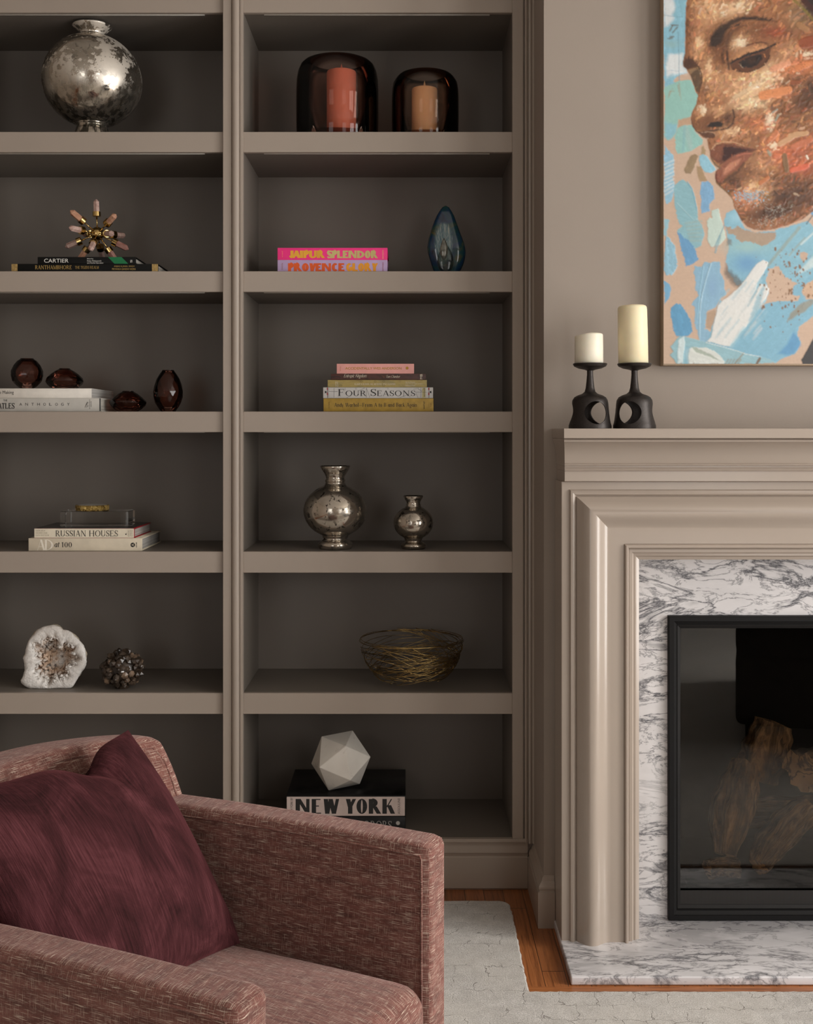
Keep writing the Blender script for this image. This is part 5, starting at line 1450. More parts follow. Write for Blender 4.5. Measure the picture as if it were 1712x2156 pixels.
def chair_part(name, bm, parent=chair, mat=None):
    """world mesh with woven direction laid out in metres (box-projected UV in chair coordinates)"""
    bm.verts.index_update(); bm.normal_update()
    loc = [q_.co.copy() for q_ in bm.verts]; nrm = [q_.normal.copy() for q_ in bm.verts]
    fs = [[q_.index for q_ in f.verts] for f in bm.faces]
    mb = MB(); mb.add([LW(*p) for p in loc], fs, True)
    o = mk(name, mb, mat or M_tweed, parent)
    uv = o.data.uv_layers.new(name='UVMap'); off = rnd.uniform(0, 5)
    for poly in o.data.polygons:
        n_ = sum((nrm[i] for i in poly.vertices), Vector())
        ax = max(range(3), key=lambda k: abs(n_[k]))
        for li in poly.loop_indices:
            p = loc[o.data.loops[li].vertex_index]
            q_ = (p.x, p.y) if ax == 2 else ((p.x, p.z) if ax == 1 else (p.y, p.z))
            if ax == 2 and name != 'seat_cushion': q_ = (p.y, p.x)
            uv.data[li].uv = (q_[0] + off, q_[1] + off)
    bm.free(); return o
AH, AT, HW = 0.620, 0.080, 0.355
rnd = random.Random(2)
def arm_fn(p):
    # the arm's top swells very slightly and its outer faces are softly padded
    return p + Vector((0, 0, 0.004 * math.sin(max(0, min(1, (p.x + .6) / .6)) * math.pi) * (p.z > .5)))
for sgn in (1, -1):
    v0, v1 = (HW - AT, HW) if sgn > 0 else (-HW, -HW + AT)
    arm = chair_part('armrest', rounded_box(-0.655, 0.0, v0, v1, 0.115, AH, 0.017, 16, arm_fn))
    pp = MB(); r_ = 0.0022
    for v in (v0 + 0.0006, v1 - 0.0006):
        pp.tube([LW(u, v, AH - 0.0185 + 0.004 * math.sin(max(0, min(1, (u + .6) / .6)) * math.pi)) for u in [-.60 + .58 * k / 20 for k in range(21)]] + [LW(-0.018, v, AH - 0.026), LW(-0.0172, v, AH - 0.06), LW(-0.0172, v, 0.14)], r_, 8)
    pm = mk('piping', pp, M_tweed, arm)
    uvl = pm.data.uv_layers.new(name='UVMap')
    for poly in pm.data.polygons:
        for li in poly.loop_indices:
            c_ = pm.data.vertices[pm.data.loops[li].vertex_index].co; uvl.data[li].uv = (c_.x, c_.z)
def seat_fn(p):
    k = max(0, 1 - (p.y / 0.275) ** 2) * max(0, 1 - ((p.x + .29) / .34) ** 2)
    return p + Vector((0, 0, 0.026 * k * (1 if p.z > .3 else 0)))
chair_part('seat_cushion', rounded_box(-0.57, 0.005, -HW + AT + .002, HW - AT - .002, 0.245, 0.383, 0.05, 18, seat_fn))
chair_part('seat_frame', rounded_box(-0.62, -0.012, -HW + AT + .001, HW - AT - .001, 0.115, 0.2445, 0.012, 6))
M_leg = plain('dark_walnut_leg', (0.035, 0.02, 0.012), 0.35)
for u in (-0.03, -0.60):
    for v in (-0.315, 0.315):
        b = MB(); b.loft([[LW(u - .001 + s1 * k, v + s2 * k, z) for s1, s2 in ((-1, -1), (1, -1), (1, 1), (-1, 1))] for z, k in ((RZ + .0006, .012), (0.114, .022))], sm=False)
        mk('leg', b, M_leg, chair)
# backrest: arched and wrapping, lofted across the chair
def crest(v):
    a = abs(v) / HW
    z = 0.757 - 0.027 * a ** 1.9; u = -0.722 + 0.092 * a ** 2.1
    for e, dz in ((.300, .0), (.325, .003), (.340, .008), (.350, .016), (.355, .026)):
        pass
    k = max(0.0, (abs(v) - 0.322) / 0.033); dz = 0.028 * (1 - math.sqrt(max(0, 1 - k * k)))
    return u, z - dz, k
bm = bmesh.new(); NV = 56; rows = []
vals = []
for i in range(NV + 1):
    s_ = -1 + 2 * i / NV; vals.append(HW * math.copysign(abs(s_) ** 0.8, s_))
def section(v):
    u, z, k = crest(v); T = 0.115 - 0.030 * k ** 2; q_ = 0.012 * k ** 2
    raw = [(u + .20 - q_, 0.30), (u + (z - .55) * .38 + .015 - q_, 0.55), (u + .045 - q_, z - .075), (u + .008 - q_, z - .010), (u - .012, z + .002), (u - T * .55, z - 0.001), (u - T + .012, z - .006), (u - T + .002, z - .03), (u - T + .02, 0.55), (u - T + .06, 0.30), (u - T + .08, 0.118), (u + .15, .118)]
    for _ in range(3):
        raw = [p for (x0, y0), (x1, y1) in zip(raw, raw[1:] + raw[:1]) for p in ((x0 * .75 + x1 * .25, y0 * .75 + y1 * .25), (x0 * .25 + x1 * .75, y0 * .25 + y1 * .75))]
    return raw
for v in vals:
    rows.append([bm.verts.new((x, v, z)) for x, z in section(v)])
for A, B in zip(rows, rows[1:]):
    m_ = len(A)
    for k in range(m_): bm.faces.new((A[k], A[(k + 1) % m_], B[(k + 1) % m_], B[k]))
bm.faces.new(rows[0][::-1]); bm.faces.new(rows[-1])
bmesh.ops.recalc_face_normals(bm, faces=bm.faces[:])
back = chair_part('backrest', bm)
pp = MB(); path = []
def front_at(v, zt):
    sec = section(v); n_ = len(sec); best_ = None
    for (x0, z0), (x1, z1) in zip(sec, sec[1:] + sec[:1]):
        if (z0 - zt) * (z1 - zt) <= 0 and abs(z1 - z0) > 1e-6:
            x = x0 + (x1 - x0) * (zt - z0) / (z1 - z0)
            if best_ is None or x > best_: best_ = x
    return best_
side = 0.328
for zt in (.56, .60, .64, .67, .69): path.append(LW(front_at(side, zt) - .0005, side, zt))
for k in range(29):
    v = (side - .012) * (1 - 2 * k / 28); z = crest(v)[1] - 0.020; path.append(LW(front_at(v, z) - .0005, v, z))
for zt in (.69, .67, .64, .60, .56): path.append(LW(front_at(-side, zt) - .0005, -side, zt))
pp.tube(path, 0.0021, 8)
pm = mk('piping', pp, M_tweed, back)
uvl = pm.data.uv_layers.new(name='UVMap')
for poly in pm.data.polygons:
    for li in poly.loop_indices:
        c_ = pm.data.vertices[pm.data.loops[li].vertex_index].co; uvl.data[li].uv = (c_.x, c_.z)

# ------------------------------------------------------------------ velvet cushion
def velvet():
    t = NT('burgundy_velvet')
    v = t.coord('UV', scale=(1, 1, 1)); n = t.noise(t.coord('UV', scale=(15, 9, 1)), 1.0, 5, 0.62, 0.8); s_ = t.noise(t.coord('UV', scale=(430, 16, 1)), 1.0, 4, 0.65); f = t.noise(t.coord('UV', scale=(420, 420, 1)), 1.0, 2)
    m_ = t.math('ADD', t.math('MULTIPLY', n, 0.54), t.math('MULTIPLY', s_, 0.46))
    c = t.ramp(m_, [(0.36, (0.018, 0.0050, 0.0056, 1)), (0.5, (0.047, 0.0125, 0.0145, 1)), (0.68, (0.115, 0.035, 0.040, 1))])
    t.base(c); t.set(Roughness=0.9, Specular_IOR_Level=0.12, Sheen_Weight=0.15, Sheen_Roughness=0.35, Sheen_Tint=(0.70, 0.20, 0.22, 1))
    h = t.math('ADD', n, t.math('MULTIPLY', t.math('ADD', s_, f), 0.12))
    t.bump(h, 0.35, 0.02); return t.m
cor = {(1, 1): (-0.605, 0.195, 0.785), (1, -1): (-0.384, 0.250, 0.388), (-1, 1): (-0.615, -0.27, 0.79), (-1, -1): (-0.400, -0.225, 0.405)}
cor = {k: LW(*p) for k, p in cor.items()}
NP = 64
def pil(a, b_, side):
    wgt = lambda s1, s2: (1 + s1 * a) * (1 + s2 * b_) / 4
    p = sum((cor[k] * wgt(*k) for k in cor), Vector())
    ea, eb = cor[(1, 1)] - cor[(-1, 1)], cor[(1, 1)] - cor[(1, -1)]
    nn = ea.cross(eb).normalized()
    if nn.dot(CF) < 0: nn = -nn
    A, B = ea.normalized(), eb.normalized()
    # sides drawn in between the corners
    p -= A * (0.012 * a * (1 - b_ * b_)) * abs(a) ** 3 * 0.4
    p += A * (0.020 * (1 - b_ * b_) * max(0, a) ** 6)
    p -= B * (0.018 * b_ * (1 - a * a)) * abs(b_) ** 3
    h = (max(0, 1 - abs(a) ** 2.6) ** 0.62) * (max(0, 1 - abs(b_) ** 2.6) ** 0.62)
    h *= 0.078 if side > 0 else 0.055
    # chop in the top edge and the creases running from it
    chop = math.exp(-((a - 0.30) / 0.20) ** 2) * smooth(0.1, 1.0, b_)
    p -= B * (0.040 * chop * b_)
    if side > 0:
        h -= 0.016 * math.exp(-((a - 0.36 - 0.25 * (1 - b_)) / 0.05) ** 2) * smooth(0.35, 0.85, b_) * (b_ < 1)
        h += 0.012 * math.exp(-((a - 0.22 - 0.1 * (1 - b_)) / 0.07) ** 2) * smooth(0.35, 0.85, b_) * (1 - b_ ** 8)
        h += 0.0035 * math.sin(5.0 * a + 3.1 * b_ + 1.0) * (1 - a * a) * (1 - b_ * b_) + 0.0025 * math.sin(-7.0 * a + 6.0 * b_) * (1 - a * a) * (1 - b_ * b_)
        h += 0.010 * math.exp(-((a + b_ * .6 - .45) / .10) ** 2) * smooth(-.9, -.2, -b_) * (1 - b_ ** 4) * 0.6
    return p + nn * (h if side > 0 else -h)
b = MB(); gv = []; gf = []
for side in (1, -1):
    for j in range(NP + 1):
        for i in range(NP + 1):
            f_ = lambda k: math.sin((k / NP - .5) * math.pi)
            gv.append(pil(f_(i), f_(j), side))
n1 = (NP + 1) ** 2
for s_ in range(2):
    for j in range(NP):
        for i in range(NP):
            a = s_ * n1 + j * (NP + 1) + i
            q_ = (a, a + 1, a + NP + 2, a + NP + 1); gf.append(q_ if s_ == 0 else q_[::-1])
me_b = MB().add(gv, gf, True)
M_velvet = velvet()
pillow = mk('throw_pillow', me_b, M_velvet, None, recalc=False)
uvl = pillow.data.uv_layers.new(name='UVMap')
for poly in pillow.data.polygons:
    for li in poly.loop_indices:
        k = pillow.data.loops[li].vertex_index % n1
        uvl.data[li].uv = ((k % (NP + 1)) / NP * .5, (k // (NP + 1)) / NP * .5)
bm = bmesh.new(); bm.from_mesh(pillow.data); bmesh.ops.remove_doubles(bm, verts=bm.verts[:], dist=0.0002); bmesh.ops.recalc_face_normals(bm, faces=bm.faces[:]); bm.to_mesh(pillow.data); bm.free()
tag(pillow, 'burgundy velvet square cushion leaning against the back of the armchair', 'cushion')
# ------------------------------------------------------------------ oil painting on canvas, brushed in code stroke by stroke
PY_ = BREAST_Y - 0.043          # canvas face
PSC = (CAM_D + PY_) / FPX
prng = np.random.default_rng(12)
STEP = 1.5                      # photograph pixels per canvas cell
A_ = 5.157                      # strokes are laid out in these units from (1380, 0)
U0, U1, V0, V1 = 90.0, 3950.0, -640.0, 3950.0
CELL = STEP * A_
NX, NYc = int((U1 - U0) / CELL), int((V1 - V0) / CELL)
gx = U0 + (np.arange(NX) + .5) * CELL
gy = V0 + (np.arange(NYc) + .5) * CELL
GX, GY = np.meshgrid(gx, gy)
def vnoise(scale, seed, ax=1.0, ay=1.0, octv=3):
    out = np.zeros((NYc, NX)); amp = 1.0; tot = 0
    r = np.random.default_rng(seed)
    for o in range(octv):
        w_, h_ = int((U1 - U0) / (scale * ax)) + 3, int((V1 - V0) / (scale * ay)) + 3
        g = r.random((h_, w_))
        x = (GX - U0) / (scale * ax); y = (GY - V0) / (scale * ay)
        xi, yi = x.astype(int), y.astype(int); fx, fy = x - xi, y - yi
        fx = fx * fx * (3 - 2 * fx); fy = fy * fy * (3 - 2 * fy)
        out += amp * ((g[yi, xi] * (1 - fx) + g[yi, xi + 1] * fx) * (1 - fy) + (g[yi + 1, xi] * (1 - fx) + g[yi + 1, xi + 1] * fx) * fy)
        tot += amp; amp *= .55; scale *= .5
    return out / tot - .5
WX, WY = vnoise(90, 1), vnoise(90, 2)
FINE = vnoise(16, 3, octv=2); MEDN = vnoise(60, 4)
LIN = lambda c: np.array(srgb(*c)[:3])
IMG = np.ones((NYc, NX, 3)) * LIN((204, 175, 152)); HGT = np.zeros((NYc, NX))
IMG *= (1 + .06 * FINE + .05 * vnoise(14, 7, 4, .5, 1))[..., None]
def bbox_of(pts, pad):
    xs, ys = [p[0] for p in pts], [p[1] for p in pts]
    i0 = max(0, int((min(xs) - pad - U0) / CELL)); i1 = min(NX, int((max(xs) + pad - U0) / CELL) + 2)
    j0 = max(0, int((min(ys) - pad - V0) / CELL)); j1 = min(NYc, int((max(ys) + pad - V0) / CELL) + 2)
    return (slice(j0, j1), slice(i0, i1)) if i1 > i0 and j1 > j0 else None
def sdf(pts, X, Y):
    """signed distance, positive inside"""
    ins = np.zeros(X.shape, bool); d = np.full(X.shape, 1e9)
    n = len(pts)
    for k in range(n):
        x0, y0 = pts[k]; x1, y1 = pts[(k + 1) % n]
        dx, dy = x1 - x0, y1 - y0; L2 = dx * dx + dy * dy + 1e-9
        t_ = np.clip(((X - x0) * dx + (Y - y0) * dy) / L2, 0, 1)
        d = np.minimum(d, np.hypot(X - x0 - t_ * dx, Y - y0 - t_ * dy))
        c = ((y0 > Y) != (y1 > Y)) & (X < (x1 - x0) * (Y - y0) / (y1 - y0 + 1e-12) + x0)
        ins ^= c
    return np.where(ins, d, -d)
def blend(sl, m, col, hgt, dirn=None, streak=.12, sseed=0):
    X, Y = GX[sl], GY[sl]
    col = LIN(col) if not isinstance(col, np.ndarray) else col
    tone = np.ones(X.shape)
    if dirn is not None:
        a = math.radians(dirn); across = -X * math.sin(a) + Y * math.cos(a); along = X * math.cos(a) + Y * math.sin(a)
        ph = sseed * 7.13
        wob = 9.0 * MEDN[sl] + 5.0 * FINE[sl]
        br = (np.sin(across * .21 + ph + wob) * .35 + np.sin(across * .083 + 2 * ph + .004 * along + .7 * wob) * .45 + np.sin(across * .47 + 3 * ph + wob) * .3) * (.55 + 1.3 * MEDN[sl]) + 1.1 * MEDN[sl] + .5 * FINE[sl]
        tone = 1 + streak * br; hh = hgt * (1 + .30 * br)
    else:
        tone = 1 + streak * (MEDN[sl] * 1.4 + FINE[sl] * .8); hh = hgt * np.ones(X.shape)
    m3 = m[..., None]
    IMG[sl] = IMG[sl] * (1 - m3) + col * tone[..., None] * m3
    HGT[sl] = HGT[sl] * (1 - .75 * m) + hh * m + 0.0
def poly(pts, col, soft=5, rag=13, alpha=1.0, hgt=.3, dirn=None, streak=.10):
    sl = bbox_of(pts, soft + rag + 10)
    if sl is None: return
    X = GX[sl] + rag * 2.4 * WX[sl] + rag * 1.5 * FINE[sl]; Y = GY[sl] + rag * 2.4 * WY[sl] - rag * 1.5 * FINE[sl]
    m = np.clip(sdf(pts, X, Y) / max(soft, 1e-3) + .5, 0, 1) * alpha
    blend(sl, m, col, hgt, dirn, streak, len(pts) + pts[0][0] * .01)
def stroke(p0, p1, wd, col, alpha=1.0, soft=4, rag=4, hgt=.5, streak=.14, dry=0.0, taper=0.3):
    sl = bbox_of((p0, p1), wd + rag + soft + 4)
    if sl is None: return
    X = GX[sl] + rag * 2 * WX[sl]; Y = GY[sl] + rag * 2 * WY[sl] + rag * FINE[sl]
    dx, dy = p1[0] - p0[0], p1[1] - p0[1]; L2 = dx * dx + dy * dy + 1e-9
    t_ = ((X - p0[0]) * dx + (Y - p0[1]) * dy) / L2; tc_ = np.clip(t_, 0, 1)
    d = np.hypot(X - p0[0] - tc_ * dx, Y - p0[1] - tc_ * dy)
    w_ = wd / 2 * (1 - taper * np.abs(tc_ - .4) ** 1.5)
    m = np.clip((w_ - d) / soft + .5, 0, 1) * alpha
    a = math.degrees(math.atan2(dy, dx))
    if dry:
        across = (-X * dy + Y * dx) / math.sqrt(L2)
        m = m * np.clip(1.2 - dry * tc_ * (1 + 1.3 * np.sin(across * .5 + p0[0]) + 1.5 * FINE[sl]), 0, 1)
    blend(sl, m, col, hgt, a, streak, p0[0] * .013 + p0[1] * .007)
def curve(pts, wd, col, **k):
    for a, b_ in zip(pts, pts[1:]): stroke(a, b_, wd if not isinstance(wd, (list, tuple)) else wd[pts.index(a)], col, **k)
def glow(cx, cy, rx, ry, col, alpha=.6, rot=0.0):
    """a broad soft passage of wet paint"""
    pad = max(rx, ry) * 1.6; sl = bbox_of(((cx - pad, cy - pad), (cx + pad, cy + pad)), 0)
    if sl is None: return
    a = math.radians(rot); X, Y = GX[sl] - cx + 40 * WX[sl], GY[sl] - cy + 40 * WY[sl]
    x, y = X * math.cos(a) + Y * math.sin(a), -X * math.sin(a) + Y * math.cos(a)
    m = np.clip(np.exp(-(x / rx) ** 2 - (y / ry) ** 2) * alpha * 1.25, 0, .97)
    IMG[sl] = IMG[sl] * (1 - m[..., None]) + LIN(col) * m[..., None]
def B(pts): return [(x, y + 1960) for x, y in pts]

# --- blue and sea green passages of the ground
poly([(90, -640), (350, -640), (340, 0), (322, 590), (300, 700), (345, 790), (260, 820), (200, 880), (230, 900), (180, 930), (110, 960), (90, 900)], (140, 190, 208), 8, 14, dirn=85, streak=.16)
poly([(95, 0), (190, -60), (215, 80), (180, 160), (200, 200), (150, 270), (95, 300)], (222, 226, 226), 40, 16, .95, dirn=80)
poly([(150, 590), (300, 580), (300, 680), (340, 790), (260, 800), (130, 840), (110, 700)], (226, 230, 230), 40, 14, .95, dirn=85)
stroke((250, 350), (265, 1000), 10, (120, 160, 176), .7); stroke((100, 170), (300, 185), 8, (120, 160, 180), .6); stroke((110, 770), (260, 768), 6, (120, 165, 190), .6)
for p0, p1 in (((190, 275), (160, 330)), ((240, 290), (190, 350)), ((160, 400), (205, 395)), ((140, 420), (190, 410)), ((180, 270), (245, 272))): stroke(p0, p1, 16, (110, 100, 84), .75, rag=8)
glow(180, 480, 90, 40, (150, 185, 185), .6)
poly([(100, 940), (210, 900), (265, 880), (380, 870), (405, 900), (440, 1000), (462, 1045), (445, 1130), (400, 1210), (380, 1270), (330, 1300), (250, 1290), (240, 1340), (235, 1400), (210, 1480), (150, 1530), (100, 1490), (95, 1200)], (150, 196, 186), 6, 12, dirn=70, streak=.07)
poly([(100, 1310), (160, 1330), (235, 1350), (225, 1430), (170, 1520), (110, 1500)], (140, 190, 205), 30, 12, .9, dirn=70)
poly([(245, 1380), (300, 1350), (390, 1360), (440, 1430), (480, 1470), (525, 1520), (510, 1560), (440, 1600), (380, 1640), (300, 1665), (240, 1670), (225, 1600), (215, 1480)], (150, 196, 188), 5, 10, dirn=60, streak=.12)
stroke((330, 1380), (380, 1600), 60, (172, 192, 188), .5, soft=30); stroke((320, 1370), (300, 1640), 30, (132, 180, 190), .5, soft=14)
for p0, p1 in (((140, 1060), (160, 990)), ((150, 1030), (190, 960)), ((262, 900), (272, 1080)), ((250, 930), (262, 1040)), ((160, 1000), (205, 990))): stroke(p0, p1, 18, (165, 150, 125), .45, rag=10, dry=.5)
poly([(255, 1300), (300, 1285), (385, 1270), (390, 1345), (300, 1360), (250, 1380), (240, 1330)], (190, 155, 125), 12, 10, .8)
poly([(100, 1570), (140, 1620), (190, 1680), (200, 1760), (195, 1860), (185, 1940), (205, 1990), (200, 2100), (160, 2190), (120, 2220), (100, 2160)], (150, 194, 216), 6, 14, dirn=-30, streak=.2)
for k in range(9): stroke((105, 1780 + 42 * k), (200, 1740 + 40 * k), 20, (208, 220, 222), .75, soft=8, dry=.3)
poly([(340, 1760), (380, 1690), (430, 1665), (465, 1690), (445, 1760), (410, 1850), (385, 1890), (330, 1885), (310, 1850)], (152, 128, 98), 5, 8, dirn=115, streak=.18, hgt=.8)
poly([(500, 1600), (520, 1585), (545, 1630), (540, 1680), (500, 1680)], (170, 145, 110), 8, 8); poly([(450, 1800), (500, 1810), (540, 1920), (560, 1960), (480, 1970), (455, 1880)], (170, 142, 108), 8, 8, dirn=70)
poly([(475, 1690), (520, 1670), (570, 1700), (600, 1760), (640, 1810), (660, 1840), (600, 1880), (540, 1870), (490, 1800), (470, 1730)], (150, 198, 216), 5, 6, dirn=60, streak=.14, hgt=.9)
poly(B([(200, 60), (260, 0), (300, -20), (345, 20), (400, 90), (430, 190), (455, 330), (465, 430), (500, 480), (535, 560), (520, 620), (500, 700), (440, 735), (330, 650), (260, 610), (240, 540), (300, 490), (260, 470), (230, 380), (205, 250)]), (140, 184, 194), 5, 10, dirn=20, streak=.10)
for k in range(6): stroke((330 + 10 * k, 2420 + 38 * k), (500, 2400 + 42 * k), 26, (158, 178, 172), .6, soft=16)
curve(B([(345, 10), (400, 90), (435, 240), (455, 330)]), 9, (120, 178, 200), hgt=1.2); curve(B([(230, 240), (330, 340), (415, 425), (455, 420)]), 6, (170, 200, 204), hgt=1.2)
poly(B([(240, 560), (340, 640), (420, 700), (440, 780), (470, 850), (420, 905), (330, 930), (305, 850), (275, 720)]), (106, 158, 198), 5, 12, dirn=65, streak=.12)
poly(B([(500, 10), (570, 0), (620, 60), (650, 200), (590, 250), (590, 330), (500, 360), (490, 300), (500, 200), (480, 120)]), (128, 172, 206), 6, 12, dirn=85, streak=.16)
poly(B([(610, 320), (680, 300), (700, 360), (730, 470), (765, 620), (700, 690), (600, 720), (560, 640), (570, 530), (555, 440), (590, 400), (620, 410)]), (196, 214, 204), 5, 8, dirn=80, streak=.08, hgt=.9)
stroke((700, 2560), (650, 2740), 24, (130, 168, 178), .7, rag=6); stroke((800, 2330), (640, 2680), 12, (120, 158, 172), .8)
poly(B([(105, 590), (160, 640), (205, 710), (230, 850), (240, 940), (190, 1020), (120, 1030), (100, 980), (100, 700)]), (144, 188, 208), 5, 12, dirn=85, streak=.22, hgt=.9)
poly(B([(95, 400), (150, 430), (135, 520), (120, 600), (95, 600)]), (150, 192, 204), 8, 12)
poly(B([(95, 1080), (150, 1120), (170, 1180), (150, 1280), (100, 1340)]), (118, 172, 205), 5, 8, dirn=85)
poly(B([(540, 880), (590, 890), (640, 870), (690, 880), (710, 990), (740, 1080), (770, 1230), (700, 1290), (660, 1370), (560, 1420), (540, 1600), (600, 1640), (570, 1760), (480, 1750), (440, 1600), (420, 1480), (430, 1390), (390, 1350), (420, 1300), (470, 1250), (420, 1180), (440, 1100), (420, 990), (430, 930), (500, 940)]), (142, 182, 206), 5, 12, dirn=95, streak=.10)
curve(B([(600, 900), (545, 1080), (500, 1260), (480, 1450), (475, 1740)]), 8, (176, 206, 218), hgt=1.4); curve(B([(520, 930), (480, 1200), (455, 1500)]), 7, (150, 196, 214), hgt=1.3)
glow(620, 1960 + 1160, 60, 120, (136, 172, 206), .6)
poly(B([(555, 1440), (640, 1400), (660, 1560), (600, 1610), (550, 1590)]), (176, 148, 122), 14, 12, .8)
poly(B([(170, 1390), (230, 1330), (280, 1350), (330, 1420), (390, 1530), (400, 1640), (340, 1690), (230, 1690), (190, 1600), (165, 1480)]), (98, 158, 196), 5, 10, dirn=80, streak=.14)
# sweep of blue below the chin
poly(B([(780, 350), (860, 300), (900, 420), (980, 520), (1080, 560), (1300, 540), (1500, 480), (1660, 440), (1760, 560), (2300, 400), (2300, 900), (1750, 1100), (1560, 1130), (1480, 1080), (1380, 1020), (1330, 930), (1230, 960), (1200, 1090), (1230, 1180), (1200, 1330), (1100, 1260), (960, 1100), (880, 1130), (800, 1000), (760, 860), (800, 720), (770, 560), (750, 450)]), (138, 186, 204), 8, 14, dirn=-35, streak=.10)
glow(1000, 1960 + 720, 200, 80, (158, 196, 196), .8); glow(990, 1960 + 900, 150, 110, (112, 162, 200), .8); glow(880, 2360, 70, 60, (160, 205, 222), .7)
poly(B([(760, 490), (830, 520), (900, 500), (1000, 540), (1100, 560), (1310, 560), (1310, 630), (1160, 715), (1040, 660), (930, 660), (860, 590), (790, 570)]), (176, 146, 118), 12, 16, .9)
poly(B([(760, 900), (800, 960), (900, 1050), (960, 1100), (900, 1170), (820, 1110), (760, 1010)]), (96, 88, 80), 40, 14, .75)
poly(B([(780, 620), (830, 640), (830, 700), (780, 700)]), (120, 112, 100), 25, 10, .7)
poly(B([(1200, 1330), (1310, 1310), (1440, 1310), (1540, 1300), (1560, 1250), (1480, 1230), (1500, 1130), (1600, 1100), (1720, 1010), (2000, 900), (2000, 1330), (1700, 1480), (1560, 1590), (1540, 1660), (1580, 1750), (1520, 1880), (1410, 1910), (1300, 1980), (1200, 1930), (900, 1880), (560, 1760), (700, 1300), (1000, 1500)]), (132, 182, 204), 6, 12, dirn=-45, streak=.08)
poly(B([(1500, 1640), (1560, 1700), (1575, 1790), (1500, 1880), (1400, 1890), (1330, 1880), (1420, 1780)]), (92, 152, 196), 30, 10, .85, dirn=-45)
poly(B([(1560, 1340), (1700, 1290), (1720, 1330), (1640, 1400), (1500, 1490), (1420, 1540), (1470, 1440)]), (150, 144, 126), 18, 10, .85, dirn=-40)
poly(B([(1600, 1140), (1720, 1080), (1720, 1290), (1640, 1300), (1580, 1220)]), (206, 172, 143), 8, 12); poly(B([(1560, 780), (1600, 770), (1660, 800), (1610, 900), (1570, 850)]), (200, 172, 150), 8, 10)
for k in range(7): stroke((1560 + 30 * k, 2960 - 14 * k), (1800, 2700 - 20 * k + 30 * k), 34, (206, 222, 222), .55, soft=16, dry=.3)
stroke((1560, 2470), (1220, 2880), 36, (150, 160, 148), .7, soft=12); stroke((1620, 2580), (1450, 2770), 20, (158, 164, 150), .6, soft=10); stroke((1720, 2520), (1580, 2650), 22, (210, 222, 220), .7, soft=10); stroke((1640, 2430), (1730, 2300), 14, (80, 92, 100), .8)
# the white slash
poly(B([(1170, 860), (1225, 890), (1170, 1010), (1110, 1110), (1060, 1270), (1140, 1120), (1200, 1130), (1230, 1180), (1200, 1280), (1130, 1370), (1070, 1480), (950, 1620), (860, 1740), (800, 1800), (560, 1750), (600, 1700), (640, 1500), (680, 1360), (730, 1300), (880, 1180), (960, 1090), (1050, 960), (1110, 890)]), (226, 226, 222), 6, 8, dirn=-52, streak=.05, hgt=1.2)
stroke((1090, 3160), (1000, 3320), 26, (140, 182, 196), .8, soft=10); stroke((1170, 2990), (1110, 3080), 30, (136, 180, 196), .8, soft=12); stroke((960, 3560), (820, 3760), 40, (160, 196, 206), .7, soft=24)
for k in range(26):
    x, y = prng.uniform(640, 1120), prng.uniform(3120, 3700); L_ = prng.uniform(120, 300); stroke((x + L_ * .55, y - L_ * .7), (x, y), prng.uniform(10, 34), [(200, 208, 208), (168, 200, 210), (214, 216, 214), (150, 190, 204)][k % 4], .45, soft=14, rag=8, hgt=.9, dry=.4)
for k in range(7): stroke((1190 - 14 * k, 3090 + 50 * k), (1100 - 20 * k, 3230 + 60 * k), 26, (140, 184, 200), .6, soft=18, rag=8)
# lower left corner sweep
poly(B([(190, 1860), (160, 1800), (250, 1690), (310, 1690), (420, 1720), (560, 1760), (760, 1810), (1000, 1880), (1200, 1930), (1310, 1980), (1100, 1990), (230, 1990), (150, 1900)]), (150, 190, 200), 6, 10, dirn=10, streak=.10, hgt=1.0)
poly(B([(250, 1720), (310, 1690), (320, 1760), (290, 1980), (235, 1985), (240, 1850)]), (206, 222, 224), 8, 8, dirn=95, hgt=1.3)
poly(B([(330, 1830), (420, 1800), (560, 1820), (680, 1870), (760, 1960), (740, 1990), (350, 1990), (330, 1900)]), (218, 222, 216), 10, 12, dirn=20, streak=.1, hgt=1.1)
poly(B([(320, 1800), (370, 1810), (360, 1990), (310, 1990)]), (140, 188, 206), 14, 10, .8); poly(B([(390, 1800), (440, 1810), (620, 1900), (700, 1960), (560, 1900), (440, 1860)]), (158, 172, 156), 8, 6, .8)
for k in range(5): stroke((790 + 34 * k, 3960 - 60), (760 + 34 * k, 3990 - 40), 20, (150, 136, 112), .5, soft=8); 
stroke((960, 3830), (860, 3950), 18, (150, 140, 120), .7); stroke((1130, 3890), (1100, 3945), 30, (120, 90, 62), .9)
curve(B([(550, 1760), (760, 1810), (980, 1880), (1150, 1910)]), 6, (222, 226, 222), hgt=1.3)
poly(B([(1720, 1690), (1900, 1500), (1900, 1990), (1590, 1990), (1580, 1950), (1650, 1820)]), (52, 48, 48), 5, 6, dirn=-60, streak=.15)
for k in range(150):
    c0 = prng.choice([0, 1, 2]); cx_, cy_ = ((1330, 1330), (1440, 930), (1560, 1080))[c0]
    x, y = prng.normal(cx_, 150), prng.normal(cy_, 190) + 1960; r_ = abs(prng.normal(0, 7)) + 2
    if 1080 < x < 1720 and 2600 < y < 3880: stroke((x, y), (x + prng.normal(2, r_ * .3), y - r_ * prng.uniform(.5, 1.8)), r_ * 1.5, (136, 98, 66), .95, soft=3, rag=2)

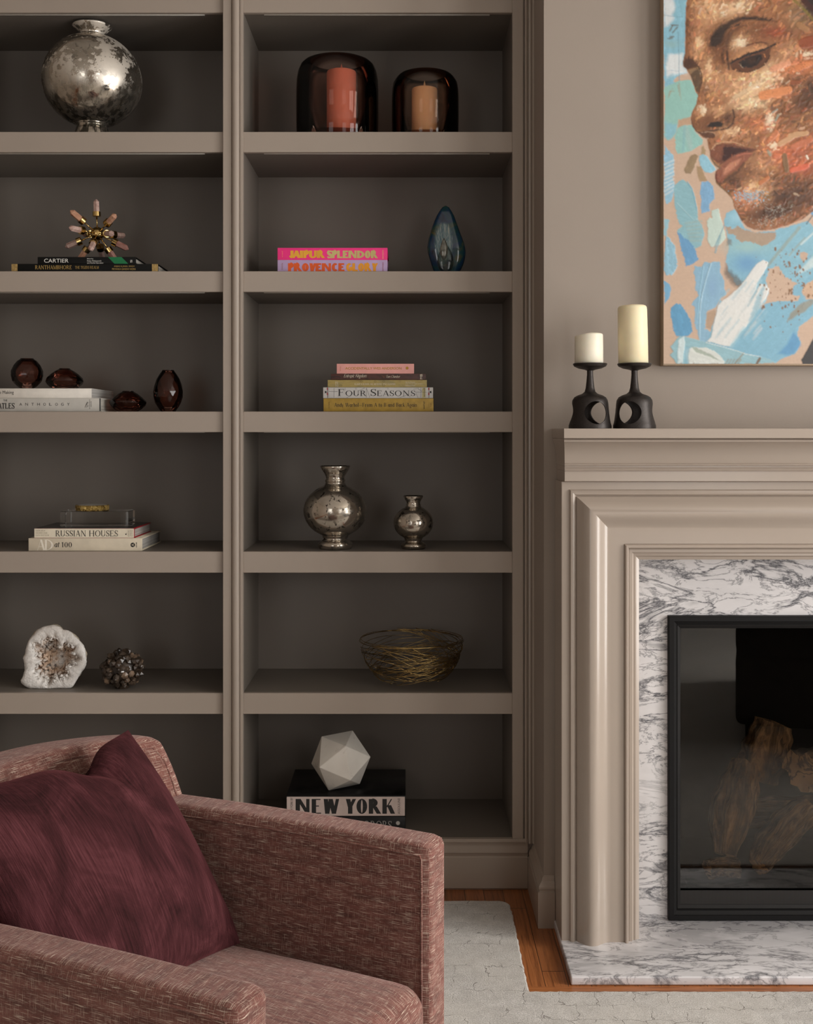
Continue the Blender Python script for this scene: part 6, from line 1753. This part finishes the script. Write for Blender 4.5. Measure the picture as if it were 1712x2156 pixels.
# the ground carries on to the right of the sitter
for k in range(70):
    cx_, cy_ = prng.uniform(1850, 3880), prng.uniform(2200, 3900)
    if k % 2: cx_, cy_ = prng.uniform(2650, 3880), prng.uniform(-600, 2300)
    r_ = prng.uniform(60, 150); el = prng.uniform(1.2, 2.4); an = prng.normal(-.9, .4); pts = []
    for q_ in range(9):
        a = 2 * math.pi * q_ / 9; rr_ = r_ * prng.uniform(.75, 1.15); x, y = rr_ * .7 * math.cos(a), rr_ * el * math.sin(a)
        pts.append((cx_ + x * math.cos(an + 1.57) - y * math.sin(an + 1.57), cy_ + x * math.sin(an + 1.57) + y * math.cos(an + 1.57)))
    poly(pts, [(142, 186, 206), (118, 168, 202), (150, 196, 190), (196, 214, 208), (132, 180, 200)][k % 5], 6, 14, dirn=math.degrees(an), streak=.12)
# --- the head
face = [(345, -640), (345, 0), (330, 100), (325, 300), (328, 480), (320, 580), (298, 670), (305, 720), (345, 760), (385, 830), (405, 890), (435, 980), (460, 1040), (442, 1130), (395, 1220), (385, 1290), (400, 1370), (440, 1425), (480, 1455), (520, 1495), (560, 1510), (575, 1600), (590, 1640), (600, 1720), (640, 1790), (690, 1825), (655, 1860), (645, 1920), (660, 1990), (700, 2030), (740, 2060), (800, 2120), (840, 2170), (850, 2230), (880, 2300), (930, 2390), (1000, 2460), (1080, 2492), (1180, 2500), (1300, 2482), (1450, 2440), (1600, 2380), (1700, 2300), (1900, 2190), (2080, 2060), (2240, 1880), (2370, 1680), (2470, 1450), (2540, 1150), (2580, 800), (2590, 400), (2560, 0), (2500, -640)]
poly(face, (150, 100, 66), 5, 3, hgt=.5, streak=.15)
FM = np.clip(sdf(face, GX, GY) / 6 + .5, 0, 1)
IMG0, HGT0 = IMG.copy(), HGT.copy()
SKIN = dict(d=(70, 42, 27), m=(122, 78, 49), b=(160, 108, 72), l=(206, 154, 112), h=(232, 192, 150), w=(240, 216, 184), o=(214, 128, 84), r=(150, 72, 48), c=(206, 104, 72), k=(38, 26, 22), g=(140, 116, 86), a=(104, 84, 62))
# broad lights and darks of the modelling, as the painter mixed them
for cx_, cy_, rx_, ry_, c, al, ro in (
    (600, 60, 190, 160, 'l', .8, 0), (870, 90, 190, 70, 'h', .8, -20), (450, 300, 80, 200, 'b', .8, 0), (350, 350, 40, 260, 'm', .7, 0), (460, 480, 50, 150, 'l', .7, 10), (560, 200, 110, 120, 'l', .6, 0),
    (1200, 120, 170, 70, 'b', .8, 10), (1560, 160, 130, 140, 'g', .6, 0), (1700, 60, 120, 150, 'k', .85, 20), (1100, 330, 260, 70, 'm', .8, 0), (1290, 360, 130, 70, 'r', .6, 0), (900, 470, 90, 60, 'h', .85, -25), (1010, 560, 130, 40, 'l', .7, -20), (950, 310, 90, 40, 'b', .7, -20),
    (680, 440, 90, 150, 'd', .8, 20), (730, 640, 60, 120, 'm', .9, 10), (640, 600, 60, 70, 'm', .7, 0), (560, 760, 55, 130, 'l', .85, 8), (470, 560, 60, 110, 'l', .6, 0), (360, 690, 60, 50, 'd', .8, 20), (440, 850, 45, 120, 'a', .9, 10), (400, 780, 40, 30, 'g', .6, 0),
    (660, 900, 120, 130, 'l', .6, 0), (900, 900, 200, 130, 'l', .75, -15), (1080, 980, 190, 120, 'h', .85, -25), (1250, 800, 160, 110, 'h', .8, -25), (1020, 1130, 190, 80, 'h', .8, -10), (1400, 780, 130, 60, 'o', .7, -10), (1600, 720, 130, 90, 'o', .8, 10), (1300, 1020, 150, 60, 'o', .8, -5), (1650, 470, 110, 90, 'r', .75, 0), (1450, 560, 130, 80, 'l', .6, -20),
    (1690, 980, 110, 130, 'k', .85, 0), (1600, 1130, 150, 120, 'd', .7, -20), (1450, 900, 120, 60, 'm', .7, -10), (1400, 1250, 160, 80, 'm', .7, -10),
    (500, 1210, 60, 60, 'l', .9, 0), (690, 1200, 100, 50, 'l', .85, -10), (580, 1300, 120, 70, 'm', .8, 0), (440, 1330, 60, 70, 'm', .8, 0), (790, 1300, 60, 100, 'd', .75, 0), (640, 1380, 130, 40, 'd', .7, 0), (530, 1440, 80, 30, 'm', .7, 20), (900, 1250, 70, 80, 'm', .5, 0),
    (800, 1440, 140, 60, 'l', .7, 0), (950, 1380, 120, 90, 'b', .7, 0), (1150, 1350, 140, 90, 'o', .5, 0), (1230, 1330, 40, 80, 'w', .6, 0), (1500, 1480, 190, 90, 'b', .8, -25), (1600, 1620, 190, 120, 'c', .5, -15), (1300, 1550, 130, 80, 'o', .5, -20), (1350, 1700, 160, 110, 'c', .6, 0), (1580, 1830, 150, 90, 'c', .7, 0), (1150, 1800, 160, 120, 'l', .5, -30), (1000, 1900, 140, 120, 'm', .7, -30), (1300, 1950, 180, 110, 'm', .7, 0),
    (1100, 2080, 180, 120, 'l', .85, 0), (960, 2150, 120, 100, 'o', .5, 0), (850, 1980, 110, 90, 'd', .75, 20), (1350, 2150, 200, 130, 'd', .7, -10), (1600, 2100, 220, 200, 'd', .75, 0), (1250, 2320, 260, 90, 'd', .8, -10), (1000, 2350, 90, 90, 'm', .7, 0), (1150, 2440, 200, 40, 'b', .5, 0), (2000, 1500, 400, 700, 'm', .6, 0), (2300, 600, 300, 700, 'd', .8, 0), (2200, -300, 500, 400, 'k', .9, 0)):
    glow(cx_, cy_, rx_, ry_, SKIN[c], al, ro)
# palette-knife dabs that break the modelling up
order = list(range(4600)); BASE = IMG.copy()
for k in order:
    x, y = prng.uniform(300, 1830), prng.uniform(-80, 2500)
    if k % 5 == 0: x, y = prng.uniform(1800, 2700), prng.uniform(-600, 2300)
    i, j = int((x - U0) / CELL), int((y - V0) / CELL)
    if not (0 <= i < NX and 0 <= j < NYc) or FM[j, i] < .9: continue
    c = BASE[j, i].copy(); lum = c.mean()
    c = np.clip(c * 1.10 * math.exp(prng.normal(0, .36)) * (1 + prng.normal(0, .06, 3)), .005, .9)
    if prng.random() < .05: c = LIN(SKIN[prng.choice(['w', 'o', 'c', 'a'])]) * .5 + c * .5
    near_feature = (560 < x < 1300 and 150 < y < 800) or (380 < x < 880 and 1100 < y < 1500) or (580 < x < 1120 and 1540 < y < 2020)
    ang = prng.normal(-.6, .55) if x > 700 else prng.normal(-1.2, .5)
    L_ = prng.uniform(22, 60) * (0.6 if near_feature else 1.15); wd = prng.uniform(10, 26) * (0.6 if near_feature else 1.15)
    stroke((x, y), (x + L_ * math.cos(ang), y + L_ * math.sin(ang)), wd, c, prng.uniform(.6, 1.0), soft=3, rag=6, hgt=prng.uniform(.4, 1.5), streak=.14)
# dark cropped hair behind the temple
poly([(1560, -640), (1580, -40), (1660, 60), (1760, 260), (1850, 620), (1960, 980), (2120, 1120), (2300, 1180), (2500, 1300), (2700, 800), (2700, -640)], (40, 30, 27), 40, 16, .92, dirn=-60, streak=.25)
# lit impasto on brow, cheek and temple
for k in range(300):
    cx_, cy_, sx, sy, c = [(880, 90, 280, 70, 'w'), (560, 110, 150, 130, 'h'), (1060, 1000, 260, 120, 'h'), (1200, 850, 190, 120, 'w'), (1010, 1140, 200, 70, 'h'), (900, 480, 60, 40, 'w'), (1230, 1330, 25, 60, 'w'), (570, 760, 25, 90, 'h'), (500, 1210, 30, 40, 'w'), (1060, 2060, 100, 50, 'h'), (1640, 600, 60, 20, 'w'), (820, 1440, 60, 40, 'h'), (1270, 1600, 40, 40, 'w'), (470, 470, 25, 90, 'h')][k % 14]
    x, y = prng.normal(cx_, sx * .6), prng.normal(cy_, sy * .6); an = prng.normal(-.7, .4)
    stroke((x, y), (x + prng.uniform(18, 50) * math.cos(an), y + prng.uniform(18, 50) * math.sin(an)), prng.uniform(9, 26), SKIN[c], prng.uniform(.3, .8), soft=5, rag=6, hgt=1.2)
for p0, p1, wd, c in (((1160, 1040), (1440, 980), 100, (222, 142, 92)), ((1270, 750), (1440, 690), 70, (226, 158, 122)), ((1540, 740), (1680, 690), 70, (214, 132, 84)), ((1480, 900), (1560, 890), 50, (150, 84, 52)), ((1600, 470), (1720, 440), 120, (146, 74, 44)), ((1350, 1560), (1480, 1490), 60, (206, 160, 120)), ((1250, 1510), (1310, 1440), 60, (206, 128, 88)), ((1500, 1590), (1680, 1520), 70, (196, 116, 82)), ((1460, 1480), (1640, 1440), 60, (202, 158, 116)), ((1480, 1850), (1640, 1800), 60, (216, 106, 76)), ((1400, 1690), (1420, 1850), 60, (128, 98, 66)), ((1140, 1985), (1220, 1930), 50, (196, 122, 78)), ((1290, 1690), (1340, 1700), 50, (206, 118, 82)), ((1560, 270), (1640, 320), 70, (166, 120, 80)), ((850, 1060), (1120, 900), 40, (222, 190, 152)), ((830, 1090), (1010, 1000), 24, (214, 178, 138)), ((1640, 1690), (1650, 1720), 24, (238, 226, 206)), ((1330, 1250), (1300, 1310), 26, (150, 150, 132)), ((1220, 1640), (1240, 1680), 30, (150, 148, 128)), ((1270, 1220), (1320, 1190), 20, (160, 162, 150))):
    stroke(p0, p1, wd, c, .92, soft=4, rag=7, hgt=1.5)
for k in range(160):
    x, y = prng.uniform(1420, 1720), prng.uniform(480, 1100); stroke((x, y), (x + 3, y + 4), prng.uniform(3, 9), SKIN['d'], .8, soft=2, rag=1)
# eyebrow
poly([(590, 500), (600, 400), (650, 330), (720, 270), (820, 210), (950, 180), (1080, 182), (1200, 200), (1310, 235), (1180, 228), (1040, 218), (930, 228), (850, 255), (780, 310), (740, 370), (700, 460), (650, 520)], (50, 35, 28), 26, 10, .92, dirn=-35, streak=.2)
for k in range(70):
    s_ = prng.random(); x, y = 600 + 650 * s_, (480 - 300 * s_ ** .45) if s_ < .5 else 200 + 40 * (s_ - .5)
    stroke((x, y), (x + prng.uniform(15, 40), y - prng.uniform(0, 26)), prng.uniform(4, 9), SKIN['k'], .7, soft=3, rag=3)
poly([(760, 420), (800, 330), (900, 270), (1010, 250), (1000, 290), (880, 330), (820, 420), (780, 520), (740, 560)], SKIN['d'], 40, 8, .6)
# eye
poly([(810, 700), (870, 650), (960, 610), (1060, 580), (1180, 545), (1260, 510), (1240, 570), (1230, 640), (1180, 700), (1100, 750), (1000, 780), (900, 770), (830, 750)], (92, 54, 34), 12, 4, .95)
poly([(900, 680), (980, 630), (1080, 600), (1150, 590), (1160, 640), (1110, 700), (1040, 735), (960, 735), (920, 715)], (32, 22, 20), 12, 3)
glow(1050, 660, 60, 40, (66, 40, 26), .7); stroke((1180, 590), (1190, 620), 12, (200, 130, 80), .9); stroke((920, 705), (950, 735), 10, (176, 150, 124), .9); stroke((900, 690), (925, 700), 8, (150, 118, 90), .9)
curve([(815, 690), (880, 645), (980, 600), (1080, 570), (1180, 535), (1300, 480)], [20, 24, 28, 26, 20], (40, 27, 22), soft=5, rag=3); curve([(830, 750), (900, 775), (1000, 785), (1100, 755), (1190, 700), (1240, 600)], 13, (66, 38, 25), soft=6, rag=3)
curve([(860, 800), (960, 815), (1080, 790), (1180, 730)], 14, (196, 140, 96), alpha=.8, soft=6); curve([(980, 500), (1060, 470), (1150, 455), (1210, 470)], 13, (76, 44, 30), alpha=.85, soft=6); curve([(830, 640), (940, 580), (1080, 540), (1200, 500)], 24, (196, 142, 98), alpha=.75, soft=10)
curve([(775, 560), (780, 640), (800, 750)], 26, (58, 36, 26), alpha=.85, soft=12); curve([(740, 520), (720, 600), (740, 680)], 30, (84, 52, 34), alpha=.7, soft=14)
# far eye socket and bridge
poly([(300, 690), (330, 640), (400, 640), (450, 690), (470, 730), (400, 735), (345, 755), (305, 725)], (72, 44, 30), 14, 4, .9); poly([(380, 810), (430, 760), (480, 770), (495, 840), (490, 930), (465, 1000), (445, 990), (410, 890)], (86, 66, 48), 12, 4, .85)
stroke((350, 770), (450, 745), 24, (150, 118, 84), .8); curve([(470, 720), (500, 800), (500, 900), (470, 1010)], 12, (66, 42, 30), alpha=.8, soft=6)
# nose
poly([(560, 1375), (600, 1330), (680, 1318), (730, 1340), (720, 1375), (640, 1380)], (38, 25, 20), 8, 3); curve([(840, 1190), (855, 1270), (840, 1340), (790, 1390), (700, 1410), (600, 1420), (500, 1440)], 18, (58, 36, 25), alpha=.85, soft=7)
curve([(385, 1300), (405, 1375), (450, 1430), (510, 1450), (600, 1440), (650, 1470)], 12, (54, 34, 24), alpha=.85, soft=5); poly([(490, 1450), (570, 1440), (650, 1460), (640, 1500), (560, 1500), (520, 1490)], (94, 58, 38), 8, 3); curve([(500, 1440), (570, 1432), (640, 1440), (655, 1480)], 9, (190, 150, 120), alpha=.8)
stroke((440, 1290), (530, 1240), 24, (216, 160, 108), .8); stroke((650, 1270), (740, 1220), 30, (206, 156, 112), .8); stroke((500, 1200), (520, 1250), 26, (230, 200, 164), .8)
# mouth
poly([(585, 1650), (640, 1580), (720, 1560), (820, 1560), (900, 1590), (1000, 1600), (1100, 1620), (1050, 1650), (960, 1670), (880, 1690), (800, 1730), (700, 1790), (640, 1740), (600, 1700)], (112, 66, 48), 6, 4)
poly([(730, 1600), (830, 1590), (900, 1610), (1050, 1630), (900, 1660), (830, 1690), (750, 1750), (720, 1740), (740, 1660)], (60, 26, 22), 10, 4); poly([(600, 1650), (650, 1590), (740, 1580), (720, 1650), (690, 1740), (620, 1710)], (132, 78, 54), 14, 5, .8)
poly([(690, 1830), (760, 1750), (860, 1690), (960, 1670), (1060, 1670), (1010, 1720), (940, 1790), (860, 1850), (780, 1900), (700, 1980), (660, 1980), (645, 1920), (655, 1860)], (144, 86, 64), 8, 4)
poly([(740, 1830), (830, 1760), (930, 1720), (900, 1780), (820, 1850), (740, 1900)], (206, 140, 110), 22, 6, .75); curve([(880, 1690), (960, 1665), (1040, 1665)], 18, (190, 112, 88), alpha=.7); curve([(655, 1870), (660, 1960), (700, 2010)], 20, (96, 42, 30), alpha=.8, soft=8)
curve([(700, 1990), (800, 1930), (900, 1850), (960, 1770)], 30, (84, 52, 34), alpha=.75, soft=14); curve([(610, 1620), (660, 1560), (740, 1540), (850, 1545), (960, 1580)], 13, (204, 158, 120), alpha=.85, soft=6); curve([(600, 1720), (650, 1790), (700, 1830)], 22, (120, 100, 76), alpha=.8, soft=8)
# a last pass of small touches over the drawn features
CUR = IMG.copy()
for k in range(1500):
    x, y = prng.uniform(320, 1300), prng.uniform(120, 2050)
    i, j = int((x - U0) / CELL), int((y - V0) / CELL)
    if FM[j, i] < .9: continue
    c = np.clip(CUR[j, i] * math.exp(prng.normal(0.04, .24)) * (1 + prng.normal(0, .05, 3)), .004, .9)
    ang = prng.normal(-.6, .7); L_ = prng.uniform(12, 34)
    stroke((x, y), (x + L_ * math.cos(ang), y + L_ * math.sin(ang)), prng.uniform(6, 15), c, prng.uniform(.45, .9), soft=4, rag=4, hgt=prng.uniform(.4, 1.3), streak=.12)
# chin: scumbled blue and scratched white
for k in range(170):
    x, y = prng.normal(1020, 90), prng.normal(2130, 35); stroke((x, y), (x + prng.normal(0, 9), y + prng.normal(0, 5)), prng.uniform(4, 12), (140, 186, 206), .8, soft=3, rag=4)
for k in range(230):
    cx_, cy_ = ((980, 2200), (1320, 2280), (1200, 2430))[k % 3]; x, y = prng.normal(cx_, 90), prng.normal(cy_, 40); an = prng.normal(-.8, .6); L_ = prng.uniform(8, 40)
    stroke((x, y), (x + L_ * math.cos(an), y + L_ * math.sin(an)), prng.uniform(2, 4), (176, 176, 164), .7, soft=2, rag=1)
curve([(640, 1950), (720, 2040), (820, 2120), (850, 2200)], 10, (92, 84, 48), alpha=.7); curve([(1480, -640), (1500, 0), (1620, 110), (1720, 230)], 30, (128, 112, 48), alpha=.7, soft=10); curve([(1600, 0), (1720, 110)], 60, (66, 30, 24), alpha=.85)
# keep the head inside its outline
m3 = FM[..., None]; IMG = IMG0 * (1 - m3) + IMG * m3; HGT = HGT0 * (1 - FM) + HGT * FM
IMG *= (1 + .05 * FINE)[..., None]
IMG = np.clip(IMG * 0.86, 0.003, 0.92)

# canvas: a stretched linen box whose front carries the paint relief
cx0, cx1 = (1380 + U0 / A_ - CX) * PSC, (1380 + U1 / A_ - CX) * PSC
cz1, cz0 = CAM_H - (V0 / A_ - HY) * PSC, CAM_H - (V1 / A_ - HY) * PSC
art_ = thing('canvas_painting', 'large unframed oil painting of a brown face on blue patches above the mantel', 'painting', ((cx0 + cx1) / 2, BREAST_Y, cz0))
xs = np.linspace(cx0, cx1, NX + 1); zs_ = np.linspace(cz1, cz0, NYc + 1)
def at_nodes(F):
    Fp = np.pad(F, ((1, 1), (1, 1)) + ((0, 0),) * (F.ndim - 2), mode='edge')
    return (Fp[:-1, :-1] + Fp[1:, :-1] + Fp[:-1, 1:] + Fp[1:, 1:]) / 4
HN = at_nodes(HGT + .12 * FINE); CN = at_nodes(IMG)
XX, ZZ = np.meshgrid(xs, zs_)
co_ = np.stack([XX, PY_ - 0.0008 * np.clip(HN, -.2, 2.2), ZZ], -1).reshape(-1, 3) - np.array(art_.location)
idx = np.arange((NX + 1) * (NYc + 1)).reshape(NYc + 1, NX + 1)
quads = np.stack([idx[:-1, :-1], idx[1:, :-1], idx[1:, 1:], idx[:-1, 1:]], -1).reshape(-1)
me = bpy.data.meshes.new('painted_surface')
me.vertices.add(len(co_)); me.vertices.foreach_set('co', co_.astype(np.float32).ravel())
nq = len(quads) // 4
me.loops.add(len(quads)); me.loops.foreach_set('vertex_index', quads.astype(np.int32))
me.polygons.add(nq); me.polygons.foreach_set('loop_start', np.arange(0, nq * 4, 4, dtype=np.int32))
try: me.polygons.foreach_set('loop_total', np.full(nq, 4, dtype=np.int32))
except Exception: pass
me.update(calc_edges=True)
me.polygons.foreach_set('use_smooth', np.ones(nq, bool))
ca = me.color_attributes.new('oil_colour', 'FLOAT_COLOR', 'POINT')
ca.data.foreach_set('color', np.concatenate([CN.reshape(-1, 3), np.ones((len(co_), 1))], 1).astype(np.float32).ravel())
t = NT('oil_paint'); at = t.n('ShaderNodeVertexColor', layer_name='oil_colour'); hs = t.n('ShaderNodeHueSaturation'); hs.inputs['Value'].default_value = 1.0
t.l(at.outputs['Color'], hs.inputs['Color']); t.base(hs.outputs[0]); t.set(Roughness=0.42)
me.materials.append(t.m)
o = bpy.data.objects.new('painted_surface', me); COL.objects.link(o); o.parent = art_
M_linen = plain('raw_linen', (0.40, 0.30, 0.21), 0.85, var=0.12, scale=500)
b = MB(); b.bbox(cx0 - 0.0012, cx1 + 0.0012, PY_ + 0.0012, BREAST_Y - 0.001, cz0 - 0.0045, cz1 + 0.0012, 0.0011, 2)
mk('stretched_canvas', b, M_linen, art_)
